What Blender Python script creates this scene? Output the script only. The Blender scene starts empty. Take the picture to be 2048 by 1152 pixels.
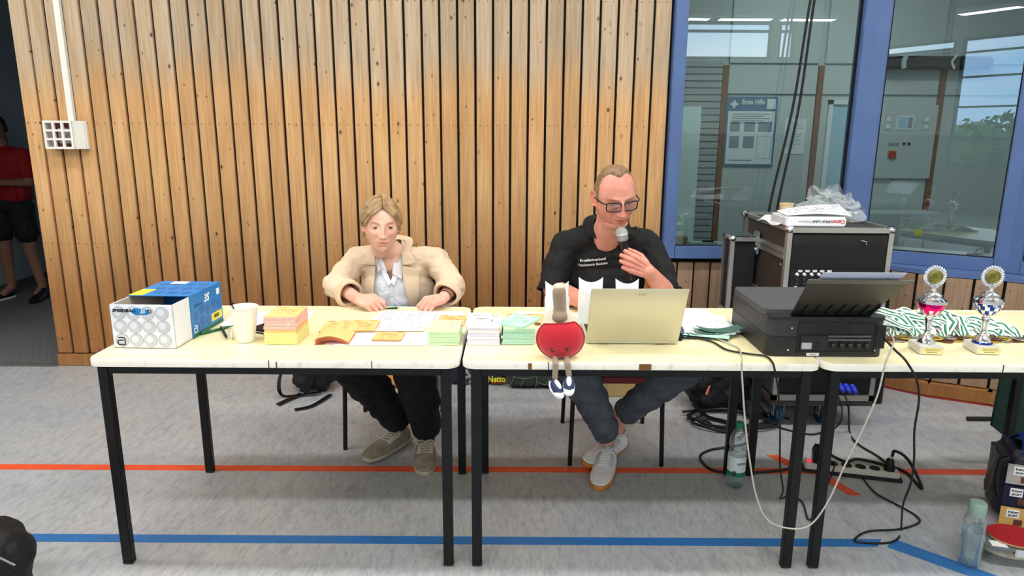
import bpy, bmesh, math, random
import numpy as np
from math import sin, cos, pi, radians, sqrt, atan2, exp
from mathutils import Vector, Matrix, Euler
from mathutils.bvhtree import BVHTree
from mathutils import noise as mnoise
SC = bpy.context.scene
COL = SC.collection
rnd = random.Random(7)

# ---------------------------------------------------------------- camera
FPX = 1380.0; CH = 1.49; TH = radians(12.7); RO = radians(.36)
Fv = Vector((0, cos(TH), -sin(TH))); R0 = Vector((1, 0, 0)); U0 = Vector((0, sin(TH), cos(TH)))
Rv = R0*cos(RO) + U0*sin(RO); Uv = U0*cos(RO) - R0*sin(RO); CV = Vector((0, 0, CH))
cam_d = bpy.data.cameras.new('camera'); cam = bpy.data.objects.new('camera', cam_d); COL.objects.link(cam)
cam_d.sensor_width = 36; cam_d.lens = 36*FPX/2048; cam_d.clip_start = .05; cam_d.clip_end = 300
mm = Matrix((Rv, Uv, -Fv)).transposed().to_4x4(); mm.translation = CV
cam.matrix_world = mm; SC.camera = cam
SC.view_settings.view_transform = 'Standard'; SC.view_settings.look = 'None'
SC.view_settings.gamma = 1; SC.view_settings.use_curve_mapping = False
SC.view_settings.exposure = 0.0
def ray(x, y): return Fv + Rv*((x-1024)/FPX) + Uv*((576-y)/FPX)
def PY(x, y, Y): d = ray(x, y); return CV + d*(Y/d.y)
def PZ(x, y, z): d = ray(x, y); return CV + d*((z-CH)/d.z)

# ---------------------------------------------------------------- world sky
W = bpy.data.worlds.new('sky'); SC.world = W; W.use_nodes = True
nt = W.node_tree; nt.nodes.clear()
wo = nt.nodes.new('ShaderNodeOutputWorld'); bg = nt.nodes.new('ShaderNodeBackground')
tc = nt.nodes.new('ShaderNodeTexCoord'); mp = nt.nodes.new('ShaderNodeMapping'); mp.inputs['Scale'].default_value = (1, 1, 4)
nz = nt.nodes.new('ShaderNodeTexNoise'); nz.inputs['Scale'].default_value = 2.2; nz.inputs['Detail'].default_value = 6
cr = nt.nodes.new('ShaderNodeValToRGB'); cr.color_ramp.elements[0].position = .38; cr.color_ramp.elements[0].color = (.33, .58, .92, 1)
cr.color_ramp.elements[1].position = .66; cr.color_ramp.elements[1].color = (.82, .90, 1, 1)
nt.links.new(tc.outputs['Generated'], mp.inputs[0]); nt.links.new(mp.outputs[0], nz.inputs['Vector'])
nt.links.new(nz.outputs['Fac'], cr.inputs[0]); nt.links.new(cr.outputs[0], bg.inputs['Color'])
bg.inputs['Strength'].default_value = 6.0
nt.links.new(bg.outputs[0], wo.inputs['Surface'])

# ---------------------------------------------------------------- ceiling lights and window portals
def area(name, loc, size, power, color=(1, .96, .9), rot=(0, 0, 0), portal=False):
    l = bpy.data.lights.new(name, 'AREA'); l.shape = 'RECTANGLE'; l.size, l.size_y = size; l.energy = power; l.color = color
    o = bpy.data.objects.new(name, l); o.location = loc; o.rotation_euler = rot; COL.objects.link(o)
    if portal: l.cycles.is_portal = True
    return o
CEIL = 4.6
REAR = -6.0
TUBES = [(x, y) for y in (2.2, -0.2) for x in (-4.2, -1.4, 1.4, 4.2)]
HANG = [(-1.3, -3.4), (-.3, -3.4), (.7, -3.4), (1.72, -3.4), (2.75, -3.4), (3.76, -3.4), (4.78, -3.4), (-2.6, -1.9), (-3.6, -1.9)]
for i, (x, y) in enumerate(TUBES):
    area('tube_light', (x, y, CEIL-.14), (1.7, .26), 66, (1, .975, .95))
for x, y in HANG: area('tube_light', (x, y, 3.30), (.84, .2), 19, (1, .985, .97))
area('daylight_opening', (0, REAR+.02, 3.3), (15, 1.0), 1, rot=(radians(90), 0, 0), portal=True)
area('room_light', (2.6, 5.3, 3.2), (1.4, .3), 30, color=(.95, 1, .99))
area('corridor_light', (-4.0, 4.95, 2.7), (.5, .5), .05)

# ---------------------------------------------------------------- materials
MATS = {}
def mat(name, col, rough=.6, metal=0, spec=.5, noise=None, bump=None, emit=None, alpha=None, trans=0, coat=0, sheen=0, ior=1.45):
    if name in MATS: return MATS[name]
    m = bpy.data.materials.new(name); m.use_nodes = True; n = m.node_tree; b = n.nodes['Principled BSDF']
    b.inputs['Base Color'].default_value = (*col, 1); b.inputs['Roughness'].default_value = rough
    b.inputs['Metallic'].default_value = metal; b.inputs['Specular IOR Level'].default_value = spec
    b.inputs['Transmission Weight'].default_value = trans; b.inputs['Coat Weight'].default_value = coat
    b.inputs['Sheen Weight'].default_value = sheen; b.inputs['IOR'].default_value = ior
    if alpha is not None: b.inputs['Alpha'].default_value = alpha
    if emit: b.inputs['Emission Color'].default_value = (*emit[0], 1); b.inputs['Emission Strength'].default_value = emit[1]
    if noise or bump:
        t = n.nodes.new('ShaderNodeTexCoord')
    if noise:      # (scale, second colour, stretch, lo, hi)
        sc, c2, st, lo, hi = noise
        mp = n.nodes.new('ShaderNodeMapping'); mp.inputs['Scale'].default_value = st
        z = n.nodes.new('ShaderNodeTexNoise'); z.inputs['Scale'].default_value = sc; z.inputs['Detail'].default_value = 5
        r = n.nodes.new('ShaderNodeValToRGB'); r.color_ramp.elements[0].position = lo; r.color_ramp.elements[1].position = hi
        r.color_ramp.elements[0].color = (*col, 1); r.color_ramp.elements[1].color = (*c2, 1)
        n.links.new(t.outputs['Object'], mp.inputs[0]); n.links.new(mp.outputs[0], z.inputs['Vector'])
        n.links.new(z.outputs['Fac'], r.inputs[0]); n.links.new(r.outputs[0], b.inputs['Base Color'])
    if bump:       # (scale, strength, distance)
        z2 = n.nodes.new('ShaderNodeTexNoise'); z2.inputs['Scale'].default_value = bump[0]; z2.inputs['Detail'].default_value = 3
        bp = n.nodes.new('ShaderNodeBump'); bp.inputs['Strength'].default_value = bump[1]; bp.inputs['Distance'].default_value = bump[2]
        n.links.new(t.outputs['Object'], z2.inputs['Vector']); n.links.new(z2.outputs['Fac'], bp.inputs['Height']); n.links.new(bp.outputs[0], b.inputs['Normal'])
    MATS[name] = m
    return m
def s2l(r, g, b):
    f = lambda c: (c/255/12.92) if c/255 <= .04045 else ((c/255+.055)/1.055)**2.4
    return (f(r), f(g), f(b))

def wood_mat(name, warm, grey, ground=None, split=1.82):
    m = bpy.data.materials.new(name); m.use_nodes = True; n = m.node_tree; b = n.nodes['Principled BSDF']; L = n.links.new
    t = n.nodes.new('ShaderNodeTexCoord'); oi = n.nodes.new('ShaderNodeObjectInfo')
    off = n.nodes.new('ShaderNodeVectorMath'); off.operation = 'MULTIPLY_ADD'
    cmb = n.nodes.new('ShaderNodeCombineXYZ'); L(oi.outputs['Random'], cmb.inputs[0]); L(oi.outputs['Random'], cmb.inputs[2])
    L(cmb.outputs[0], off.inputs[0]); off.inputs[1].default_value = (37, 0, 53); L(t.outputs['Object'], off.inputs[2])
    def mapn(scale):
        q = n.nodes.new('ShaderNodeMapping'); q.inputs['Scale'].default_value = scale; L(off.outputs[0], q.inputs[0]); return q
    def noi(scale, s, d=4):
        z = n.nodes.new('ShaderNodeTexNoise'); z.inputs['Scale'].default_value = s; z.inputs['Detail'].default_value = d
        L(mapn(scale).outputs[0], z.inputs['Vector']); return z
    def mix(f, a, c, mode='MIX'):
        q = n.nodes.new('ShaderNodeMix'); q.data_type = 'RGBA'; q.blend_type = mode
        for inp, v in ((q.inputs[0], f), (q.inputs[6], a), (q.inputs[7], c)):
            if isinstance(v, (tuple, float, int)): inp.default_value = (*v, 1) if isinstance(v, tuple) else v
            else: L(v, inp)
        return q.outputs[2]
    def ramp(src, p0, c0, p1, c1):
        r = n.nodes.new('ShaderNodeValToRGB'); e = r.color_ramp.elements
        e[0].position, e[1].position = p0, p1; e[0].color = (*c0, 1); e[1].color = (*c1, 1); L(src, r.inputs[0]); return r.outputs[0]
    grain = noi((34, 34, 1.1), 3.0, 6); broad = noi((9, 9, .9), 1.5, 3)
    # height above the floor sets the base colour: ground tone, warm, then grey
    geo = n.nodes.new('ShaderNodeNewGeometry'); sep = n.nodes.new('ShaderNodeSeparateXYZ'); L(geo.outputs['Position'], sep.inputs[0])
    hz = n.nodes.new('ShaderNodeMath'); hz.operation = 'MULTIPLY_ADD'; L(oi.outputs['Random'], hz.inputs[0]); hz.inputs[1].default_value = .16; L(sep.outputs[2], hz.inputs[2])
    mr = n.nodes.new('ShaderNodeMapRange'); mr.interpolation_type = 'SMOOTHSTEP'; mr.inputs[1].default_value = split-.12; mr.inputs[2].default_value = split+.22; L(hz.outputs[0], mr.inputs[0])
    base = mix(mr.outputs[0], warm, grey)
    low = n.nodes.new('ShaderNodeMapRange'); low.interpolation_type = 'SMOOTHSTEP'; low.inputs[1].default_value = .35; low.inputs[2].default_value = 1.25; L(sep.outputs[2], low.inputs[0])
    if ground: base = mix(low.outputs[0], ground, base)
    base = mix(ramp(broad.outputs['Fac'], .3, (0, 0, 0), .75, (1, 1, 1)), base, mix(1.0, base, (.80, .72, .60), 'MULTIPLY'))
    base = mix(1.0, base, ramp(grain.outputs['Fac'], .30, (.84, .80, .75), .62, (1.10, 1.10, 1.10)), 'MULTIPLY')
    tone = n.nodes.new('ShaderNodeMapRange'); L(oi.outputs['Random'], tone.inputs[0]); tone.inputs[3].default_value = .88; tone.inputs[4].default_value = 1.1
    cc = n.nodes.new('ShaderNodeCombineXYZ'); [L(tone.outputs[0], cc.inputs[i]) for i in range(3)]
    base = mix(1.0, base, cc.outputs[0], 'MULTIPLY')
    # knots: sparse dark ovals with a lighter halo
    for sc_, th0, th1, keep in ((13.0, .055, .10, .80), (24.0, .05, .11, .88)):
        v = n.nodes.new('ShaderNodeTexVoronoi'); v.inputs['Scale'].default_value = sc_; v.inputs['Randomness'].default_value = 1
        L(mapn((1, .2, .55)).outputs[0], v.inputs['Vector'])
        rv = n.nodes.new('ShaderNodeSeparateColor'); L(v.outputs['Color'], rv.inputs[0])
        gt = n.nodes.new('ShaderNodeMath'); gt.operation = 'GREATER_THAN'; gt.inputs[1].default_value = keep-.25; L(rv.outputs[0], gt.inputs[0])
        halo = n.nodes.new('ShaderNodeMapRange'); halo.inputs[1].default_value = th0; halo.inputs[2].default_value = th0*3.6; halo.inputs[3].default_value = 1; halo.inputs[4].default_value = 0; L(v.outputs['Distance'], halo.inputs[0])
        core = n.nodes.new('ShaderNodeMapRange'); core.inputs[1].default_value = th0*.9; core.inputs[2].default_value = th1*1.15; core.inputs[3].default_value = 1; core.inputs[4].default_value = 0; L(v.outputs['Distance'], core.inputs[0])
        hm = n.nodes.new('ShaderNodeMath'); hm.operation = 'MULTIPLY'; L(halo.outputs[0], hm.inputs[0]); L(gt.outputs[0], hm.inputs[1])
        hm2 = n.nodes.new('ShaderNodeMath'); hm2.operation = 'MULTIPLY'; L(hm.outputs[0], hm2.inputs[0]); hm2.inputs[1].default_value = .32
        cm = n.nodes.new('ShaderNodeMath'); cm.operation = 'MULTIPLY'; L(core.outputs[0], cm.inputs[0]); L(gt.outputs[0], cm.inputs[1])
        base = mix(hm2.outputs[0], base, (.30, .155, .06)); base = mix(cm.outputs[0], base, (.075, .035, .016))
    L(base, b.inputs['Base Color']); b.inputs['Roughness'].default_value = .5; b.inputs['Specular IOR Level'].default_value = .25
    bp = n.nodes.new('ShaderNodeBump'); bp.inputs['Strength'].default_value = .25; bp.inputs['Distance'].default_value = .003; L(grain.outputs['Fac'], bp.inputs['Height']); L(bp.outputs[0], b.inputs['Normal'])
    return m

# ---------------------------------------------------------------- mesh builder
class MB:
    def __init__(s): s.v = []; s.f = []; s.m = []; s.k = 0
    def add(s, vs, fs):
        o = len(s.v); s.v += [tuple(x) for x in vs]; s.f += [tuple(i+o for i in f) for f in fs]; s.m += [s.k]*len(fs); return s
    def box(s, x0, x1, y0, y1, z0, z1, M=None, bev=0):
        if bev:
            bm = bmesh.new(); bmesh.ops.create_cube(bm, size=1)
            for v in bm.verts: v.co = Vector(((x0+x1)/2+v.co.x*(x1-x0), (y0+y1)/2+v.co.y*(y1-y0), (z0+z1)/2+v.co.z*(z1-z0)))
            bmesh.ops.bevel(bm, geom=bm.edges[:], offset=bev, segments=2, affect='EDGES')
            return s.bm(bm, M)
        vs = [Vector((x, y, z)) for x in (x0, x1) for y in (y0, y1) for z in (z0, z1)]
        if M: vs = [M @ v for v in vs]
        return s.add(vs, [(0, 1, 3, 2), (4, 6, 7, 5), (0, 4, 5, 1), (2, 3, 7, 6), (0, 2, 6, 4), (1, 5, 7, 3)])
    def bm(s, bm, M=None):
        bm.verts.index_update(); s.add([(M @ v.co if M else v.co) for v in bm.verts], [[v.index for v in f.verts] for f in bm.faces]); bm.free(); return s
    def tube(s, pts, r, n=8, closed=False, cap=True):
        pts = [Vector(p) for p in pts]; N = len(pts)
        rs = r if isinstance(r, (list, tuple)) else [r]*N
        t = []
        for i in range(N):
            a = pts[(i-1) % N] if closed else pts[max(i-1, 0)]; c = pts[(i+1) % N] if closed else pts[min(i+1, N-1)]
            d = (c-a); t.append(d.normalized() if d.length > 1e-9 else Vector((0, 0, 1)))
        u = t[0].orthogonal().normalized(); vs = []
        for i in range(N):
            u = (u - t[i]*u.dot(t[i])); u = u.normalized() if u.length > 1e-6 else t[i].orthogonal().normalized()
            w = t[i].cross(u)
            vs += [pts[i] + (u*cos(2*pi*k/n)+w*sin(2*pi*k/n))*rs[i] for k in range(n)]
        fs = []
        for i in range(N if closed else N-1):
            j = (i+1) % N
            fs += [(i*n+k, i*n+(k+1) % n, j*n+(k+1) % n, j*n+k) for k in range(n)]
        if cap and not closed: fs += [tuple(range(n))[::-1], tuple((N-1)*n+k for k in range(n))]
        return s.add(vs, fs)
    def ribbon(s, pts, w, th, up=Vector((0, 0, 1))):
        pts = [Vector(p) for p in pts]; N = len(pts); vs = []; up = Vector(up)
        for i in range(N):
            d = (pts[min(i+1, N-1)]-pts[max(i-1, 0)]).normalized(); sd = d.cross(up); sd = sd.normalized() if sd.length > 1e-4 else Vector((1, 0, 0)); nn = sd.cross(d).normalized()
            ww = w[i] if isinstance(w, list) else w
            vs += [pts[i]+sd*ww/2+nn*th/2, pts[i]-sd*ww/2+nn*th/2, pts[i]-sd*ww/2-nn*th/2, pts[i]+sd*ww/2-nn*th/2]
        fs = [(0, 1, 2, 3), tuple((N-1)*4+k for k in (3, 2, 1, 0))]
        for i in range(N-1):
            for k in range(4): fs.append((i*4+k, (i+1)*4+k, (i+1)*4+(k+1) % 4, i*4+(k+1) % 4))
        return s.add(vs, fs)
    def cyl(s, p0, p1, r0, r1=None, n=16): return s.tube([p0, p1], [r0, r0 if r1 is None else r1], n)
    def lathe(s, prof, c=(0, 0, 0), n=24, sx=1, sy=1, flute=None):
        vs = []; c = Vector(c)
        for (r, z) in prof:
            for k in range(n):
                rr = r*(1+(flute(k/n, z) if flute else 0)); vs.append(c+Vector((rr*cos(2*pi*k/n)*sx, rr*sin(2*pi*k/n)*sy, z)))
        fs = [(i*n+k, i*n+(k+1) % n, (i+1)*n+(k+1) % n, (i+1)*n+k) for i in range(len(prof)-1) for k in range(n)]
        fs += [tuple(range(n))[::-1], tuple((len(prof)-1)*n+k for k in range(n))]
        return s.add(vs, fs)
    def ell(s, c, r, M=None, nu=20, nv=12):
        vs = []; c = Vector(c); r = r if hasattr(r, '__len__') else (r, r, r)
        for i in range(1, nv):
            a = pi*i/nv
            for k in range(nu):
                p = Vector((r[0]*sin(a)*cos(2*pi*k/nu), r[1]*sin(a)*sin(2*pi*k/nu), r[2]*cos(a))); vs.append(c+(M @ p if M else p))
        top = len(vs); e = Vector((0, 0, r[2])); vs += [c+(M @ e if M else e), c-(M @ e if M else e)]
        fs = [(i*nu+k, (i+1)*nu+k, (i+1)*nu+(k+1) % nu, i*nu+(k+1) % nu) for i in range(nv-2) for k in range(nu)]
        fs += [(top, k, (k+1) % nu) for k in range(nu)] + [(top+1, (nv-2)*nu+(k+1) % nu, (nv-2)*nu+k) for k in range(nu)]
        return s.add(vs, fs)
    def cap(s, p0, p1, r0, r1, n=12):
        p0, p1 = Vector(p0), Vector(p1); d = (p1-p0); L = d.length; d = d/L if L > 1e-9 else Vector((0, 0, 1))
        pts = []; rs = []
        for a in (8, 30, 55, 78): pts.append(p0-d*r0*cos(radians(a))); rs.append(r0*sin(radians(a)))
        pts += [p0, p1]; rs += [r0, r1]
        for a in (78, 55, 30, 8): pts.append(p1+d*r1*cos(radians(a))); rs.append(r1*sin(radians(a)))
        return s.tube(pts, rs, n)
    def chain(s, pts, n=12):
        for a, b in zip(pts, pts[1:]): s.cap(a[0], b[0], a[1], b[1], n)
        return s
    def prism(s, poly, a, b, axis='z'):
        n = len(poly); f = {'z': lambda p, h: (p[0], p[1], h), 'y': lambda p, h: (p[0], h, p[1]), 'x': lambda p, h: (h, p[0], p[1])}[axis]
        return s.add([f(p, a) for p in poly]+[f(p, b) for p in poly], [tuple(range(n))[::-1], tuple(range(n, 2*n))]+[(i, (i+1) % n, n+(i+1) % n, n+i) for i in range(n)])
    def grid(s, fn, nu, nv):
        vs = [fn(i/nu, j/nv) for j in range(nv+1) for i in range(nu+1)]
        return s.add(vs, [(j*(nu+1)+i, j*(nu+1)+i+1, (j+1)*(nu+1)+i+1, (j+1)*(nu+1)+i) for j in range(nv) for i in range(nu)])
    def sheet(s, fn, nu, nv, th):
        top = [Vector(fn(i/nu, j/nv)) for j in range(nv+1) for i in range(nu+1)]; w = nu+1
        nr = []
        for j in range(nv+1):
            for i in range(nu+1):
                a = top[j*w+min(i+1, nu)]-top[j*w+max(i-1, 0)]; b = top[min(j+1, nv)*w+i]-top[max(j-1, 0)*w+i]
                c = a.cross(b); nr.append(c.normalized() if c.length > 1e-12 else Vector((0, 0, 1)))
        N = len(top); vs = top+[p-q*th for p, q in zip(top, nr)]
        fs = []
        for j in range(nv):
            for i in range(nu):
                q = (j*w+i, j*w+i+1, (j+1)*w+i+1, (j+1)*w+i); fs.append(q); fs.append(tuple(N+k for k in q[::-1]))
        ring = [i for i in range(nu+1)]+[j*w+nu for j in range(1, nv+1)]+[nv*w+i for i in range(nu-1, -1, -1)]+[j*w for j in range(nv-1, 0, -1)]
        for a, b in zip(ring, ring[1:]+ring[:1]): fs.append((b, a, N+a, N+b))
        return s.add(vs, fs)
    def mesh(s, name):
        me = bpy.data.meshes.new(name); me.from_pydata(s.v, [], s.f); return me
    def build(s, name, mats, parent=None, smooth=None, world=False, label=None, M=None, fix=True):
        vs = s.v
        me = bpy.data.meshes.new(name); me.from_pydata([tuple(v) for v in vs], [], s.f)
        mats = mats if isinstance(mats, (list, tuple)) else [mats]
        for m in mats: me.materials.append(m)
        if len(mats) > 1: me.polygons.foreach_set('material_index', s.m)
        if M: me.transform(M)
        if fix:
            bm = bmesh.new(); bm.from_mesh(me); bmesh.ops.recalc_face_normals(bm, faces=bm.faces[:]); bm.to_mesh(me); bm.free()
        if smooth:
            me.polygons.foreach_set('use_smooth', [True]*len(me.polygons))
            if smooth is not True:
                me.set_sharp_from_angle(angle=radians(smooth))
        o = bpy.data.objects.new(name, me); COL.objects.link(o)
        if parent: o.parent = parent
        if world and parent:
            p = parent; acc = Matrix.Identity(4)
            while p: acc = p.matrix_basis @ acc; p = p.parent
            me.transform(acc.inverted())
        if label: o['label'] = label
        return o

def thing(name, label, cat, loc=(0, 0, 0), rz=0, group=None, kind=None):
    o = bpy.data.objects.new(name, None); COL.objects.link(o); o.location = loc; o.rotation_euler = (0, 0, rz); o.empty_display_size = .05
    return tag(o, label, cat, group, kind)
def tag(o, label=None, cat=None, group=None, kind=None):
    if label: o['label'] = label
    if cat: o['category'] = cat
    if group: o['group'] = group
    if kind: o['kind'] = kind
    return o
def kids(o): return [c for c in bpy.data.objects if c.parent == o]
def dup(src, loc=None, rz=None, label=None, group=None):
    ch = {}
    def rec(o, par):
        c = o.copy(); COL.objects.link(c); c.parent = par
        for k in kids(o): rec(k, c)
        return c
    r = rec(src, src.parent)
    if loc is not None: r.location = loc
    if rz is not None: r.rotation_euler = (0, 0, rz)
    if label: r['label'] = label
    if group: r['group'] = group
    return r
def copy1(o, loc, par=None):
    c = o.copy(); COL.objects.link(c); c.parent = par or o.parent; c.location = loc; return c
def text(name, body, size, M, m, parent, depth=.0006, world=False, label=None, shear=0, bold=0, align='CENTER', sx=1):
    cu = bpy.data.curves.new(name, 'FONT'); cu.body = body; cu.size = size; cu.align_x = align; cu.align_y = 'CENTER'; cu.extrude = depth; cu.shear = shear; cu.offset = bold
    cu.resolution_u = 3
    t = bpy.data.objects.new(name, cu); COL.objects.link(t); dg = bpy.context.evaluated_depsgraph_get()
    me = bpy.data.meshes.new_from_object(t.evaluated_get(dg)); bpy.data.objects.remove(t); me.materials.clear(); me.materials.append(m)
    me.transform(M @ Matrix.Diagonal((sx, 1, 1, 1))); o = bpy.data.objects.new(name, me); COL.objects.link(o)
    if parent:
        o.parent = parent
        if world:
            p = parent; acc = Matrix.Identity(4)
            while p: acc = p.matrix_basis @ acc; p = p.parent
            me.transform(acc.inverted())
    if label: o['label'] = label
    return o
def T(x, y, z): return Matrix.Translation((x, y, z))
def RX(a): return Matrix.Rotation(radians(a), 4, 'X')
def RY(a): return Matrix.Rotation(radians(a), 4, 'Y')
def RZ(a): return Matrix.Rotation(radians(a), 4, 'Z')
FRONT = RX(90)      # text lying in XY stood up facing -Y
def spline(pts, n=8):
    pts = [Vector(p) for p in pts]; out = []
    P = [pts[0]*2-pts[1]]+pts+[pts[-1]*2-pts[-2]]
    for i in range(1, len(P)-2):
        p0, p1, p2, p3 = P[i-1:i+3]
        for k in range(n):
            t = k/n; out.append(.5*((2*p1)+(p2-p0)*t+(2*p0-5*p1+4*p2-p3)*t*t+(-p0+3*p1-3*p2+p3)*t**3))
    out.append(pts[-1]); return out
def g(x, s): return np.exp(-(x/s)**2)
# ================================================================ SETTING
WY = 4.25
M_pine = wood_mat('pine', s2l(214, 172, 122), s2l(192, 173, 148), s2l(158, 112, 68))
M_pine2 = wood_mat('pine_grey', s2l(176, 152, 128), s2l(176, 152, 128), s2l(168, 142, 118))
M_gap = mat('gap_black', (.012, .008, .007), .9)
M_blue = mat('blue_frame', s2l(86, 112, 160), .45, noise=(6, s2l(79, 103, 149), (1, 1, 1), .3, .8))
M_white = mat('white_paint', s2l(226, 226, 222), .5)
M_dark = mat('dark', (.012, .012, .012), .8)
M_blk = mat('black_metal', s2l(13, 13, 14), .42, spec=.35)
M_orange = mat('orange_line', s2l(226, 84, 44), .45, noise=(18, s2l(205, 78, 46), (1, 1, 1), .3, .8))
M_blueline = mat('blue_line', s2l(38, 106, 172), .45, noise=(18, s2l(40, 96, 150), (1, 1, 1), .3, .8))
def floor_mat():
    m = bpy.data.materials.new('linoleum'); m.use_nodes = True; n = m.node_tree; b = n.nodes['Principled BSDF']; L = n.links.new
    t = n.nodes.new('ShaderNodeTexCoord')
    def noi(rot, st, sc, d=6, dist=0):
        q = n.nodes.new('ShaderNodeMapping'); q.inputs['Rotation'].default_value = (0, 0, rot); q.inputs['Scale'].default_value = st; L(t.outputs['Object'], q.inputs[0])
        z = n.nodes.new('ShaderNodeTexNoise'); z.inputs['Scale'].default_value = sc; z.inputs['Detail'].default_value = d; z.inputs['Distortion'].default_value = dist; L(q.outputs[0], z.inputs['Vector']); return z.outputs['Fac']
    def ramp(src, p):
        r = n.nodes.new('ShaderNodeValToRGB'); e = r.color_ramp.elements
        while len(e) < len(p): e.new(.5)
        for el, (a, c) in zip(e, p): el.position = a; el.color = (*c, 1)
        L(src, r.inputs[0]); return r.outputs[0]
    def mix(f, a, c, mode='MIX'):
        q = n.nodes.new('ShaderNodeMix'); q.data_type = 'RGBA'; q.blend_type = mode
        if isinstance(f, float): q.inputs[0].default_value = f
        else: L(f, q.inputs[0])
        L(a, q.inputs[6]) if not isinstance(a, tuple) else setattr(q.inputs[6], 'default_value', (*a, 1))
        L(c, q.inputs[7]) if not isinstance(c, tuple) else setattr(q.inputs[7], 'default_value', (*c, 1))
        return q.outputs[2]
    base = ramp(noi(0, (1, 1, 1), 1.6, 3), [(.3, s2l(158, 163, 169)), (.7, s2l(170, 169, 167))])
    st = ramp(noi(.25, (15, 4.5, 1), 2.0, 8, .6), [(.30, (.80, .82, .85)), (.52, (1, 1, 1)), (.66, (1.03, 1.03, 1.02)), (.76, (1.18, 1.18, 1.18))])
    st2 = ramp(noi(-.3, (44, 11, 1), 2.0, 4, .3), [(.34, (.84, .85, .87)), (.5, (1, 1, 1)), (.72, (1.12, 1.12, 1.12))])
    c = mix(1.0, mix(1.0, base, st, 'MULTIPLY'), st2, 'MULTIPLY')
    L(c, b.inputs['Base Color']); b.inputs['Roughness'].default_value = .42; b.inputs['Specular IOR Level'].default_value = .35
    return m
M_floor = floor_mat()
def struct(o): o['kind'] = 'structure'; return o

fl = struct(MB().box(-5.0, 6, REAR, WY+.02, -.1, 0).build('floor', M_floor))
# painted court lines, a hair proud of the linoleum
def line(pts, m, lab):
    b = MB(); b.add([(x, y, .0012) for x, y in pts]+[(x, y, 0) for x, y in pts], [(0, 3, 2, 1), (4, 5, 6, 7), (0, 4, 5, 1), (1, 5, 6, 2), (2, 6, 7, 3), (3, 7, 4, 0)])
    b.build('court_line', m, fl, label=lab)
line([(-5, 2.835), (6, 2.855), (6, 2.905), (-5, 2.885)], M_orange, 'long orange court line')
line([(-5, 2.285), (1.36, 2.285), (1.40, 2.335), (-5, 2.335)], M_blueline, 'long blue court line')
line([(1.395, 2.285), (2.35, 1.45), (2.42, 1.45), (1.45, 2.335)], M_blueline, 'slanting blue court line')
line([(1.36, 2.851), (1.43, 2.66), (1.485, 2.66), (1.415, 2.851)], M_orange, 'short slanting orange court line')
line([(1.335, 2.906), (1.27, 3.03), (1.215, 3.03), (1.28, 2.906)], M_orange, 'short slanting orange court line')
struct(MB().box(-5, -2.93, WY-.02, WY+.03, 0, .006).box(-5, -2.93, WY-.035, WY-.02, 0, .004).build('trim_1', mat('strip_metal', s2l(150, 150, 148), .35, .7)))

# back wall: dark backing with separate pine planks
wb = struct(MB().box(-2.93, .925, WY+.022, WY+.14, 0, CEIL).build('wall_back', M_gap))
NPL = 37; x0 = -2.93; pit = (.925-x0)/NPL
pl_me = None
for i in range(NPL):
    b = MB(); w = pit-.0145; r1 = random.Random(i)
    b.box(0, w, 0, .022, .085, CEIL, bev=.0025)
    o = b.build('plank', M_pine, wb, smooth=30); o.location = (x0+i*pit+.004, WY+r1.uniform(-.0015, .0015), 0)
# nail heads, three rows
nb = MB()
for i in range(NPL):
    for dx in (.022, .068):
        for z in (.80, 1.53, 2.23, 3.0, .18):
            nb.cyl((x0+i*pit+dx, WY+.002, z), (x0+i*pit+dx, WY-.0024, z), .0032, n=6)
nb.build('nail_heads', mat('nail', s2l(92, 68, 42), .5, .4), wb)['kind'] = 'stuff'
struct(MB().box(-2.93, .95, WY-.012, WY+.02, 0, .078, bev=.004).build('baseboard_back', M_pine))
# end of the plank wall at the corridor opening
struct(MB().box(-2.935, -2.928, WY+.02, WY+.16, 0, CEIL).build('trim_2', M_gap))

# window wall: polyline of the glazing plane
A0 = Vector((.93, WY, 0)); A1 = Vector((2.10, WY, 0)); A2 = Vector((2.80, 3.84, 0)); A3 = Vector((3.5, 3.10, 0))
ZB, ZT = .735, 3.4
GL = bpy.data.materials.new('window_glass'); GL.use_nodes = True; n = GL.node_tree; n.nodes.clear()
o_ = n.nodes.new('ShaderNodeOutputMaterial'); tr = n.nodes.new('ShaderNodeBsdfTransparent'); gl = n.nodes.new('ShaderNodeBsdfGlossy'); mx = n.nodes.new('ShaderNodeMixShader'); fr = n.nodes.new('ShaderNodeFresnel')
tr.inputs[0].default_value = (.86, .93, .92, 1); gl.inputs['Roughness'].default_value = 0; fr.inputs[0].default_value = 1.62
gl.inputs[0].default_value = (.92, .98, 1, 1)
n.links.new(fr.outputs[0], mx.inputs[0]); n.links.new(tr.outputs[0], mx.inputs[1]); n.links.new(gl.outputs[0], mx.inputs[2]); n.links.new(mx.outputs[0], o_.inputs[0])
def seg_frame(a, b): 
    d = (b-a); L = d.length; ang = atan2(d.y, d.x); return L, T(a.x, a.y, 0) @ Matrix.Rotation(ang, 4, 'Z')
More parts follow.
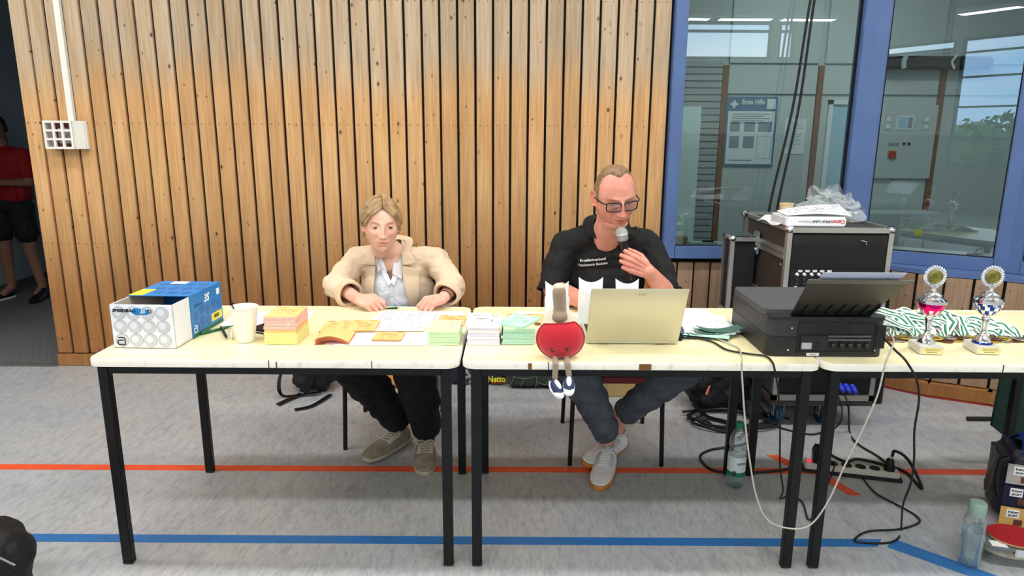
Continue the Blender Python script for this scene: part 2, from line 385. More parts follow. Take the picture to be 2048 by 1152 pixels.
def window(k, a, b, fl_, fr_):
    L, M = seg_frame(a, b)
    r = MB(); bw = .075
    r.box(0, fl_, -.045, .05, ZB, ZT, M, bev=.004); r.box(L-fr_, L, -.045, .05, ZB, ZT, M, bev=.004)
    r.box(fl_-.003, L-fr_+.003, -.044, .049, ZB, ZB+bw, M, bev=.003); r.box(fl_-.003, L-fr_+.003, -.044, .049, ZT-bw, ZT, M, bev=.003)
    w = struct(r.build('window_%d' % k, M_blue))
    g1 = MB(); q = .004
    g1.box(fl_, L-fr_, -.003, 0, ZB+bw, ZT-bw, M).build('pane', GL, w)
    g2 = MB()
    for z0, z1 in ((ZB+bw, ZB+bw+q), (ZT-bw-q, ZT-bw)): g2.box(fl_, L-fr_, -.012, .012, z0, z1, M)
    for u0, u1 in ((fl_, fl_+q), (L-fr_-q, L-fr_)): g2.box(u0, u1, -.012, .012, ZB+bw, ZT-bw, M)
    g2.build('gasket', M_gap, w)
    return w
window(1, A0, A1, .075, .085)
window(2, A1, A2, .085, .07)
struct(MB().cyl((A1.x+.01, A1.y-.012, ZB), (A1.x+.01, A1.y-.012, ZT), .034, n=24).cyl((A2.x, A2.y-.012, ZB), (A2.x, A2.y-.012, ZT), .034, n=24).build('trim_4', M_blue, smooth=40))
window(3, A2, A3, .07, .07)
# wall above the windows
for k, (a, b) in enumerate(((A0, A1), (A1, A2), (A2, A3))):
    L, M = seg_frame(a, b)
    struct(MB().box(0, L, -.03, .1, ZT, CEIL, M).build('wall_above_window' + ('' if k == 0 else '.00%d' % k), M_white))
# lower wall: backing and planks
LOW = [Vector(p) for p in ((.925, WY, 0), (1.95, WY, 0), (2.22, 4.03, 0), (2.45, 3.83, 0), (2.72, 3.70, 0), (3.45, 3.05, 0))]
ls = MB()
for a, b in zip(LOW, LOW[1:]):
    L, M = seg_frame(a, b); ls.box(-.01, L+.01, .024, .14, 0, ZB-.012, M)
lw = struct(ls.build('wall_under_window', M_gap))
acc = 0
tot = [0]
for a, b in zip(LOW, LOW[1:]): tot.append(tot[-1]+(b-a).length)
def along(s):
    for k in range(len(LOW)-1):
        if s <= tot[k+1] or k == len(LOW)-2:
            t = (s-tot[k])/(tot[k+1]-tot[k]); return LOW[k].lerp(LOW[k+1], t)
s_ = .012; i = 0
while s_ < tot[-1]-.1:
    w_ = pit-.0115 if s_ < 1.25 else .128
    pa, pb = along(s_), along(s_+w_); L, M = seg_frame(pa, pb)
    b = MB(); b.box(0, L, 0, .022, .085, ZB-.03, bev=.0025); o = b.build('plank', M_pine2 if True else M_pine, lw, smooth=30); o.matrix_basis = M
    nbb = MB()
    for dx in (.02, L-.02):
        for z in (.66, .16): nbb.cyl((dx, .002, z), (dx, -.002, z), .003, n=6)
    nbb.build('nail_heads', MATS['nail'], o)
    s_ += w_+.0115 if s_ < 1.25 else w_+.014; i += 1
bb = MB()
for a, b in zip(LOW, LOW[1:]):
    L, M = seg_frame(a, b); bb.box(-.012, L+.012, -.045, .03, .006, .08, M, bev=.004)
struct(bb.build('baseboard_right', M_pine))
bb = MB()
for a, b in zip(LOW, LOW[1:]):
    L, M = seg_frame(a, b); bb.box(-.012, L+.012, -.052, .03, 0, .007, M)
struct(bb.build('trim_3', mat('red_seal', s2l(150, 40, 36), .5)))

# hall walls, ceiling
M_wallw = mat('hall_wall', s2l(208, 208, 202), .8, noise=(1.2, s2l(198, 198, 192), (1, 1, 1), .3, .7))
M_dado = mat('hall_dado', s2l(128, 124, 116), .6)
struct(MB().box(-5.12, -5, REAR, 9, -.1, CEIL).build('wall_left', M_wallw))
struct(MB().box(6, 6.12, REAR, 9, -.1, CEIL).build('wall_right', M_wallw))
struct(MB().prism([(A1.x, A1.y-.02), (A2.x, A2.y-.02), (A3.x, A3.y-.02), (3.45, 3.02), (2.72, 3.70), (2.45, 3.83), (2.22, 4.03), (1.97, 4.225)], ZB-.026, ZB-.0).build('trim_5', M_blue))
struct(MB().box(-5, -4.0, WY+.0, WY+.15, 0, CEIL).box(-4.0, -2.93, WY+.0, WY+.15, 2.27, CEIL).build('corridor_light_block', M_white))  # unseen wall and lintel, added to keep hall light out of the corridor
struct(MB().box(3.4, 6.1, 2.92, 3.10, 0, CEIL).build('wall_side', M_wallw))
ce = struct(MB().box(-5.1, 6.1, REAR-.1, WY+.15, CEIL, CEIL+.1).build('ceiling', mat('ceiling_panels', s2l(196, 198, 190), .8)))
for i, (x, y) in enumerate(TUBES):
    t = thing('ceiling_light', 'long white fluorescent light under the hall ceiling', 'ceiling light', (x, y, CEIL), group='hall ceiling lights')
    b = MB(); b.box(-.87, .87, -.15, .15, -.11, 0, bev=.01); b.box(-.88, .88, -.16, -.14, -.15, -.0); b.box(-.88, .88, .14, .16, -.15, 0); b.build('housing', M_white, t)
    e = MB(); [e.box(-.86+k*.107, -.855+k*.107, -.14, .14, -.15, -.112) for k in range(17)]; e.build('louvre', M_white, t)
for i, (x, y) in enumerate(HANG):
    t = thing('hanging_light', 'short white light hanging on rods in front of the hall windows', 'hanging light', (x, y, 3.3), group='hanging hall lights')
    b = MB(); b.box(-.44, .44, -.12, .12, .003, .06, bev=.01); b.build('housing', M_white, t)
    for sx in (-.3, .3): MB().cyl((sx, 0, .06), (sx, 0, CEIL-3.3), .006, n=6).build('rod', M_white, t)
# rear wall with clerestory and a tall window, all open to the sky
def mx_(x): return x
ops = [(-4.9, -3.2, 3.02, 3.28), (-3.08, -1.75, .9, 3.28), (-1.2, 1.0, 2.9, 3.75), (1.2, 5.14, 2.95, 3.66), (5.28, 5.60, 2.95, 3.66)]
M_mull = mat('mullion_dark', s2l(62, 66, 68), .5)
xs = sorted(set([-5.0, 6.0]+[v for q in ops for v in q[:2]]))
rw = MB(); rd = MB()
for a, b in zip(xs, xs[1:]):
    op = [q for q in ops if q[0] <= a+1e-6 and q[1] >= b-1e-6]
    if op:
        q = op[0]; rw.box(a, b, REAR-.12, REAR, q[3], CEIL)
        if q[2] > 1.5: rw.box(a, b, REAR-.12, REAR, 1.5, q[2]); rd.box(a, b, REAR-.13, REAR+.01, 0, 1.5)
        else: rd.box(a, b, REAR-.13, REAR+.01, 0, q[2])
    else: rw.box(a, b, REAR-.12, REAR, 1.5, CEIL); rd.box(a, b, REAR-.13, REAR+.01, 0, 1.5)
wr = struct(rw.build('wall_rear', M_wallw)); rd.build('dado', M_dado, wr)
for k, q in enumerate(ops):
    f_ = MB()
    for xx in (q[0], q[1]-.05): f_.box(xx, xx+.05, REAR-.08, REAR-.02, q[2], q[3])
    for zz in (q[2], q[3]-.05): f_.box(q[0], q[1], REAR-.08, REAR-.02, zz, zz+.05)
    if q[2] > 2.9: f_.box(q[0], q[1], REAR-.08, REAR-.02, q[3]-.2, q[3]-.15)
    if q[2] < 1.5:
        for zz in (1.42, 2.0, 2.55, 3.0): f_.box(q[0], q[1], REAR-.08, REAR-.02, zz, zz+.035)
    if q[1]-q[0] > 3: f_.box((q[0]+q[1])/2, (q[0]+q[1])/2+.04, REAR-.08, REAR-.02, q[2], q[3])
    struct(f_.build('window_%d' % (k+4), M_mull))

# ---------------------------------------------------------------- corridor beyond the left opening
M_terr = mat('granular_floor', s2l(66, 66, 66), .7, noise=(60, s2l(118, 116, 114), (1, 2.5, 1), .42, .6))
struct(MB().box(-9, -2.93, WY+.03, 9, -.1, 0).build('floor_corridor', M_terr))
Lc, Mc = seg_frame(Vector((-7.5, 6.6, 0)), Vector((-3.4, 8.0, 0)))
struct(MB().box(0, Lc, 0, .1, 0, 3.2, Mc).build('wall_corridor', mat('corridor_wall', s2l(78, 90, 94), .8)))
struct(MB().box(0, Lc, -.02, 0, 0, .09, Mc).build('baseboard_corridor', M_dark))
struct(MB().box(-2.93, -2.80, WY+.16, 9, 0, 3.2).build('wall_corridor_side', MATS['corridor_wall']))
struct(MB().box(-9, -2.8, WY+.1, 9, 3.0, 3.1).build('ceiling_corridor', M_dark))

# ---------------------------------------------------------------- room behind the windows
RY_ = 6.6
M_room = mat('room_panel', s2l(176, 184, 180), .6)
M_roomd = mat('room_wall', s2l(166, 174, 170), .7)
M_brown = mat('brown_strip', s2l(118, 78, 48), .6)
struct(MB().box(.4, 6, WY+.05, 6.7, -.1, 0).build('floor_side_room', mat('room_floor', s2l(96, 98, 98), .6)))
wn = struct(MB().box(.4, 6, RY_, RY_+.1, 0, 3.3).build('wall_side_room', M_roomd))
struct(MB().box(.3, .4, WY+.1, 6.7, 0, 3.3).build('wall_side_room_left', M_roomd))
struct(MB().box(.3, 6, WY+.15, 6.7, 3.3, 3.4).build('ceiling_side_room', mat('room_ceiling', s2l(120, 122, 118), .8)))
for i, x in enumerate((1.94, 2.81, 3.93, 3.18)):
    MB().box(x-.025, x+.025, RY_-.03, RY_, 0, 2.1 if i < 3 else 2.6).build('wall_strip', M_brown, wn)
for a, b in ((1.97, 2.78), (2.84, 3.15), (3.21, 3.90), (3.96, 5.2)):
    for z0, z1 in ((0.02, 1.83), (1.85, 2.10), (2.12, 2.7)):
        MB().box(a, b, RY_-.02, RY_, z0, z1, bev=.003).build('wall_panel', M_room, wn)
# slatted shutter at the left of the room
sh = thing('roller_shutter', 'grey slatted roller shutter in the room behind the left window', 'shutter', (1.45, RY_-.06, 0))
MB().box(-.5, .45, .02, .05, 0, 2.12).build('backing', M_roomd, sh)
sl = None
for k in range(34):
    z = .1+k*.06
    if sl is None: sl = MB().box(-.5, .45, -.004, .02, 0, .052, bev=.004).build('slat', mat('shutter_slat', s2l(146, 154, 152), .5), sh); sl.location = (0, 0, z)
    else: copy1(sl, (0, 0, z))
sp = thing('white_board', 'pale upright board standing in the room at the left window edge', 'board', (1.5, 6.2, 0))
MB().box(-.25, .14, 0, .03, .5, 1.72, bev=.004).build('board', mat('pale_board', s2l(196, 214, 208), .5), sp)
MB().box(-.22, -.18, .03, .2, 0, .5).box(.07, .11, .03, .2, 0, .5).build('stand', M_dark, sp)

# ---------------------------------------------------------------- outside, seen mirrored in the glass
M_leaf = mat('tree_leaf', s2l(70, 96, 52), .8, noise=(9, s2l(112, 134, 82), (1, 1, 1), .35, .65))
M_bark = mat('bark', s2l(84, 66, 50), .9)
struct(MB().box(-60, 60, -60, REAR-.2, -4.2, -4.0).build('ground_outside', mat('grass_ground', s2l(92, 104, 70), .9)))
def tree(x, y, h, r, lab, seed):
    t = thing('tree', lab, 'tree', (x, y, -4)); rr = random.Random(seed)
    MB().tube([(0, 0, 0), (.1, 0, h*.4), (0, .1, h*.8)], [.22, .16, .06], 8).build('trunk', M_bark, t)
    b = MB()
    for k in range(1000):
        a = rr.uniform(0, 6.28); q = rr.uniform(-1, 1); s = rr.uniform(.55, 1)**.6; w = sqrt(1-q*q)
        p = Vector((cos(a)*w*r*s, sin(a)*w*r*s, h*.62+q*h*.38*s)); u = Vector((rr.gauss(0, 1), rr.gauss(0, 1), rr.gauss(0, 1))).normalized(); v = u.orthogonal().normalized(); z = rr.uniform(.12, .26)
        b.add([p+u*z, p+v*z*.6, p-u*z, p-v*z*.6+u.cross(v)*z*.3], [(0, 1, 2, 3)])
    for k in range(14):
        a = k*.45; q = rr.uniform(-.7, .7); w = sqrt(1-q*q)*.5; b.ell((cos(a*7)*w*r, sin(a*7)*w*r, h*.62+q*h*.25), (r*.5, r*.5, h*.16), nu=10, nv=6)
    b.build('crown', M_leaf, t)
tree(-7.5, -17, 6.3, 2.2, 'bushy green tree mirrored in the right window pane', 1)
tree(-3.2, -15.5, 7.2, 1.6, 'taller slender green tree mirrored at the edge of the right pane', 2)
tree(-13, -19, 6.2, 2.6, 'wide green tree outside the hall, left of the mirrored bushy one', 3)
hs = thing('house', 'house with red tiled roof mirrored in the left pane', 'house', (18.2, -22, -3.9))
MB().box(-4, 6, -3, 3, -.1, 4.2).build('wall', mat('house_wall', s2l(214, 204, 188), .8), hs)
rf = MB().prism([(-3.5, 4.1), (3.5, 4.1), (0, 7.4)], -4.4, 6.4, 'x').build('roof', mat('roof_tile', s2l(140, 78, 62), .8), hs)
tb = MB()
for k in range(22):
    t0 = k/22; y0 = 3.55-3.55*t0; z0 = 4.1+3.35*t0; tb.box(-4.45, 6.45, y0-.1, y0+.03, z0, z0+.09)
tb.build('tile_courses', mat('roof_tile2', s2l(158, 92, 72), .8), rf)['kind'] = 'stuff'
# ================================================================ TABLES
TZ = .76
def top_mat():
    m = mat('table_laminate', s2l(246, 234, 182), .28, coat=.2, noise=(3.0, s2l(250, 240, 196), (1, 6, 1), .3, .7)); return m
M_top = top_mat(); M_rim = mat('table_rim', s2l(236, 232, 218), .45, noise=(30, s2l(214, 206, 186), (1, 1, 1), .55, .75))
def rrect(x0, x1, y0, y1, r, n=6):
    p = []
    for cx, cy, a0 in ((x1-r, y1-r, 0), (x0+r, y1-r, 90), (x0+r, y0+r, 180), (x1-r, y0+r, 270)):
        for k in range(n+1): a = radians(a0+90*k/n); p.append((cx+r*cos(a), cy+r*sin(a)))
    return p
def make_table(x0, x1, y0, y1, label, seams, chips=()):
    cx, cy = (x0+x1)/2, (y0+y1)/2; w, d = (x1-x0)/2, (y1-y0)/2
    t = thing('folding_table', label, 'table', (cx, cy, 0), group='cream tables in a row')
    MB().prism(rrect(-w+.004, w-.004, -d+.004, d-.004, .042), TZ-.02, TZ).build('tabletop', M_top, t)
    rim = MB(); o = rrect(-w, w, -d, d, .045); i_ = rrect(-w+.006, w-.006, -d+.006, d-.006, .04); n = len(o)
    prof = [(0, TZ-.023), (0, TZ-.004), (.35, TZ+.0012), (1, TZ+.0012), (1, TZ-.023)]
    vs = []
    for t_, z in prof: vs += [(a[0]+(b[0]-a[0])*t_, a[1]+(b[1]-a[1])*t_, z) for a, b in zip(o, i_)]
    rim.add(vs, [(k*n+j, k*n+(j+1) % n, ((k+1) % 5)*n+(j+1) % n, ((k+1) % 5)*n+j) for k in range(5) for j in range(n)])
    rr = rim.build('edge_band', M_rim, t, smooth=40)
    for s in seams: MB().box(s-cx-.0012, s-cx+.0012, -d-.0012, -d+.004, TZ-.023, TZ+.0018).build('seam', M_gap, rr)
    for (s, w_, m_) in chips: MB().box(s-cx-w_/2, s-cx+w_/2, -d-.0016, -d+.003, TZ-.022, TZ-.002).build('worn_patch', m_, rr, label='brown worn patch where the edge band is missing')
    lx, ly = w-.045, d-.03
    for (sx, sy) in ((-1, -1), (1, -1), (-1, 1), (1, 1)):
        b = MB(); X, Y = sx*lx, sy*ly
        b.box(X-.017, X+.017, Y-.014, Y+.014, 0.012, TZ-.023, bev=.002); lg = b.build('leg', M_blk, t)
        MB().box(X-.0175, X+.0175, Y-.0145, Y+.0145, 0, .014, bev=.003).build('foot_cap', MATS['dark'], lg)
    for sy in (-1, 1): MB().box(-lx, lx, sy*ly-.012, sy*ly+.012, TZ-.052, TZ-.023).build('rail', M_blk, t)
    for sx in (-1, 1): MB().box(sx*lx-.012, sx*lx+.012, -ly, ly, TZ-.052, TZ-.023).build('rail', M_blk, t)
    return t
M_worn = mat('worn_brown', s2l(120, 78, 40), .8)
make_table(-1.39, -.172, 2.135, 2.862, 'cream folding table at the left, in front of the woman', (-.79, -.455), ((-.765, .004, MATS['worn_brown']),))
make_table(-.162, 1.016, 2.135, 2.868, 'cream folding table in the middle, in front of the man', (.12,), ((.435, .04, M_worn), (.06, .012, M_worn)))
make_table(1.022, 2.24, 2.135, 2.862, 'cream folding table at the right under the medals', (1.6,))

# ================================================================ PAPER GOODS
def pcol(name, rgb, **k): return mat(name, s2l(*rgb), .75, **k)
M_or = pcol('paper_orange', (250, 196, 128)); M_pk = pcol('paper_pink', (240, 196, 182)); M_ye = pcol('paper_yellow', (243, 238, 158))
M_gr = pcol('paper_green', (206, 232, 194)); M_gr2 = pcol('paper_mint', (186, 228, 206)); M_wh = pcol('paper_white', (246, 246, 248)); M_crm = pcol('paper_cream', (240, 236, 178))
M_lil = pcol('paper_lilac', (226, 226, 244)); M_orpk = pcol('paper_salmon', (240, 140, 96))
M_ink = mat('print_ink', s2l(150, 148, 156), .8); M_inko = mat('print_ink_orange', s2l(224, 156, 92), .8); M_inkg = mat('print_ink_green', s2l(160, 204, 172), .8)
M_inkk = mat('print_ink_dark', s2l(70, 66, 66), .8)
def card_print(root, w, d, z, ink, seed=0, big=True):
    r = random.Random(seed); b = MB()
    b.box(-w*.28, w*.12, d*.18, d*.22, z, z+.0004)
    b.box(-w*.42, -w*.18, d*.40, d*.44, z, z+.0004); b.box(w*.18, w*.42, d*.40, d*.44, z, z+.0004)
    for k in range(4):
        y = d*(.05-.13*k); x = -w*.36
        while x < w*.36:
            l = r.uniform(.06, .16)*w
            if r.random() < .55: b.box(x, x+l, y, y+d*.015, z, z+.0004)
            x += l+.02*w
    b.box(w*.20, w*.26, -d*.05, d*.1, z, z+.0004)
    b.build('print', ink, root)['kind'] = 'stuff'
def bundle(x, y, z, w, d, h, m, name, label, rz=0, group=None, ink=None, band=None, wav=.0012, seed=0, face=None):
    t = thing(name, label, 'paper bundle' if h > .004 else 'paper', (x, y, z), radians(rz), group)
    r = random.Random(seed); n = 10
    hz = [r.uniform(-wav, wav) for _ in range(n+1)]
    def prof(u): k = min(int(u*n), n-1); f = u*n-k; return hz[k]*(1-f)+hz[k+1]*f
    b = MB(); nl = max(1, round(h/.0035))
    for q in range(nl):
        z0 = h*q/nl; z1 = h*(q+1)/nl; o = r.uniform(-.0008, .0008); o2 = r.uniform(-.0008, .0008)
        b.box(-w/2+o, w/2+o, -d/2+o2, d/2+o2, z0+.0002, z1-.0001)
    b.build('sheets', m, t)
    if face: MB().box(-w/2, w/2, -d/2, d/2, h, h+.0005).build('cover_sheet', face, t)
    if ink: card_print(t, w, d, h+.0007, ink, seed)
    if band: MB().box(w*.22, w*.25, -d/2-.0015, -d/2+.01, .001, h-.001).box(w*.22, w*.25, -d/2, d/2, h, h+.001).build('paper_band', M_wh, t)
    return t
# mixed stack next to the cup
seq = [('yellow', M_ye, .0105)]*4 + [('orange', M_or, .010)] + [('pink', M_pk, .0115)]*3 + [('orange-topped', M_pk, .009)]
z = TZ+.0015; names = ['lowest', 'second', 'third', 'fourth', 'fifth', 'sixth', 'seventh', 'eighth', 'topmost']
for i, (cn, m, h) in enumerate(seq):
    r1 = random.Random(40+i)
    bundle(-.806+r1.uniform(-.002, .002), 2.382+r1.uniform(-.002, .002), z, .112, .148, h, m, 'paper_bundle', '%s paper bundle in the tall stack beside the white cup, %s from the table' % (cn, names[i]) if i < 8 else 'orange-covered paper bundle topmost on the tall stack beside the white cup', r1.uniform(-1, 1)+1, 'bundles in the tall mixed stack', M_inko if i == 8 else None, seed=i, face=M_or if i == 8 else None, band=(i == 6))
    z += h+.0006
def stack(cx, cy, w, d, items, what, group, seed, jit=.003):
    z = TZ+.0015
    for i, (m, h, lab, kw) in enumerate(items):
        r1 = random.Random(seed+i)
        bundle(cx+r1.uniform(-jit, jit), cy+r1.uniform(-jit, jit), z, w, d, h, m, 'paper_bundle', lab+' '+what, kw.pop('rz', r1.uniform(-1.5, 1.5)), group, seed=seed+i, **kw); z += h+.0008
# green bundles on the left table's right end
stack(-.238, 2.385, .108, .148, [(M_gr, .0095, n_+' light green bundle in the stack', {}) for n_ in ('lowest', 'second', 'third', 'fourth')]+[(M_gr, .009, 'topmost cream-faced green bundle in the stack', dict(face=M_crm, ink=M_inkg, rz=0))], 'at the right end of the left table', 'green bundles on the left table', 60)
# white bundles
stack(-.098, 2.395, .112, .148, [(M_lil if i % 2 else M_wh, .0095, n_+' white bundle in the stack', {}) for i, n_ in enumerate(('lowest', 'second', 'third', 'fourth', 'fifth', 'sixth'))]+[(M_wh, .007, 'topmost white bundle in the stack', dict(ink=M_ink, rz=0))], 'at the left end of the middle table', 'white bundles on the middle table', 80)
# mint bundles
stack(.022, 2.40, .112, .148, [(M_gr2, .0095, n_+' mint bundle in the stack', {}) for i, n_ in enumerate(('lowest', 'second', 'third', 'fourth', 'fifth'))]+[(M_gr2, .007, 'cream-faced mint bundle near the top of the stack', dict(face=M_crm, rz=2)), (M_gr2, .010, 'twisted topmost mint bundle of the stack', dict(ink=M_inkg, rz=-28))], 'beside the red plush toy', 'mint bundles on the middle table', 100)
# single booklets and sheets
def booklet(x, y, z, w, d, m, label, rz=0, bend=0, ink=None, n=4, edge=None, grp=None):
    t = thing('booklet', label, 'booklet', (x, y, z), radians(rz), grp)
    for q in range(n):
        b = MB(); k = q*.0022
        b.sheet(lambda u, v: (w*(u-.5), d*(v-.5), .0015+k+bend*(1-(2*u-1)**2)*(.4+.6*(1-v))+q*bend*.15*(1-u)), 10, 4, .0008)
        b.build('cover' if q == n-1 else 'page', m if q in (n-1, n-2) else (edge or m), t)
    if ink and bend == 0: card_print(t, w, d, .0025+(n-1)*.0022, ink, int(x*100))
    return t
for i, (x, rz) in enumerate(((-.665, 2), (-.615, -3), (-.565, 2))):
    booklet(x, 2.53, TZ+.0015+i*.002, .105, .145, M_or, '%s of three fanned orange booklets behind the bent one' % ('leftmost', 'middle one', 'rightmost')[i], rz, 0, M_inko, 3, grp='fanned orange booklets')
booklet(-.632, 2.375, TZ+.0015, .118, .13, M_or, 'bent orange booklet bulging open at its front edge', 2, .016, None, 5, M_orpk)
booklet(-.445, 2.40, TZ+.004, .105, .10, M_or, 'flat orange booklet lying alone on the white sheets', -1, 0, M_inko, 3)
booklet(-.238, 2.62, TZ+.005, .105, .145, M_or, 'orange booklet lying behind the green stack', -1, 0, M_inko, 2)
booklet(.045, 2.66, TZ+.0015, .125, .15, M_or, 'orange booklet behind the mint stack on the middle table', 3, 0, M_inko, 2)
booklet(.125, 2.64, TZ+.006, .12, .14, M_or, 'tilted orange booklet overlapping another behind the mint stack', -18, .004, None, 2)
def paper(x, y, w, d, label, rz=0, z=TZ+.0015, lines=0, seed=1, m=None, table=False, name='paper_sheet', grp=None):
    t = thing(name, label, 'paper', (x, y, z), radians(rz), grp)
    MB().box(-w/2, w/2, -d/2, d/2, 0, .0008).build('sheet', m or M_wh, t)
    if lines:
        b = MB(); r = random.Random(seed)
        if table:
            for k in range(lines):
                yy = d*(.44-.88*k/lines); x_ = -w*.45
                for (a, c) in ((-.45, -.38), (-.36, -.2), (-.17, -.12), (-.05, .08), (.12, .24), (.27, .33), (.38, .44)):
                    if r.random() < .85: b.box(w*a, w*(a+(c-a)*r.uniform(.6, 1)), yy, yy+d*.026, .0008, .0012)
            for xx in (-.47, .1, .26, .46): b.box(w*xx, w*xx+.0008, -d*.46, d*.46, .0008, .0011)
            for yy in (-.46, .46): b.box(-w*.47, w*.46, d*yy, d*yy+.0008, .0008, .0011)
        else:
            for k in range(lines):
                yy = d*(.42-.84*k/lines); x_ = -w*.42
                while x_ < w*.4:
                    l = r.uniform(.04, .2)*w
                    if r.random() < .6: b.box(x_, min(x_+l, w*.42), yy, yy+.0022, .0008, .0011)
                    x_ += l+.01
        b.build('print', M_ink, t)['kind'] = 'stuff'
    return t
paper(-.43, 2.385, .38, .16, 'white printed sheet under the single orange booklet', 1, lines=5, seed=3)
paper(-.565, 2.39, .18, .15, 'blank white sheet beside the bent orange booklet', 1, z=TZ+.0013)
paper(-.465, 2.555, .27, .15, 'white table sheet of scores in front of the woman', 2, TZ+.003, 13, 4, table=True)
paper(-.415, 2.70, .26, .17, 'white table sheet of scores under the woman\'s hands', -2, TZ+.0016, 13, 5, table=True)
paper(-.29, 2.66, .20, .24, 'white ruled list at the right of the score sheets', 2, TZ+.0006, 14, 6)
paper(-.97, 2.66, .32, .22, 'white sheet behind the cup near the left table edge', 4, lines=6, seed=8)
paper(-.90, 2.56, .20, .12, 'white sheet sticking out behind the cup', -6, z=TZ+.003)
paper(-.13, 2.66, .10, .20, 'white sheet behind the white bundles', 1)
paper(.16, 2.68, .30, .20, 'white printed sheet behind the plush toy', -4, z=TZ+.001, lines=12, seed=12)
paper(.27, 2.60, .16, .14, 'mint printed sheet between toy and laptop', 6, z=TZ+.003, lines=6, seed=13, m=M_gr2)
# heap of printed papers between laptop and printer
for i, (x, y, rz, m, s, lab) in enumerate(((.735, 2.66, 3, M_wh, 1, 'lowest wide white'), (.70, 2.72, -12, M_wh, 2, 'long white'), (.76, 2.58, 15, M_wh, 3, 'turned white'), (.72, 2.53, -18, M_gr2, 4, 'mint green'), (.73, 2.56, -8, M_wh, 5, 'topmost white'))):
    paper(x, y, .21, .26, lab+' printed list in the heap between laptop and printer', rz, TZ+.0015+i*.0035, 16, 20+i, m, grp='printed lists beside the laptop')
for i in range(5):
    t = thing('paper_slip', ('lowest', 'second', 'third', 'fourth', 'topmost')[i]+' curled grey-green slip at the front of the paper heap', 'paper', (.71+.014*i, 2.432+.006*i, TZ+.0035+.0042*i), radians(-6+3*i), 'curled slips')
    MB().sheet(lambda u, v: (.16*(u-.5), .055*(v-.5), .010*(2*u-1)**2*(i*.3+.3)), 10, 3, .0008).build('slip', mat('slip_%d' % (i % 3), (s2l(120, 160, 140), s2l(70, 110, 96), s2l(214, 226, 220))[i % 3], .5), t)

# standing curled white sheets behind toy and laptop
def curl(px0, px1, ptop, Y, label, lean=.02, notch=.03):
    a = PY(px0, ptop, Y); b = PY(px1, ptop, Y); h = a.z-TZ-.002; w = (b-a).length
    t = thing('curled_paper', label, 'paper', ((a.x+b.x)/2, Y, TZ+.0015))
    def fn(u, v):
        x = (u-.5)*w*(.86+.14*v); z_ = h*v - (0.018*(1-(2*u-1)**2) if v > .99 else 0.018*(1-(2*u-1)**2)*v**3)
        return (x, -.02*cos((2*u-1)*1.2)+lean*v**2, z_)
    MB().sheet(fn, 12, 12, .0008).build('sheet', M_wh, t)
    MB().sheet(lambda u, v: ((u-.5)*w*1.05, -.024*cos((2*u-1)*1.2)-.003, h*.72*v), 10, 6, .0008).build('front_fold', M_wh, t)
curl(1091, 1138, 563, 2.50, 'white curled sheet standing behind the plush toy handle')
curl(1158, 1207, 555, 2.61, 'white curled sheet standing at the laptop\'s left edge')
curl(1232, 1279, 558, 2.64, 'white curled sheet standing behind the laptop, before the man')

# ================================================================ BALL BOX
M_bxw = mat('box_white', s2l(236, 238, 244), .5); M_bxb = mat('box_blue', s2l(22, 124, 196), .4); M_bxi = mat('box_inside', s2l(196, 184, 168), .7)
M_ball = mat('printed_ball', s2l(196, 200, 208), .5); M_ball2 = mat('printed_ball_lit', s2l(222, 225, 230), .5); M_ballr = mat('printed_ring', s2l(160, 164, 172), .5)
M_ballb = mat('printed_ball_blue', s2l(14, 100, 170), .4); M_yel = mat('label_yellow', s2l(244, 226, 60), .5); M_txtk = mat('text_black', (.015, .015, .02), .6); M_txtw = mat('text_white', (.85, .85, .87), .6)
bx = thing('ball_box', 'blue and white cardboard ball box with its tray pulled out', 'box', (-1.255, 2.26, TZ+.0015), radians(-1.5))
w2 = .108; hh = .153; dd = .10
tray = MB()
tray.box(-w2, w2, 0, .003, 0, hh); tray.box(-w2, w2, 0, .34, 0, .003); tray.box(-w2, -w2+.003, 0, .34, 0, hh); tray.box(w2-.003, w2, 0, .34, 0, hh)
tr_ = tray.build('tray', M_bxw, bx)
MB().box(-w2+.003, w2-.003, .003, .0038, .003, hh-.002).box(-w2+.003, -w2+.004, .003, .34, .003, hh-.002).box(w2-.004, w2-.003, .003, .34, .003, hh-.002).box(-w2+.003, w2-.003, .003, .34, .003, .004).build('lining', M_bxi, tr_)
MB().box(-.03, .03, .25, .31, .004, .07).build('partition', mat('cardboard_dark', s2l(120, 96, 70), .8), tr_)
def disc(b, cx, cz, r, y, n=24, th=.0005): b.prism([(cx+r*cos(2*pi*k/n), cz+r*sin(2*pi*k/n)) for k in range(n)], y-th, y, 'y')
for r_ in range(3):
    for c in range(4):
        cx = -w2+.030+c*.0492+r_*.001; cz = hh-.030-r_*.0475
        b = MB(); disc(b, cx, cz, .0245*.97, -.0001); b.k = 1; disc(b, cx, cz, .0232*.97, -.0007); b.k = 2; disc(b, cx-.003, cz+.004, .0125, -.0012)
        b.build('printed_ball', [M_ballr, M_ball, M_ball2], tr_)
text('lettering', 'SPEEDBALL', .0145, T(-.058, -.0021, hh-.021) @ FRONT, M_txtk, tr_, shear=.25, bold=.0006, sx=1.15)
b = MB(); b.ell((-.012, -.0016, hh-.024), (.022, .0008, .0125)); b.ell((.012, -.0016, hh-.025), (.020, .0008, .011)); b.build('emblem', M_bxb, tr_)
MB().ell((.030, -.0026, hh-.023), (.007, .0008, .006)).build('emblem_dot', M_txtk, tr_)
MB().ell((.031, -.0036, hh-.023), (.003, .0006, .0025)).build('emblem_dot', M_txtw, tr_)
text('lettering', '3S', .018, T(.005, -.0035, hh-.023) @ FRONT, M_txtw, tr_, shear=.3, bold=.0004)
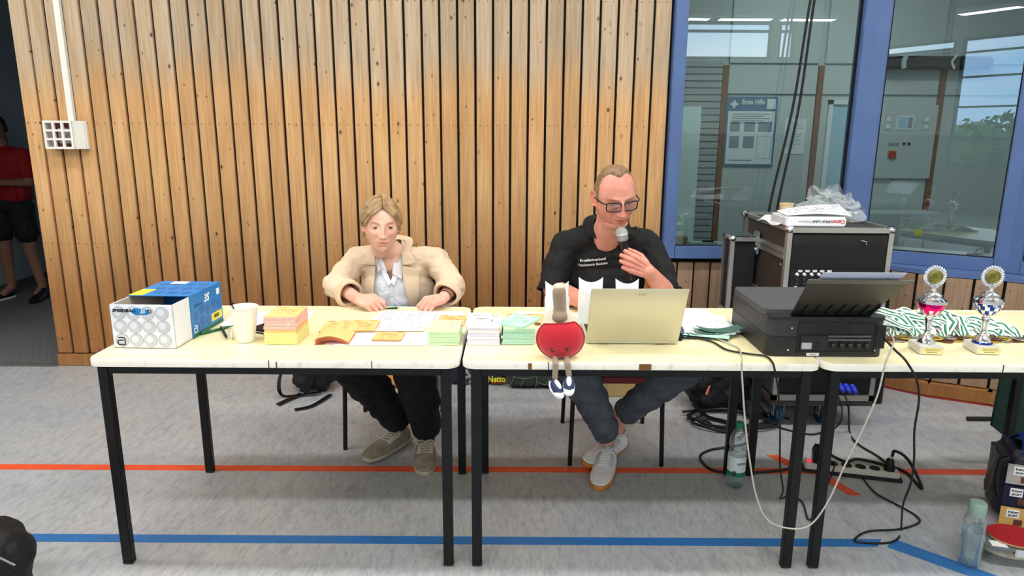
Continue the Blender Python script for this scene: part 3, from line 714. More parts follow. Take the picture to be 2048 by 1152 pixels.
def aform(M, par, m, s=1):
    b = MB(); P_ = [(0, .85), (.55, .85), (.72, .68), (.72, 0), (.0, 0), (-.12, .12), (-.12, .40), (0, .52), (.56, .52)]
    b.ribbon([(x*s, y*s, 0) for x, y in P_], .15*s, .0006, up=(0, 0, 1)); b.build('logo', m, par, M=M)
aform(T(-.088, -.0022, .012) @ FRONT, tr_, M_txtk, .030)
sl_ = MB(); ys = .115; ye = .36; e = .002; ww = w2+.002; hs_ = hh+.002
sl_.box(-ww-e, -ww, ys, ye, 0, hs_); sl_.box(ww, ww+e, ys, ye, 0, hs_); sl_.box(-ww-e, ww+e, ys, ye, hs_, hs_+e); sl_.box(-ww, ww, ye-.002, ye, .003, hs_)
slv = sl_.build('sleeve', M_bxb, bx)
MB().box(ww+e, ww+e+.0006, ys, ye, 0, .012).build('green_band', mat('band_green', s2l(20, 110, 70), .5), slv)
for r_ in range(2):
    for c in range(5):
        y = ys+.035+c*.046; z_ = .075-r_*.040+.012*(c % 2)
        MB().prism([(y+.019*cos(2*pi*k/20), z_+.019*sin(2*pi*k/20)) for k in range(20)], ww+e, ww+e+.0005, 'x').build('printed_ball', M_ballb, slv)
for r_ in range(3):
    for c in range(4):
        x = -.075+c*.05+.02*(r_ % 2); y = ys+.05+r_*.07
        if x < .1: MB().prism([(x+.02*cos(2*pi*k/20), y+.02*sin(2*pi*k/20)) for k in range(20)], hs_+e, hs_+e+.0005).build('printed_ball', M_ballb, slv)
MB().box(-.11, -.06, ys+.005, ys+.10, hs_+e, hs_+e+.0007).build('yellow_strip', M_yel, slv)
MB().box(-.06, .0, ye-.05, ye-.01, hs_+e, hs_+e+.0007).build('white_strip', M_txtw, slv)
SIDE = Matrix(((0, 0, 1, 0), (1, 0, 0, 0), (0, 1, 0, 0), (0, 0, 0, 1)))    # text on a face looking +X
text('lettering', '3S', .040, T(ww+e+.0006, ys+.12, .122) @ SIDE, M_txtw, slv, shear=.3, bold=.0012)
text('lettering', 'SPEEDBALL', .013, T(ww+e+.0006, ys+.055, .112) @ SIDE, M_ballb, slv, shear=.2, bold=.0004)
aform(T(ww+e+.0006, ys+.014, .018) @ SIDE, slv, M_txtw, .028)
MB().box(ww+e, ww+e+.0008, ys+.15, ys+.235, .022, .052).build('yellow_label', M_yel, slv)
text('lettering', 'SPEED', .018, T(ww+e+.0012, ys+.19, .037) @ SIDE, M_txtk, slv, bold=.0004, sx=.9)
MB().box(ww+e, ww+e+.0008, ys+.205, ys+.228, .115, .138).build('white_patch', M_txtw, slv)
# pens beside the box
def pen(p0, p1, m, label, r=.005, tipm=None, cat='pen'):
    c = (Vector(p0)+Vector(p1))/2; t = thing('pen', label, cat, tuple(c)); d = (Vector(p1)-Vector(p0)); dn = d.normalized()
    a = -d/2; e_ = d/2
    MB().cyl(a, a+d*.82, r, n=12).build('barrel', m, t, smooth=40)
    MB().cyl(a+d*.82, e_, r*.95, r*.15, n=12).build('tip', tipm or m, t, smooth=40)
    MB().tube([a+dn*.005+Vector((0, 0, r+.001)), a+dn*.04+Vector((0, 0, r+.0015))], .0012, 6).build('clip', MATS['chrome'] if 'chrome' in MATS else M_white, t)
    return t
mat('chrome', (.82, .82, .84), .12, 1.0)
pen((-1.093, 2.50, TZ+.008), (-1.015, 2.36, TZ+.008), mat('pen_dark', s2l(30, 40, 38), .4), 'dark marker pen lying right beside the ball box')
pen((-1.055, 2.49, TZ+.008), (-.995, 2.355, TZ+.008), M_white, 'white marker pen crossing beside the dark pen')
pen((-1.135, 2.42, TZ+.006), (-1.06, 2.53, TZ+.006), mat('pen_green', s2l(20, 96, 62), .4), 'green pen lying along the side of the ball box')
# cup with stirrer
def cup(x, y, z, r0, r1, h, m, label, lean=0):
    t = thing('paper_cup', label, 'cup', (x, y, z))
    prof = [(r0*.96, .003), (r0, .0), (r1, h-.003), (r1+.002, h-.002), (r1+.0025, h), (r1, h+.0015), (r1-.0015, h), (r1-.002, h-.004), (r0-.002, .004), (.001, .0035)]
    vs = MB(); vs.lathe(prof, n=40); vs.build('cup_wall', m, t, smooth=50); return t
M_cup = mat('cup_white', s2l(244, 242, 230), .35)
c_ = cup(-.945, 2.355, TZ+.0015, .030, .0475, .125, M_cup, 'tall white plastic cup on the left table')
st = thing('stirrer', 'black stirrer sticking out of the tall white cup', 'stirrer', (-.955, 2.36, TZ+.006))
MB().tube([(.008, -.004, .004), (-.028, .0, .112), (-.036, .0, .136)], .0022, 6).tube([(-.036, 0, .136), (-.024, 0, .128)], .003, 6).build('stick', M_dark, st)
# dark phone/wallet beneath the stack
ph = thing('wallet', 'flat black case lying between cup and paper stack', 'case', (-.895, 2.475, TZ+.0015), radians(-25))
MB().box(-.075, .075, -.045, .045, 0, .014, bev=.004).build('shell', M_blk, ph, smooth=40); MB().box(-.076, .076, -.046, -.043, .006, .008).build('zip', MATS['chrome'], ph)

# ================================================================ LAPTOP
M_lap = mat('laptop_silver', s2l(204, 200, 178), .34, .55)
lp = thing('laptop', 'open silver laptop seen from behind on the middle table', 'laptop', (.425, 2.42, TZ+.0015))
MB().box(-.162, .162, -.08, .15, .002, .016, bev=.003).build('base', M_lap, lp)
MB().box(-.15, .15, -.02, .12, .016, .0175).build('keyboard', M_blk, lp)
la = math.degrees(atan2(.115, .225)); hl = .236
lid = MB().box(-.162, .162, -.004, .003, 0, hl, bev=.002).build('lid', M_lap, lp, M=T(0, -.085, .016) @ RX(la))
MB().box(-.155, .155, .003, .0038, .006, hl-.006).build('screen', M_dark, lid, M=T(0, -.085, .016) @ RX(la))
text('logo', 'acer', .016, T(0, -.085, .016) @ RX(la) @ T(.01, -.0042, hl-.02) @ FRONT, mat('logo_grey', s2l(170, 166, 146), .3, .6), lid, depth=.0004)
MB().cyl((-.12, -.083, .012), (-.08, -.083, .012), .006).build('hinge', M_lap, lp); MB().cyl((.08, -.083, .012), (.12, -.083, .012), .006).build('hinge', M_lap, lp)
for x in (-.13, .13): MB().cyl((x, -.06, 0), (x, -.06, .003), .007).cyl((x, .13, 0), (x, .13, .003), .007).build('rubber_feet', M_dark, lp)['kind'] = 'stuff'
# dark pouch with cable at the laptop's side
po = thing('pouch', 'blue-black cable pouch beside the laptop\'s right edge', 'pouch', (.615, 2.47, TZ+.0015))
MB().sheet(lambda u, v: (.045*(u-.5)+.02*v, .10*(v-.5), .002+.03*sin(pi*u)*sin(pi*v)**.5), 12, 12, .002).build('fabric', mat('pouch_blue', s2l(58, 84, 104), .6), po, smooth=True)
MB().box(-.030, .002, -.085, -.058, 0, .024, bev=.003).build('plug_block', M_blk, po)

# ================================================================ PRINTER
M_pr = mat('printer_black', s2l(30, 31, 33), .45, bump=(900, .15, .001)); M_pr2 = mat('printer_grey', s2l(78, 78, 80), .5); M_prd = mat('printer_recess', (.008, .008, .009), .5)
pr = thing('printer', 'black inkjet printer seen from its open back on the right tables', 'printer', (1.052, 2.215, TZ+.0015))
Wp = .197; Dp = .40; Hp = .150
def rr2(x0, x1, y0, y1, r): return rrect(x0, x1, y0, y1, r, 5)
MB().prism(rr2(-Wp, Wp, 0, Dp, .03), .0, .068).build('lower_body', M_pr, pr, smooth=30)
MB().prism(rr2(-Wp+.001, Wp-.001, .001, Dp-.001, .03), .068, .07).build('seam_line', M_prd, pr)
MB().prism(rr2(-Wp, Wp, 0, Dp, .03), .070, .125).build('upper_body', M_pr2 if False else mat('printer_mid', s2l(50, 50, 52), .5), pr, smooth=30)
MB().prism(rr2(-Wp+.002, Wp-.004, .05, Dp, .03), .125, .150).build('scanner_lid', mat('printer_top', s2l(74, 75, 78), .55), pr, smooth=30)
MB().prism(rr2(-Wp, Wp, 0, .055, .02), .125, .137).build('back_top_rim', M_pr, pr, smooth=30)
# recess on the back face
rc = MB().box(-.095, .16, -.0015, .001, .018, .118).build('recess', M_prd, pr)
MB().box(-.098, -.095, -.004, .0, .015, .12).box(.16, .163, -.004, 0, .015, .12).box(-.098, .163, -.004, 0, .118, .121).box(-.098, .163, -.004, 0, .015, .018).build('recess_rim', M_pr, pr)
MB().box(-.088, .0, -.006, -.001, .022, .075, bev=.001).build('port_plate', M_pr, pr)
MB().box(-.083, -.050, -.009, -.005, .028, .050, bev=.001).build('ink_window', mat('pale_tag', s2l(170, 174, 178), .4), pr, label='pale grey square tag')
MB().box(-.035, -.018, -.008, -.0055, .028, .050).build('port', M_prd, pr)
for z_ in (.072, .060): MB().cyl((.002, -.006, z_), (.145, -.006, z_), .004).build('roller_bar', M_pr2, pr)
for k in range(5): MB().cyl((.015+k*.028, -.004, .040), (.028+k*.028, -.004, .040), .009).build('roller', M_pr, pr)
MB().box(-.095, -.03, -.003, 0, .085, .115).box(.075, .15, -.003, 0, .085, .115).build('vent_panels', M_pr, pr)['kind'] = 'stuff'
for x, z_ in ((-.118, .098), (-.125, .022), (.172, .098), (.165, .022)): MB().ell((x, -.001, z_), (.003, .0015, .003), nu=10, nv=6).build('screw', M_white, pr)
MB().box(-.062, -.020, -.0025, .0, .003, .013).build('sticker', M_white, pr); text('lettering', 'Canon', .007, T(-.041, -.003, .008) @ FRONT, M_txtk, pr, depth=.0002)
MB().box(.165, .195, -.003, .001, .03, .11).build('side_panel', M_prd, pr)
# rear feed tray leaning out over the back
B0, B1 = Vector((-.113, .032, .137)), Vector((.153, .032, .137)); T0, T1 = Vector((-.172, -.145, .295)), Vector((.095, -.145, .295))
T0, T1 = Vector((-.142, -.15, .293)), Vector((.168, -.15, .293))
def tri(u, v, o=0):
    a = B0.lerp(B1, u); c = T0.lerp(T1, u); n_ = Vector((0, -.66, -.75)); return a.lerp(c, v)+n_*o
trp = MB().sheet(lambda u, v: tri(u, v), 6, 6, .003).build('feed_tray', mat('printer_tray', s2l(44, 42, 38), .4), pr)
for u in (.0, .13, .27, .41, .56, .70, .85, .97):
    MB().ribbon([tri(u, .03, .004), tri(u+.01, .32, .004)], .006, .006, up=(0, -.66, -.75)).build('rib', M_pr, trp)
MB().ribbon([tri(.02, .03, .002), tri(.98, .03, .002)], .014, .008, up=(0, -.66, -.75)).build('tray_hinge', M_pr, trp)
MB().sheet(lambda u, v: tri(u*1.04-.02, .93+.10*v, .003), 4, 2, .003).build('tray_extension', mat('tray_ext', s2l(96, 92, 84), .4), trp)
shp = thing('printer_paper', 'pale bluish sheet standing in the printer feed tray', 'paper', (1.052, 2.215, TZ+.0015))
MB().sheet(lambda u, v: tri(.10+.80*u, .5+.66*v, -.006)+Vector((0, 0, .0)), 8, 8, .0008).build('sheet', mat('sheet_blue', s2l(196, 204, 226), .6), shp)
# ================================================================ SOUND RACK
M_alu = mat('aluminium', s2l(196, 196, 192), .3, .85); M_ply = mat('case_brown', s2l(66, 56, 50), .6, noise=(40, s2l(58, 50, 45), (1, 1, 1), .3, .7)); M_chr = MATS['chrome']
rk = thing('flight_case', 'large rolling flight case with mixer behind the printer', 'case', (1.345, 3.35, 0))
w, d, z0, z1 = .52, .68, .15, 1.045
MB().box(.01, w-.01, .03, d-.01, z0+.02, z1-.012).build('body', M_ply, rk)
MB().box(.028, w-.028, -.002, .032, z0+.05, z1-.035).build('front_void', MATS['dark'], rk)
e = MB()
for x in (0, w-.024): e.box(x, x+.024, -.004, .026, z0, z1)
e.box(0, w, -.004, .026, z1-.024, z1); e.box(0, w, -.004, .026, z0, z0+.03)
for x in (0, w-.02):
    e.box(x-.003 if x == 0 else x, x+.02, 0, d, z1-.018, z1+.002); e.box(x, x+.02, d-.02, d, z0, z1)
e.box(0, w, d-.02, d, z1-.018, z1+.002)
fr_ = e.build('edge_frame', M_alu, rk)
# side rails of the lid, with bands
MB().box(-.004, .012, .02, d-.01, z1-.16, z1-.135).build('lid_band', M_alu, rk); MB().box(-.004, .012, .02, d-.01, z1-.131, z1-.106).build('lid_band', M_alu, rk)
MB().box(-.003, .012, d-.09, d-.06, z0, z1).build('rear_band', M_alu, rk)
lt = MB().box(-.012, .0, .36, .44, z1-.20, z1-.07, bev=.008).build('latch', M_alu, rk); MB().box(-.018, -.011, .375, .425, z1-.15, z1-.09, bev=.004).cyl((-.02, .40, z1-.17), (-.008, .40, z1-.17), .018).build('latch_key', M_chr, lt)
MB().box(-.008, .0, .32, .48, .55, .68, bev=.006).build('handle_dish', M_alu, rk)
for z_ in (z1-.19, z0+.30, .4): MB().ell((-.002, .045, z_), (.004, .006, .006), nu=8, nv=6).build('rivet', M_chr, rk)
for (x, y) in ((0, 0), (w, 0), (0, d), (w, d)): MB().ell((x+(.012 if x == 0 else -.012), y+(.014 if y == 0 else -.014), z1-.008), (.024, .024, .02), nu=12, nv=8).build('ball_corner', M_chr, rk)
# rack contents
MB().box(.03, w-.03, -.004, .01, .845, .965).build('blank_panel', mat('rack_panel', (.004, .005, .006), .4), rk)
MB().box(.03, w-.03, .012, .02, .968, z1-.03).build('upper_panel', MATS['dark'], rk)
MB().tube([(.36, -.006, .985), (.385, -.010, .98), (.385, -.010, .965)], .0025, 6).build('panel_hook', M_chr, rk)
mxp = MB().box(.03, w-.03, -.006, .01, .545, .84).build('mixer_panel', mat('mixer_dark', (.006, .007, .011), .4), rk)
kb = [MB().cyl((0, 0, 0), (0, -.012, 0), .0085, .006, n=12).build('knob', mat('knob_black', s2l(52, 54, 60), .4), rk), MB().cyl((0, 0, 0), (0, -.013, 0), .0085, .006, n=12).build('knob', M_white, rk)]
first = [True, True]
for c in range(12):
    for r in range(8):
        x = .062+c*.036; zz = .815-r*.021-(.004 if r else 0); q = 1 if r == 0 or (r, c) in ((3, 0), (4, 1), (6, 0), (6, 1), (3, 5)) else 0
        if first[q]: kb[q].location = (x, -.006, zz); first[q] = False
        else: copy1(kb[q], (x, -.006, zz), rk)
for c in range(12): MB().box(.046+c*.036, .047+c*.036, -.0075, -.005, .56, .835).build('strip_line', MATS['knob_black'], mxp)
for c in range(5): MB().box(.067+c*.036, .088+c*.036, -.0075, -.005, .826, .837).build('label_tape', M_white, mxp)
MB().box(.03, w-.03, -.006, .01, .20, .535).build('lower_panel', MATS['rack_panel'], rk)
for k in range(3):
    x = .335+k*.033; pg = MB().cyl((x, -.03, .235-.004*k), (x, -.006, .24-.004*k), .0125, n=14).cyl((x, -.06, .222-.004*k), (x, -.03, .232-.004*k), .010, .0125, n=14).build('blue_plug', mat('plug_blue', s2l(44, 64, 190), .4), rk, smooth=40)
MB().box(.0, w, 0, d, z0-.03, z0).build('base_board', M_ply, rk)
for (x, y) in ((.058, .06), (.30, .06), (.07, d-.08), (w-.09, d-.08)):
    cs = MB().box(x-.035, x+.035, y-.04, y+.04, .112, .122).box(x-.028, x-.024, y-.02, y+.03, .045, .112).box(x+.024, x+.028, y-.02, y+.03, .045, .112).build('caster', M_alu, rk)
    MB().cyl((x-.021, y+.01, .052), (x+.021, y+.01, .052), .052, n=28).build('wheel', mat('wheel_blue', s2l(22, 62, 96), .4), cs, smooth=40); MB().cyl((x-.031, y+.01, .052), (x+.031, y+.01, .052), .010).build('axle', M_chr, cs)
# leaning case lid
ld = thing('case_lid', 'black flight case lid with aluminium edges left of the mixer case', 'case lid', (1.19, 3.72, 0))
MB().box(.012, .14, .014, .14, .01, .93).build('panel', MATS['dark'], ld)
e = MB(); e.box(0, .022, 0, .022, 0, .94).box(0, .145, 0, .02, .92, .94).box(0, .02, .13, .15, 0, .94).box(0, .02, 0, .15, .925, .94).box(0, .145, 0, .02, 0, .02)
e.build('edge_frame', M_alu, ld)
MB().box(-.003, .008, .03, .12, .42, .54, bev=.004).build('handle_plate', M_alu, ld); MB().ell((.012, .012, .935), (.022, .022, .018), nu=12, nv=8).build('ball_corner', M_chr, ld); MB().ell((.012, .012, .35), (.014, .014, .03), nu=12, nv=8).build('corner_clip', M_chr, ld)

# on the rack
RZT = 1.049
rm = thing('paper_ream', 'white wrapped ream of copy paper lying upside down on the flight case', 'paper ream', (1.488, 3.41, RZT), radians(-1))
MB().box(-.148, .148, -.04, .17, .0, .046, bev=.006).build('wrapper', mat('ream_white', s2l(236, 238, 242), .35), rm, smooth=40)
UPS = FRONT @ RZ(180)
text('lettering', 'Canon', .026, T(.105, -.0412, .024) @ UPS, mat('text_red', s2l(206, 52, 60), .5), rm, bold=.0005)
text('lettering', 'Black Label', .019, T(.025, -.0412, .024) @ UPS, mat('text_grey', s2l(96, 98, 104), .5), rm, bold=.0003)
text('lettering', 'Premium', .017, T(-.055, -.0412, .024) @ UPS, mat('text_light', s2l(176, 180, 190), .5), rm)
wrp = thing('crumpled_wrapper', 'crumpled white paper wrapper hanging at the flight case corner', 'wrapper', (1.40, 3.56, RZT))
def crum(u, v, s, amp): 
    q = mnoise.noise_vector(Vector((u*3+s, v*3, s)));
    return Vector((q.x, q.y, q.z))*amp
MB().sheet(lambda u, v: Vector((-.075+.17*u, -.10+.32*v-.04*(1-u), .012+.022*sin(pi*u)*sin(pi*v)-.02*(1-u)**3))+crum(u, v, 3, .018), 18, 18, .0008).build('wrapper', M_wh, wrp)
pt = thing('cardboard_sheet', 'white printed sheet leaning across the paper ream', 'paper', (1.52, 3.46, RZT+.05))
MB().sheet(lambda u, v: Vector((-.17+.32*u+.03*v, -.07+.22*v, .001+.035*u*v+.01*sin(pi*u))), 10, 8, .001).build('sheet', M_wh, pt)
pb = MB(); r_ = random.Random(5)
for k in range(9):
    for q in range(12):
        if r_.random() < .5: u, v = .08+q*.075, .12+k*.09; pb.box(-.17+.32*u+.03*v, -.16+.32*u+.03*v+.008, -.07+.22*v, -.066+.22*v, .004+.035*u*v+.01*sin(pi*u), .0055+.035*u*v+.01*sin(pi*u))
pb.build('print', M_ink, pt)['kind'] = 'stuff'
cp = thing('paper_cup', 'small beige paper cup on the flight case', 'cup', (1.475, 3.72, RZT+.001))
MB().lathe([(.026, .003), (.027, 0), (.037, .074), (.039, .075), (.039, .078), (.036, .078), (.0355, .072), (.025, .005), (.001, .004)], n=32).build('cup_wall', mat('cup_beige', s2l(226, 208, 172), .6, noise=(25, s2l(212, 186, 140), (1, 1, 1), .4, .6)), cp, smooth=50)
M_film = bpy.data.materials.new('plastic_film'); M_film.use_nodes = True; n = M_film.node_tree; n.nodes.clear()
o_ = n.nodes.new('ShaderNodeOutputMaterial'); a_ = n.nodes.new('ShaderNodeBsdfTransparent'); b_ = n.nodes.new('ShaderNodeBsdfPrincipled'); m_ = n.nodes.new('ShaderNodeMixShader'); lw_ = n.nodes.new('ShaderNodeLayerWeight'); lw_.inputs[0].default_value = .55
mr_ = n.nodes.new('ShaderNodeMapRange'); mr_.inputs[3].default_value = .08; mr_.inputs[4].default_value = .55
b_.inputs['Base Color'].default_value = (.80, .83, .84, 1); b_.inputs['Roughness'].default_value = .12; a_.inputs[0].default_value = (.93, .95, .95, 1)
n.links.new(lw_.outputs['Facing'], mr_.inputs[0]); n.links.new(mr_.outputs[0], m_.inputs[0]); n.links.new(a_.outputs[0], m_.inputs[1]); n.links.new(b_.outputs[0], m_.inputs[2]); n.links.new(m_.outputs[0], o_.inputs[0])
bg_ = thing('plastic_bag', 'clear plastic bag with ribbons on top of the flight case', 'plastic bag', (1.70, 3.75, RZT))
def bagf(u, v):
    a = 2*pi*u; h = .10*(1-v)**.7
    rx = (.15 if v < .5 else .15)*(v**.5)+.01; p = Vector((cos(a)*rx*1.15, sin(a)*rx*.9, h*(1+.25*sin(3*a+1)+.15*sin(7*a)))); return p+crum(u*2, v*2, 8, .035)+Vector((.02, 0, .012))
MB().grid(bagf, 60, 24).build('film', M_film, bg_, smooth=True)
MB().grid(lambda u, v: Vector((-.09+.10*u, .02+.02*sin(6*u), .05+.11*v))+crum(u, v, 11, .04), 20, 20).build('film_fold', M_film, bg_, smooth=True)
MB().grid(lambda u, v: Vector((-.0+.12*u, .0+.03*sin(5*u), .05+.11*v-.03*u))+crum(u, v, 15, .05), 20, 20).build('film_fold', M_film, bg_, smooth=True)
M_rg = mat('ribbon_green', s2l(16, 122, 84), .55); M_rw = mat('ribbon_white', s2l(240, 242, 238), .55)
for i in range(9):
    r_ = random.Random(i+3); pts = [Vector((r_.uniform(-.11, .13), r_.uniform(-.1, .08), r_.uniform(.006, .045))) for _ in range(5)]
    MB().ribbon(spline(pts, 8), .012, .0008, up=(r_.uniform(-.5, .5), -.5, 1)).build('ribbon', M_rw if i % 3 else M_rg, bg_)
paper(1.56, 3.66, .26, .26, 'flat white papers lying along the flight case top', 4, z=RZT+.0005)

# cables hanging from the ceiling behind the rack
M_cab = mat('cable_black', s2l(8, 8, 9), .45)
def cable(label, pts, r, m, n=10, cat='cable', name='cable'):
    o = MB().tube(spline(pts, n), r, 8).build(name, m, None, smooth=True); tag(o, label, cat); return o
for (px0, px1, pyb, dx, lab) in ((1624, 1537, 425, 0, 'left one of two black cables hanging down in front of the window'), (1632, 1553, 425, .0, 'right one of two black cables hanging down in front of the window')):
    a = PY(px0-3, 0, 4.10); b = PY(px1, pyb, 4.10); mid = PY((px0+px1)/2+5, 215, 4.10); dv = (a-mid)
    cable(lab, [b+Vector((0, -.02, -.30)), b, mid, a, a+dv*1.2+Vector((.02, 0, 0)), Vector((a.x+dv.x*3.0, 4.10, CEIL-.005))], .0075, M_cab)

# ================================================================ WALL ALARM
al = thing('alarm_housing', 'white caged alarm housing on the plank wall with conduit above', 'alarm box', (-2.66, WY-.0, 1.46))
M_al = mat('housing_white', s2l(236, 234, 224), .45)
MB().box(-.112, .108, -.02, -.001, -.082, .082).build('back_plate', M_al, al)
MB().box(-.10, .045, -.022, -.019, -.075, .075).build('red_back', mat('alarm_red', s2l(120, 16, 26), .3), al)
MB().box(-.05, .02, -.045, -.02, -.05, .04, bev=.004).cyl((-.012, -.05, -.01), (-.012, -.02, -.01), .018).build('sounder', mat('alarm_grey', s2l(170, 170, 172), .35, .4), al)
gd = MB()
for k in range(4): gd.box(-.108+k*.0525-.0065, -.108+k*.0525+.0065, -.075, -.06, -.082, .082)
for k in range(4): gd.box(-.112, .058, -.0738, -.0612, -.082+k*.0505, -.082+k*.0505+.0125)
gd.box(-.112, -.106, -.07, 0, -.082, .082).box(.052, .058, -.07, 0, -.082, .082).box(-.112, .058, -.07, 0, .076, .082).box(-.112, .058, -.07, 0, -.082, -.076)
gd.build('cage', M_al, al)
MB().prism([(-.0, .054), (-.07, .054), (-.03, .10), (-.0, .108)], -.082, .082).build('side_shroud', M_al, al, M=Matrix(((0, 1, 0, 0), (1, 0, 0, 0), (0, 0, 1, 0), (0, 0, 0, 1))))
for z_ in (.055, -.065): MB().cyl((.090, -.026, z_), (.090, -.02, z_), .005).build('screw', MATS['nail'], al)
tag(MB().box(-.017, .017, WY-.026-WY, -.001, 0, CEIL-1.545).build('cable_conduit', M_al, None), 'white vertical cable conduit running up the plank wall', 'conduit').location = (-2.632, WY, 1.543)

# ================================================================ TROPHIES AND MEDALS
M_gold = mat('gold', s2l(196, 168, 84), .25, 1.0); M_goldf = mat('gold_face', s2l(176, 170, 92), .4, .6, noise=(60, s2l(120, 116, 50), (1, 1, 1), .4, .6)); M_mar = mat('marble', s2l(222, 220, 214), .35, noise=(12, s2l(186, 184, 180), (1, 1, 1), .5, .75)); M_pl = mat('plate_gold', s2l(236, 222, 160), .3, .3)
M_mag = mat('magenta_chrome', s2l(214, 20, 120), .15, .9); M_blc = mat('blue_chrome', s2l(40, 70, 170), .15, .9)
def trophy(x, y, label, band, swirl, rz):
    t = thing('trophy', label, 'trophy', (x, y, TZ+.0015), rz)
    b = MB().box(-.038, .038, -.045, .045, 0, .028, bev=.002).build('marble_base', M_mar, t)
    pl = MB().box(-.030, .034, -.0462, -.045, .003, .025).build('engraved_plate', M_pl, b)
    for k, tx in enumerate(('KREISMEISTERSCHAFT', 'TISCHTENNIS', 'EINZEL 1. PLATZ')): pass
    ln = MB()
    for k, (zz, ll) in enumerate(((.0205, .024), (.0145, .022), (.0085, .016))):
        r_ = random.Random(k); xx = .002-ll
        while xx < .002+ll: q = r_.uniform(.002, .005); ln.box(xx, xx+q, -.0466, -.0462, zz-.001, zz+.001); xx += q+.001
    ln.build('engraving', MATS['print_ink_dark'], pl)
    MB().lathe([(.026, .028), (.027, .032), (.022, .042), (.016, .052), (.011, .058), (.013, .061), (.009, .066), (.008, .08), (.012, .10), (.0135, .118), (.010, .124), (.012, .128)], n=28, flute=lambda u, z: .08*sin(2*pi*u*7) if z < .05 else 0).build('stem', M_chr, t, smooth=50)
    cupb = MB(); prof = [(.010, .126), (.024, .134), (.037, .150), (.043, .165), (.044, .172)]
    cupb.lathe(prof, n=36, flute=(lambda u, z: .03*sin(2*pi*u*9+z*160)) if swirl else None)
    if swirl:
        bb_ = MB()
        vs = cupb; me = cupb.build('bowl', [M_chr, M_blc], t, smooth=50)
        for p in me.data.polygons: c = p.center; a = (atan2(c.y, c.x)/(2*pi)*9+c.z*30) % 1; p.material_index = 1 if a < .45 else 0
    else:
        me = cupb.build('bowl', [band, M_chr], t, smooth=50)
        for p in me.data.polygons:
            c = p.center; a = (atan2(c.y, c.x)/(2*pi)*8) % 1
            if c.z < .145 and abs(a-.5) < .22+(.145-c.z)*18: p.material_index = 1
    MB().lathe([(.045, .172), (.0465, .173), (.0465, .183), (.043, .185), (.030, .192), (.026, .196), (.030, .199), (.024, .206), (.010, .213), (.008, .222), (.013, .224), (.013, .228), (.004, .230)], n=36, flute=(lambda u, z: .05*sin(2*pi*u*14) if .185 < z < .205 else 0)).build('lid', M_chr, t, smooth=50)
    wr_ = MB()
    for k in range(26):
        a = 2*pi*k/26; c = Vector((cos(a)*.031, 0, .262+sin(a)*.031)); q = Matrix.Rotation(-a-.5, 4, 'Y'); wr_.ell(c, (.0085, .004, .0045), q, 8, 6)
    wr_.tube([(cos(2*pi*k/30)*.027, .001, .262+sin(2*pi*k/30)*.027) for k in range(30)], .004, 6, closed=True)
    wr_.cyl((0, .0, .226), (0, 0, .236), .006, n=10)
    w = wr_.build('laurel_wreath', M_chr, t, smooth=60)
    dc = MB(); disc(dc, 0, .262, .0225, -.0035, 30, .003); f = dc.build('emblem_disc', M_goldf, w, label='gold disc with embossed players')
    em = MB()
    for (cx, cz, rx, rz_, an) in ((-.007, .267, .006, .0035, .6), (.008, .266, .0065, .003, .3), (-.004, .259, .004, .002, -.8), (.006, .258, .005, .0018, .1), (.002, .270, .0018, .0018, 0), (-.006, .252, .005, .0015, -.5)):
        em.ell((cx, -.0038, cz), (rx, .0012, rz_), Matrix.Rotation(-an, 4, 'Y'), 10, 6)
    em.build('embossed_figures', mat('gold_dark', s2l(70, 66, 24), .5, .3), f)
    if swirl: MB().tube([(cos(2*pi*k/24)*.028, sin(2*pi*k/24)*.028, .032) for k in range(24)], .0035, 6, closed=True).build('blue_ring', M_blc, t)
    return t
trophy(1.430, 2.285, 'trophy cup with magenta bowl beside the printer', M_mag, False, radians(-6))
trophy(1.628, 2.290, 'trophy cup with blue and silver swirled bowl at the right', M_blc, True, radians(-6))
M_ms = mat('medal_silver', s2l(176, 172, 160), .3, .9); M_mb = mat('medal_bronze', s2l(120, 76, 50), .35, .9); M_mg = mat('medal_gold', s2l(206, 168, 70), .3, .9)
rnm = random.Random(11)
NM = 30
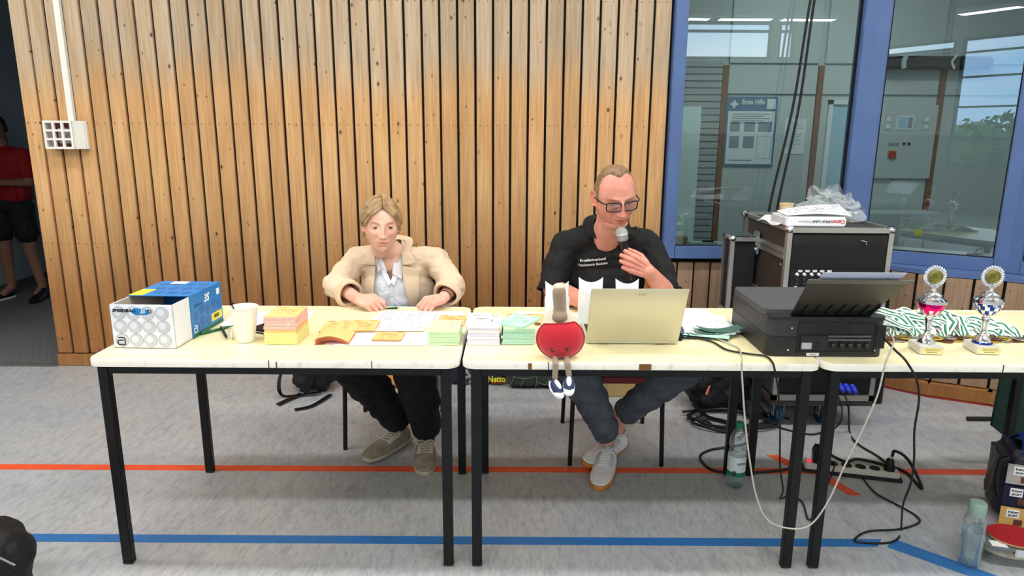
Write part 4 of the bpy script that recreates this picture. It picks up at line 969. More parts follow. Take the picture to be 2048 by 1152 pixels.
for i in range(NM):
    t_ = i/(NM-1); x = 1.285+t_*.60+rnm.uniform(-.008, .008); y = 2.41+.012*(i % 2)+rnm.uniform(-.01, .01); k = i % 3
    lv = (i % 2)*.005
    md = thing('medal', '%s medal on a green and white ribbon in the heap behind the trophies' % ('silver', 'gold', 'bronze')[k], 'medal', (x, y, TZ+.0018+lv), rnm.uniform(-.3, .3), 'medals with green ribbons')
    b = MB().lathe([(.024, 0), (.0255, .001), (.0255, .003), (.024, .004), (.021, .0032), (.001, .0034)], n=24).build('disc', (M_ms, M_mg, M_mb)[k], md, smooth=40)
    MB().ell((0, 0, .0042), (.012, .012, .0012), nu=12, nv=6).build('relief', (M_ms, M_mg, M_mb)[k], b)
    MB().tube([(cos(2*pi*q/12)*.006, .028+sin(2*pi*q/12)*.006, .003) for q in range(12)], .0011, 6, closed=True).build('ring', M_mg, md)
    # ribbon: a long loop running back and to the left over the pile
    ln = rnm.uniform(.24, .42); an = radians(rnm.uniform(84, 158)); hx = cos(an); hy = sin(an); h = rnm.uniform(.008, .050)
    amp = rnm.uniform(.003, .012); ph = rnm.uniform(0, 6)
    pts = []
    for q in range(13):
        f = q/12; pts.append(Vector((hx*ln*f+amp*sin(f*4.5+ph), .03+hy*ln*f*.82, .004+h*sin(pi*min(1, f*1.15+.05))+.004*sin(f*17+ph))))
    back = [p+Vector((.020+.010*sin(q+ph), .006, .006+.004*cos(q*1.3+ph))) for q, p in enumerate(pts)][::-1]
    loop = spline([Vector((0, .03, .004))]+pts[1:]+[pts[-1]+Vector((.012, .012, .010))]+back[:-1]+[Vector((.004, .032, .008))], 3)
    upv = Vector((rnm.uniform(-.5, .5), -.75, rnm.uniform(.5, 1.1)))
    rb = MB()
    for part, (o, w_) in enumerate(((-.0078, .0072), (0, .0084), (.0078, .0072))):
        P2 = []
        for q in range(len(loop)):
            d_ = (loop[min(q+1, len(loop)-1)]-loop[max(q-1, 0)]); s_v = d_.cross(upv); s_v = s_v.normalized() if s_v.length > 1e-5 else Vector((1, 0, 0)); P2.append(loop[q]+s_v*o)
        rb.k = 0 if part == 1 else 1; rb.ribbon(P2, w_, .0009, up=upv)
    for q in range(len(rb.v)):
        v_ = rb.v[q]; rb.v[q] = (v_[0], v_[1], max(v_[2], .0005))
    rb.build('ribbon', [M_rg, M_rw], md)

# ================================================================ POWER STRIP, PLUGS, CABLES ON THE FLOOR
ps = thing('power_strip', 'grey and black power strip with six sockets on the floor', 'power strip', (1.525, 2.845, 0), radians(-14))
M_psg = mat('strip_grey', s2l(196, 192, 178), .5)
MB().prism([(-.205, -.033), (.205, -.033), (.205, .033), (-.205, .033)], .0, .014).build('foot', MATS['dark'], ps)
MB().box(-.195, .195, -.026, .026, .014, .042, bev=.004).build('housing', M_psg, ps)
for k in range(6):
    x = -.135+k*.058
    s0 = MB().cyl((x, 0, .042), (x, 0, .0445), .0225, n=24).build('socket', MATS['dark'], ps); MB().cyl((x, 0, .0445), (x, 0, .0447), .018, n=24).build('socket_well', M_gap, s0)
MB().box(-.182, -.166, -.010, .010, .042, .047).build('switch', mat('switch_red', s2l(200, 20, 30), .3, emit=(s2l(255, 40, 70), 1.5)), ps, label='glowing red rocker switch')
def wpos(o, v): return o.matrix_basis @ Vector(v)
plg = thing('plug', 'black angled plug at the right end of the power strip', 'plug', tuple(wpos(ps, (.155, 0, .0455))))
MB().lathe([(.023, 0), (.0235, .012), (.018, .03), (.016, .045), (.010, .052)], n=20).build('plug_body', M_blk, plg, smooth=40); MB().cyl((0, 0, .05), (.006, 0, .066), .006).build('strain_relief', M_alu, plg)
ad = thing('power_adapter', 'black power adapter with yellow label on the strip', 'power adapter', tuple(wpos(ps, (-.135, 0, .0455))), radians(-14))
MB().prism([(-.028, 0), (.024, 0), (.028, .045), (.012, .075), (-.02, .075), (-.03, .05)], -.022, .022, 'y').build('body', M_blk, ad); MB().box(0, .020, -.0232, -.022, .012, .036).build('label', M_yel, ad, label='small yellow label')
def fz(px, py, z=.006): return PZ(px, py, z)
wp = wpos(ps, (.155, 0, .115))
cable('thick black cable looping from the right plug around the power strip', [wpos(plg, (.006, 0, .064))+Vector((0, 0, 0)), PY(1790, 902, 2.76), PY(1815, 918, 2.77), PY(1838, 960, 2.75), fz(1842, 976), fz(1812, 945), fz(1770, 930), fz(1715, 918), fz(1690, 923), fz(1650, 900), fz(1660, 880)], .0065, M_cab)
cable('black cable running from the mixer case down to the strip', [PY(1690, 790, 3.28), PY(1697, 815, 3.24), fz(1699, 862), fz(1712, 885), fz(1755, 912), fz(1772, 925)], .005, M_cab)
cable('thin black cable hanging from the blue plugs to the floor', [PY(1675, 790, 3.28), PY(1684, 815, 3.24), PY(1680, 845, 3.2), fz(1660, 862), fz(1640, 866), fz(1615, 868), fz(1560, 855), fz(1544, 842), fz(1552, 832), fz(1580, 838)], .0045, M_cab)
cable('black printer cable dropping off the right table in a long floor loop', [PY(1768, 676, 2.20), PY(1790, 700, 2.15), PY(1812, 722, 2.11), PY(1833, 760, 2.11), PY(1838, 800, 2.12), PY(1829, 860, 2.13), PY(1828, 920, 2.16), PY(1822, 965, 2.2), PY(1806, 1010, 2.25), fz(1802, 1058), fz(1795, 1078), fz(1770, 1086), fz(1715, 1084), fz(1714, 1074), fz(1740, 1062), fz(1800, 1058), fz(1838, 1045), fz(1830, 1030), fz(1795, 1010), fz(1750, 985), fz(1720, 950), wpos(ps, (-.02, -.02, .05)), wpos(ps, (-.02, .0, .052))], .0038, M_cab)
M_cg = mat('cable_grey', s2l(176, 172, 160), .45)
cable('light grey cable drooping from the printer to the laptop below the table', [PY(1778, 664, 2.20), PY(1786, 676, 2.17), PY(1786, 690, 2.12), PY(1770, 730, 2.08), PY(1755, 790, 2.06), PY(1725, 860, 2.05), PY(1690, 930, 2.05), PY(1655, 1005, 2.05), PY(1620, 1050, 2.05), PY(1580, 1057, 2.05), PY(1535, 1040, 2.05), PY(1512, 990, 2.06), PY(1498, 910, 2.07), PY(1490, 840, 2.08), PY(1484, 750, 2.1), PY(1483, 715, 2.11), PZ(1478, 698, TZ+.006), PZ(1465, 690, TZ+.006), PZ(1430, 676, TZ+.006), PZ(1395, 668, TZ+.006)], .0028, M_cg)
cable('black cable running from the laptop over the table edge to the floor', [PZ(1366, 676, TZ+.007), PZ(1390, 676, TZ+.006), PZ(1425, 684, TZ+.006), PZ(1455, 700, TZ+.006), PZ(1500, 708, TZ+.006), PZ(1530, 712, TZ+.006), PZ(1543, 722, TZ+.005), PY(1549, 738, 2.11), PY(1556, 780, 2.3), PY(1560, 850, 2.5), PY(1560, 930, 2.55), PY(1566, 980, 2.55), fz(1560, 997), fz(1580, 992), fz(1605, 1005), fz(1618, 1040), fz(1640, 1010), PY(1655, 970, 2.72), wpos(ps, (-.07, -.02, .05)), wpos(ps, (-.077, 0, .052))], .0034, M_cab)
# coiled cable under the middle table
cpts = []
for k in range(44):
    a = k*.5; rr_ = .17+.03*sin(k*.9)+.012*(k % 5); cpts.append(Vector((1.16+rr_*1.15*cos(a), 3.42+rr_*.62*sin(a), .008+.004*(k//12)+.006*(k % 3))))
cable('thick black cable coiled on the floor by the backpack', cpts, .0075, M_cab, 4)
cable('black cable curving around the water bottle to the power strip', [Vector((1.13, 3.18, .02)), fz(1500, 862), fz(1510, 880), fz(1470, 892), fz(1420, 900), fz(1400, 915), fz(1425, 940), fz(1480, 946), fz(1550, 942), fz(1590, 935), wpos(ps, (-.21, 0, .02))], .006, M_cab)

# ================================================================ FLOOR BAGS AND BOTTLES
def remesh(mb, vox, smooth=6, name='tmp', disp=None, fac=.5):
    me = mb.mesh(name); o = bpy.data.objects.new(name, me); COL.objects.link(o)
    m = o.modifiers.new('r', 'REMESH'); m.mode = 'VOXEL'; m.voxel_size = vox; m.adaptivity = 0
    if smooth: s = o.modifiers.new('s', 'SMOOTH'); s.iterations = smooth; s.factor = fac
    dg = bpy.context.evaluated_depsgraph_get(); me2 = bpy.data.meshes.new_from_object(o.evaluated_get(dg))
    V = np.empty(len(me2.vertices)*3); me2.vertices.foreach_get('co', V); V = V.reshape(-1, 3)
    Fc = [tuple(p.vertices) for p in me2.polygons]
    if disp is not None:
        N = np.empty(len(me2.vertices)*3); me2.vertices.foreach_get('normal', N); V = disp(V, N.reshape(-1, 3))
    bpy.data.objects.remove(o); bpy.data.meshes.remove(me); bpy.data.meshes.remove(me2)
    out = MB(); out.v = [tuple(v) for v in V]; out.f = Fc; out.m = [0]*len(Fc); return out
def wrinkle(scale, amp, seed=0, st=(1, 1, 1)):
    def f(V, N):
        q = np.array([mnoise.turbulence(Vector((v[0]*scale*st[0]+seed, v[1]*scale*st[1], v[2]*scale*st[2])), 3, True) for v in V])
        return V+N*((q-.5)*amp)[:, None]
    return f
def crease(V, N, c, dirv, w, amp, extent):
    """a soft furrow through c along dirv"""
    c = np.array(c); d_ = np.array(dirv, float); d_ /= np.linalg.norm(d_); r = V-c; t = r@d_; p = np.linalg.norm(r-np.outer(t, d_), axis=1)
    return V-N*(amp*np.exp(-(p/w)**2)*np.exp(-(t/extent)**2))[:, None]
M_bagk = mat('bag_black', s2l(13, 13, 15), .7, bump=(60, .4, .004))
def softbag(name, label, c, size, m, vox=.01, seed=1, cat='bag', amp=.03, taper=.8, parts=None):
    t = thing(name, label, cat, (c[0], c[1], 0)); sx, sy, sz = size; b = MB()
    b.box(-sx/2, sx/2, -sy/2, sy/2, .012, sz*.75, bev=min(size)*.18); b.ell((0, 0, sz*.68), (sx*.46*taper, sy*.46, sz*.32))
    remesh(b, vox, 8, disp=wrinkle(9, amp, seed)).build('body', m, t, smooth=True, M=T(0, 0, -.0))
    if parts: parts(t)
    return t
def bk(t):
    MB().ribbon(spline([(-.13, -.06, .22), (-.17, -.12, .10), (-.155, -.14, .015), (-.06, -.13, .012), (.06, -.10, .02)], 6), .022, .004, up=(0, 0, 1)).build('strap', M_blk, t)
    MB().ribbon(spline([(-.05, -.12, .016), (-.10, -.20, .012), (-.135, -.27, .010)], 6), .030, .004).build('strap', M_blk, t)
    MB().ribbon(spline([(.12, -.12, .012), (.06, -.28, .010), (-.02, -.34, .010)], 6), .024, .004).build('strap', M_blk, t)
    MB().ribbon(spline([(.02, -.125, .24), (.01, -.135, .12), (-.03, -.14, .03)], 6), .05, .006, up=(0, -1, 0)).build('front_band', M_blk, t)
softbag('backpack', 'black backpack with loose straps on the floor left of the woman', (-1.16, 3.86), (.24, .18, .36), M_bagk, parts=bk)
def bk2(t):
    MB().tube([(-.075, -.115, .17), (-.09, -.12, .12)], .006, 6).build('zip_pull', mat('zip_coral', s2l(236, 140, 110), .5), t, label='coral zip pull')
    MB().ribbon(spline([(-.15, -.10, .06), (-.10, -.17, .02), (-.02, -.22, .012), (.06, -.3, .010)], 6), .03, .004).build('strap', M_blk, t)
softbag('backpack', 'black backpack with coral zip pull beside the man\'s knee', (1.14, 3.62), (.34, .24, .38), M_bagk, seed=4, parts=bk2)
softbag('dark_foot', 'low dark foot of something behind the coiled cable near the mixer case', (1.30, 3.50), (.12, .12, .09), M_bagk, seed=9, vox=.008, taper=1)  # stands for the dark foot of something, built as a soft block
def bl(t):
    MB().tube(spline([(-.1, .0, .30), (.0, -.1, .305), (.09, -.10, .27), (.15, -.06, .19)], 8), .003, 6).build('piping', mat('piping_grey', s2l(150, 150, 150), .5), t)
    MB().tube(spline([(.02, -.15, .23), (.10, -.12, .20), (.14, -.09, .15)], 8), .006, 6).build('seam', M_blk, t)
    MB().ell((.02, -.12, .12), (.10, .05, .09)).build('front_pocket', M_bagk, t, smooth=True)
t = thing('sports_bag', 'round black bag cut off at the lower left corner', 'bag', (-1.665, 1.93, 0)); b = MB(); b.ell((-.02, 0, .145), (.16, .16, .155)); b.box(-.14, .10, -.12, .12, .005, .16, bev=.04)
remesh(b, .009, 6, disp=wrinkle(8, .02, 3)).build('body', M_bagk, t, smooth=True, M=T(0, 0, 0)); bl(t)
# shopping bags along the back
def flatbag(name, label, x0, x1, y, h, base, seed, deco=None, dpt=.12):
    t = thing(name, label, 'bag', ((x0+x1)/2, y, 0)); w_ = (x1-x0)/2; b = MB(); b.box(-w_, w_, 0, dpt, .004, h, bev=.02)
    o = remesh(b, .008, 6, disp=wrinkle(10, .012, seed)).build('body', base, t, smooth=True)
    if deco: deco(t, w_, h)
    return t
def on_front(b, pts2, y=-.004):
    b.prism(pts2, y-.0006, y, 'y')
def deco_orange(t, w_, h):
    mo = mat('orange_slice', s2l(238, 150, 52), .5); mr_ = mat('slice_rim', s2l(250, 206, 140), .5)
    for (cx, cz, rx, rz_) in ((.06, .075, .055, .035), (-.05, .040, .05, .030), (-.01, .13, .03, .02), (.12, .15, .05, .03), (-.12, .1, .04, .03)):
        b = MB(); b.k = 0; on_front(b, [(cx+rx*cos(2*pi*k/24), cz+rz_*sin(2*pi*k/24)) for k in range(24)]); b.k = 1; on_front(b, [(cx+rx*.85*cos(2*pi*k/24), cz+rz_*.85*sin(2*pi*k/24)) for k in range(24)], -.0048)
        b.k = 0; on_front(b, [(cx+rx*.12*cos(2*pi*k/12), cz+rz_*.12*sin(2*pi*k/12)) for k in range(12)], -.0056); b.build('fruit_print', [mr_, mo], t)
    MB().box(-w_, w_, -.006, .01, 0, .008).build('hem', mat('hem_red', s2l(160, 50, 40), .6), t)
flatbag('tote_bag', 'pink tote bag with orange slices printed on it behind the woman', -.90, -.62, 3.87, .30, mat('tote_pink', s2l(232, 188, 190), .6), 2, deco_orange)
def deco_net(t, w_, h):
    b = MB(); on_front(b, [(-.30, .0), (-.17, .0), (-.17, .09), (-.24, .12), (-.30, .08)]); b.build('blue_print', mat('print_teal', s2l(110, 160, 176), .5), t)
    b = MB(); on_front(b, [(-.30, .09), (-.20, .11), (-.17, .24), (-.30, .24)]); b.build('coral_print', mat('print_coral', s2l(232, 110, 70), .5), t)
    b = MB(); on_front(b, [(-.30, .0), (-.17, .0), (-.17, .02), (-.30, .015)], -.005); b.build('yellow_print', M_yel, t)
    b = MB(); on_front(b, [(.095, 0), (.104, 0), (.100, h), (.088, h)], -.005); b.build('white_stripe', M_wh, t)
    b = MB(); on_front(b, [(-.05, 0), (.085, 0), (.085, h), (-.05, h)]); b.build('dark_print', mat('print_dark', s2l(40, 44, 54), .5, noise=(40, s2l(170, 176, 180), (1, 1, 1), .5, .56)), t)
    b = MB(); on_front(b, [(.11, .11), (.16, .08), (.20, .11), (.22, .2), (.11, .2)]); b.build('green_print', mat('print_green', s2l(76, 92, 80), .5), t)
    text('lettering', 'Netto', .055, T(.176, -.007, .042) @ FRONT @ RZ(2), M_yel, t, bold=.002, sx=.8)
    b = MB(); on_front(b, [(.14, .012), (.21, .014), (.21, .018), (.14, .016)], -.006); b.build('red_underline', MATS['switch_red'] if False else mat('print_red', s2l(190, 30, 40), .5), t)
flatbag('shopping_bag', 'dark printed shopping bag with yellow lettering under the table gap', -.50, -.03, 3.93, .30, mat('bag_navy', s2l(34, 40, 54), .4), 6, deco_net)
def deco_leaf(t, w_, h):
    ml = mat('leaf_line', s2l(120, 132, 96), .6); b = MB()
    for pts in ([(-.15, .02), (-.12, .10), (-.13, .2)], [(-.13, .08), (-.06, .07), (.0, .09), (.02, .2)], [(.0, .0), (.01, .06), (-.005, .14)], [(.01, .05), (.07, .03), (.12, .05)], [(.06, .03), (.10, .10), (.07, .18)], [(-.06, .07), (-.09, .02)], [(.07, .12), (.12, .14), (.15, .2)], [(-.15, .14), (-.09, .13)]):
        b.tube(spline([(x, -.0045, z_) for x, z_ in pts], 5), .0016, 5)
    b.build('leaf_print', ml, t)
flatbag('shopping_bag', 'dark green leaf-patterned bag behind the toy\'s feet', -.02, .30, 3.87, .26, mat('bag_green', s2l(44, 54, 44), .5), 7, deco_leaf)
cb = thing('cardboard_box', 'small brown cardboard box on the floor behind the red chair', 'box', (.655, 3.76, 0))
MB().box(-.10, .10, 0, .14, .001, .15, bev=.002).build('carton', mat('cardboard', s2l(176, 150, 98), .8), cb); MB().box(-.1005, .1005, .06, .08, .03, .1512).build('tape', mat('tape', s2l(196, 172, 116), .3), cb)
# plastic water bottle
M_pet = bpy.data.materials.new('clear_plastic'); M_pet.use_nodes = True; n = M_pet.node_tree; n.nodes.clear()
o_ = n.nodes.new('ShaderNodeOutputMaterial'); a_ = n.nodes.new('ShaderNodeBsdfTransparent'); b_ = n.nodes.new('ShaderNodeBsdfGlossy'); m_ = n.nodes.new('ShaderNodeMixShader'); lw_ = n.nodes.new('ShaderNodeLayerWeight'); lw_.inputs[0].default_value = .35
mr_ = n.nodes.new('ShaderNodeMapRange'); mr_.inputs[3].default_value = .07; mr_.inputs[4].default_value = .8
b_.inputs['Color'].default_value = (.85, .9, .9, 1); b_.inputs['Roughness'].default_value = .08; a_.inputs[0].default_value = (.90, .94, .94, 1)
n.links.new(lw_.outputs['Facing'], mr_.inputs[0]); n.links.new(mr_.outputs[0], m_.inputs[0]); n.links.new(a_.outputs[0], m_.inputs[1]); n.links.new(b_.outputs[0], m_.inputs[2]); n.links.new(m_.outputs[0], o_.inputs[0])
wb_ = thing('water_bottle', 'clear plastic water bottle with green cap and white label under the table', 'bottle', (.972, 2.735, .001))
MB().lathe([(.030, .0), (.034, .004), (.036, .02), (.0375, .035), (.0375, .155), (.035, .165), (.030, .172), (.0345, .185), (.0365, .20), (.034, .225), (.024, .250), (.014, .264), (.013, .275), (.013, .284)], n=36).build('bottle_body', M_pet, wb_, smooth=50)
MB().lathe([(.029, .002), (.033, .006), (.0350, .02), (.0362, .035), (.0362, .10), (.001, .101)], n=32).build('water', M_pet, wb_, smooth=50)
MB().cyl((0, 0, .272), (0, 0, .296), .0155, n=24).build('cap', M_rg, wb_, smooth=40)
lb = MB()
for k in range(36): pass
lb.lathe([(.0380, .055), (.0382, .056), (.0382, .145), (.0380, .146)], n=36).build('label', [mat('bottle_label', s2l(214, 226, 228), .5)], wb_, smooth=40)
MB().lathe([(.0384, .056), (.0385, .0565), (.0385, .078), (.0384, .0785)], n=36).build('label_band', M_rg, wb_, smooth=40)
for ch, xx in zip('OPPA', (-.004, .006, .0155, .0235)): text('lettering', ch, .014, T(xx, -sqrt(.0389**2-xx*xx), .118) @ RZ(math.degrees(math.asin(xx/.0389))) @ FRONT, MATS['print_ink_dark'], wb_, bold=.0004)
br = MB()
for k in range(9): a = -2.25+k*.045; br.box(cos(a)*.0389-.0006, cos(a)*.0389+.0006, sin(a)*.0389-.0005, sin(a)*.0389, .062, .085)
br.build('barcode', MATS['print_ink_dark'], wb_)
# glass bottle at lower right
gb = thing('glass_bottle', 'clear glass bottle with sage green lid at the lower right', 'bottle', (1.632, 2.185, .001))
MB().lathe([(.030, .0), (.0345, .004), (.036, .015), (.036, .170), (.0335, .182), (.027, .192), (.026, .20)], n=40).build('glass_body', M_pet, gb, smooth=50)
MB().lathe([(.029, .004), (.033, .008), (.0345, .018), (.0345, .135), (.001, .136)], n=32).build('water', M_pet, gb, smooth=50)
MB().lathe([(.0275, .195), (.028, .197), (.0275, .238), (.024, .243), (.001, .244)], n=32).build('lid', mat('sage', s2l(132, 158, 146), .5), gb, smooth=40)
# food container with red lid-bat on it
fc = thing('food_container', 'clear clip-lid food container with food inside at the lower right', 'container', (1.80, 2.23, .001), radians(-14))
MB().prism(rrect(-.10, .16, -.065, .09, .035), 0, .062).build('tub', M_pet, fc, smooth=40)
MB().prism(rrect(-.106, .166, -.071, .096, .038), .062, .071).build('lid', mat('container_rim', s2l(120, 128, 130), .3, alpha=.8), fc, smooth=40)
MB().box(-.01, .09, -.078, -.070, .045, .072, bev=.002).build('clip', mat('clip_pale', s2l(196, 200, 202), .4), fc)
MB().ell((.02, .01, .022), (.10, .055, .018)).build('food', mat('food_beige', s2l(206, 176, 132), .8, noise=(30, s2l(226, 206, 170), (1, 1, 1), .4, .6)), fc, smooth=True)
MB().box(-.08, -.03, -.0655, -.03, .0715, .0735).box(.02, .06, -.0655, -.03, .0715, .0735).build('sticker', M_wh, fc)['kind'] = 'stuff'
rb_ = thing('table_tennis_bat', 'red rubber bat lying on the food container', 'bat', (1.80, 2.24, .076), radians(-14))
MB().prism([(.085*cos(2*pi*k/32)+.02, .075*sin(2*pi*k/32)) for k in range(32)], .0, .006).build('blade', mat('bat_wood', s2l(190, 150, 100), .6), rb_)
MB().prism([(.084*cos(2*pi*k/32)+.02, .074*sin(2*pi*k/32)) for k in range(32)], .006, .009).build('rubber', mat('bat_red', s2l(168, 14, 28), .5), rb_); MB().cyl((.10, .0, .004), (.19, .02, .004), .011, n=12).build('handle', MATS['bat_wood'], rb_)
# shopping bag printed with chocolate squares
cbg = thing('shopping_bag', 'bag printed with chocolate squares at the right edge', 'bag', (2.03, 2.44, 0), radians(-20))
b = MB(); b.box(-.12, .30, -.02, .20, .004, .30, bev=.03)
remesh(b, .008, 6, disp=wrinkle(8, .015, 5)).build('body', mat('choc_navy', s2l(22, 24, 40), .4), cbg, smooth=True)
tiles = [(-.065, .215, (168, 164, 156)), (-.065, .125, (26, 28, 60)), (-.065, .035, (206, 166, 96)), (.045, .215, (110, 160, 216)), (.045, .125, (232, 96, 40)), (.045, .035, (16, 96, 62)), (.15, .215, (228, 96, 40)), (.15, .125, (16, 96, 62)), (.15, .035, (200, 40, 50))]
for k, (cx, cz, c_) in enumerate(tiles):
    MB().box(cx-.042, cx+.042, -.030, -.027, cz-.04, cz+.042).build('printed_square', mat('choc_%d' % k, s2l(*c_), .4), cbg)
    MB().box(cx-.022, cx+.02, -.032, -.030, cz+.0, cz+.034).build('white_patch', M_wh, cbg)
    text('lettering', 'Ritter', .015, T(cx, -.0325, cz+.024) @ FRONT @ RZ(4), MATS['print_ink_dark'], cbg, bold=.0003)
    text('lettering', 'SPORT', .011, T(cx, -.0325, cz+.009) @ FRONT @ RZ(4), MATS['print_ink_dark'], cbg, bold=.0004)
    MB().box(cx+.006, cx+.034, -.0325, -.0302, cz-.03, cz-.006).build('chocolate_print', mat('choc_brown', s2l(96, 50, 34), .5), cbg)
MB().tube(spline([(-.11, -.025, .28), (-.135, -.03, .26), (-.14, -.035, .17), (-.128, -.03, .12)], 6), .010, 8).build('handle', M_blk, cbg)
MB().sheet(lambda u, v: Vector((-.06+.34*u, .02+.12*v, .29+.05*sin(pi*v)+.02*sin(7*u)))+crum(u, v, 4, .02), 14, 8, .002).build('blue_cloth', mat('cloth_blue', s2l(24, 54, 150), .7), cbg, smooth=True)
# dark green barrier cloth and its foot
gcl = thing('green_barrier', 'dark green court barrier cloth at the right edge behind the table leg', 'barrier', (2.46, 3.05, 0))
MB().prism([(q_.x-2.46, q_.z) for q_ in (PY(2007, 735, 2.93), PY(1984, 852, 2.93), PY(2062, 914, 2.93), PY(2260, 914, 2.93), PY(2260, 735, 2.93))], -.12, -.106, 'y').build('cloth', mat('barrier_green', s2l(14, 52, 40), .8), gcl)
MB().cyl((-.02, .40, .012), (.45, .40, .012), .012, n=12).box(.35, .37, .0, .35, 0, .024).box(.35, .37, -.01, .01, 0, .70).build('foot_bar', M_blk, gcl)
sp_ = thing('loudspeaker_pole', 'black round post base behind the table beside the mixer case', 'stand', (2.075, 3.72, 0))
MB().cyl((0, 0, 0), (0, 0, .19), .045, n=24).build('pole_base', M_blk, sp_, smooth=40); MB().cyl((0, 0, .19), (0, 0, .70), .018, n=16).build('pole', M_blk, sp_, smooth=40)
MB().tube(spline([(.07, .03, .23), (.10, .0, .16), (.13, .02, .22)], 6), .006, 6).build('hook', M_blk, sp_)

# ================================================================ CHAIRS
def chair(x, y, rz, cm, label, cat='chair', sh=.44, w_=.42, dpt=.40, bh=(.60, .80)):
    t = thing('chair', label, cat, (x, y, 0), radians(rz)); h_ = w_/2
    MB().box(-h_, h_, -dpt/2, dpt/2, sh-.045, sh, bev=.012).build('seat', cm, t, smooth=40)
    MB().box(-h_+.03, h_-.03, dpt/2-.005, dpt/2+.02, bh[0], bh[1], bev=.008).build('backrest', cm, t, smooth=40)
    for sx in (-1, 1):
        MB().tube([(sx*(h_-.01), -dpt/2+.02, sh-.045), (sx*(h_+.0), -dpt/2+.0, .002)], .0105, 10).build('leg', M_blk, t, smooth=40)
        MB().tube(spline([(sx*(h_), dpt/2+.06, .002), (sx*(h_-.01), dpt/2+.01, sh-.02), (sx*(h_-.035), dpt/2+.012, bh[1]-.01)], 6), .0105, 10).build('leg', M_blk, t, smooth=40)
        MB().cyl((sx*(h_-.01), -dpt/2+.02, sh-.052), (sx*(h_-.01), dpt/2, sh-.052), .010).build('side_rail', M_blk, t)
    return t
chair(.48, 3.12, 0, mat('seat_red', s2l(112, 18, 26), .6), 'dark red chair the man sits on', dpt=.42, bh=(.58, .74))
chair(-.585, 3.26, 0, mat('seat_brown', s2l(124, 84, 52), .5), 'wooden-seated chair the woman sits on', dpt=.40)

# ================================================================ PLUSH TOY
M_toyr = mat('plush_red', s2l(196, 18, 40), .85, sheen=.5, bump=(260, .5, .002)); M_toyd = mat('plush_dark_red', s2l(150, 10, 28), .85, sheen=.4); M_toyb = mat('plush_beige', s2l(222, 206, 180), .85, sheen=.4); M_toyt = mat('plush_taupe', s2l(142, 122, 100), .85, sheen=.4)
ty = thing('plush_toy', 'red plush bat toy with a smiling face sitting on the table edge', 'plush toy', (.160, 2.165, TZ+.002))
TW = .0795; TC = .071
def batr(a):      # outline radius, flatter at the top
    x_, z_ = cos(a), sin(a); return 1.0
bo = MB()
bo.ell((0, .025, TC), (TW, .040, .071), nu=40, nv=24); bo.ell((0, .035, TC+.028), (TW*.78, .035, .07), nu=32, nv=20)
remesh(bo, .004, 8).build('body', M_toyb, ty, smooth=True)
fr2 = MB()
def facef(u, v):
    a = 2*pi*u; r = v; x_ = r*TW*.97*cos(a); z_ = TC-.002+r*.070*sin(a); top = TC+.052+.006*(x_/TW)
    if z_ > top: z_ = top+(z_-top)*.06
    q = min(1, (x_/(TW*1.02))**2+((z_-TC)/.073)**2); return Vector((x_, .025-.043*sqrt(max(0, 1-q))-.006, z_))
fr2.grid(facef, 64, 16)
red = fr2.build('red_face', M_toyr, ty, smooth=True)
MB().tube([facef(k/64, 1.0)+Vector((0, .002, 0)) for k in range(64)], .0036, 8, closed=True).build('red_piping', M_toyd, ty, smooth=True)
def fp(x_, z_, o=0):
    q = min(1, (x_/(TW*1.02))**2+((z_-TC)/.073)**2); return Vector((x_, .025-.043*sqrt(max(0, 1-q))-.006-o, z_))
for s in (-1, 1):
    x_ = -.026 if s < 0 else .021; z_ = .038 if s < 0 else .0425
    MB().ell(fp(x_, z_, .001), (.0058, .004, .0058), nu=16, nv=10).build('eye', mat('bead_black', (.01, .006, .005), .12), ty, smooth=True)
    MB().ell(fp(x_+.0015, z_+.0018, .0048), (.0013, .0006, .0013), nu=8, nv=6).build('eye_glint', M_wh, ty)
MB().tube([fp(x_, .0255+10*(x_-.002)**2-.003*(x_ > .012)*0, .0012) for x_ in np.linspace(-.013, .015, 12)], .0009, 6).build('mouth', M_toyd, ty)
hb = MB(); hb.chain([((-.006, .022, .135), .0255), ((-.002, .024, .158), .0220), ((-.004, .026, .190), .0225), ((-.006, .028, .220), .0235)], 20); hb.ell((-.003, .012, .142), (.027, .022, .020))
remesh(hb, .004, 6, disp=wrinkle(50, .0022, 3)).build('handle', M_toyt, ty, smooth=True)
MB().ell((-.006, .031, .238), (.0205, .018, .013)).build('handle_tip', M_toyb, ty, smooth=True)
for k, (x_, rz_, dx) in enumerate(((-.017, 30, -.002), (.020, -14, .006))):
    lg = MB().cap((x_, -.010, .006), (x_+dx*.3, -.044, -.004), .0100, .0100, 12).cap((x_+dx*.3, -.044, -.004), (x_+dx, -.049, -.045+.006*k), .0098, .0096, 12); remesh(lg, .003, 4).build('leg', M_toyt, ty, smooth=True)
    cx, cy, cz = x_+dx, -.052, -.062+.012*k
    sh_ = T(cx, cy, cz-.006) @ RZ(rz_*.9+10) @ RX(42) @ Matrix.Scale(1.35, 4)
    M_nav = mat('shoe_navy', s2l(44, 58, 88), .8)
    so = MB(); so.ell((0, -.010, .0), (.0135, .024, .0125)); s1 = so.build('shoe', M_nav, ty, smooth=True, M=sh_)
    MB().ell((0, -.024, -.002), (.0132, .0145, .0105)).build('toe_cap', M_wh, s1, smooth=True, M=sh_)
    MB().ell((0, -.010, -.0075), (.0145, .026, .0055)).build('sole', M_wh, s1, smooth=True, M=sh_)
    MB().ell((0, -.006, .0095), (.0065, .014, .006)).build('tongue', M_wh, s1, smooth=True, M=sh_)

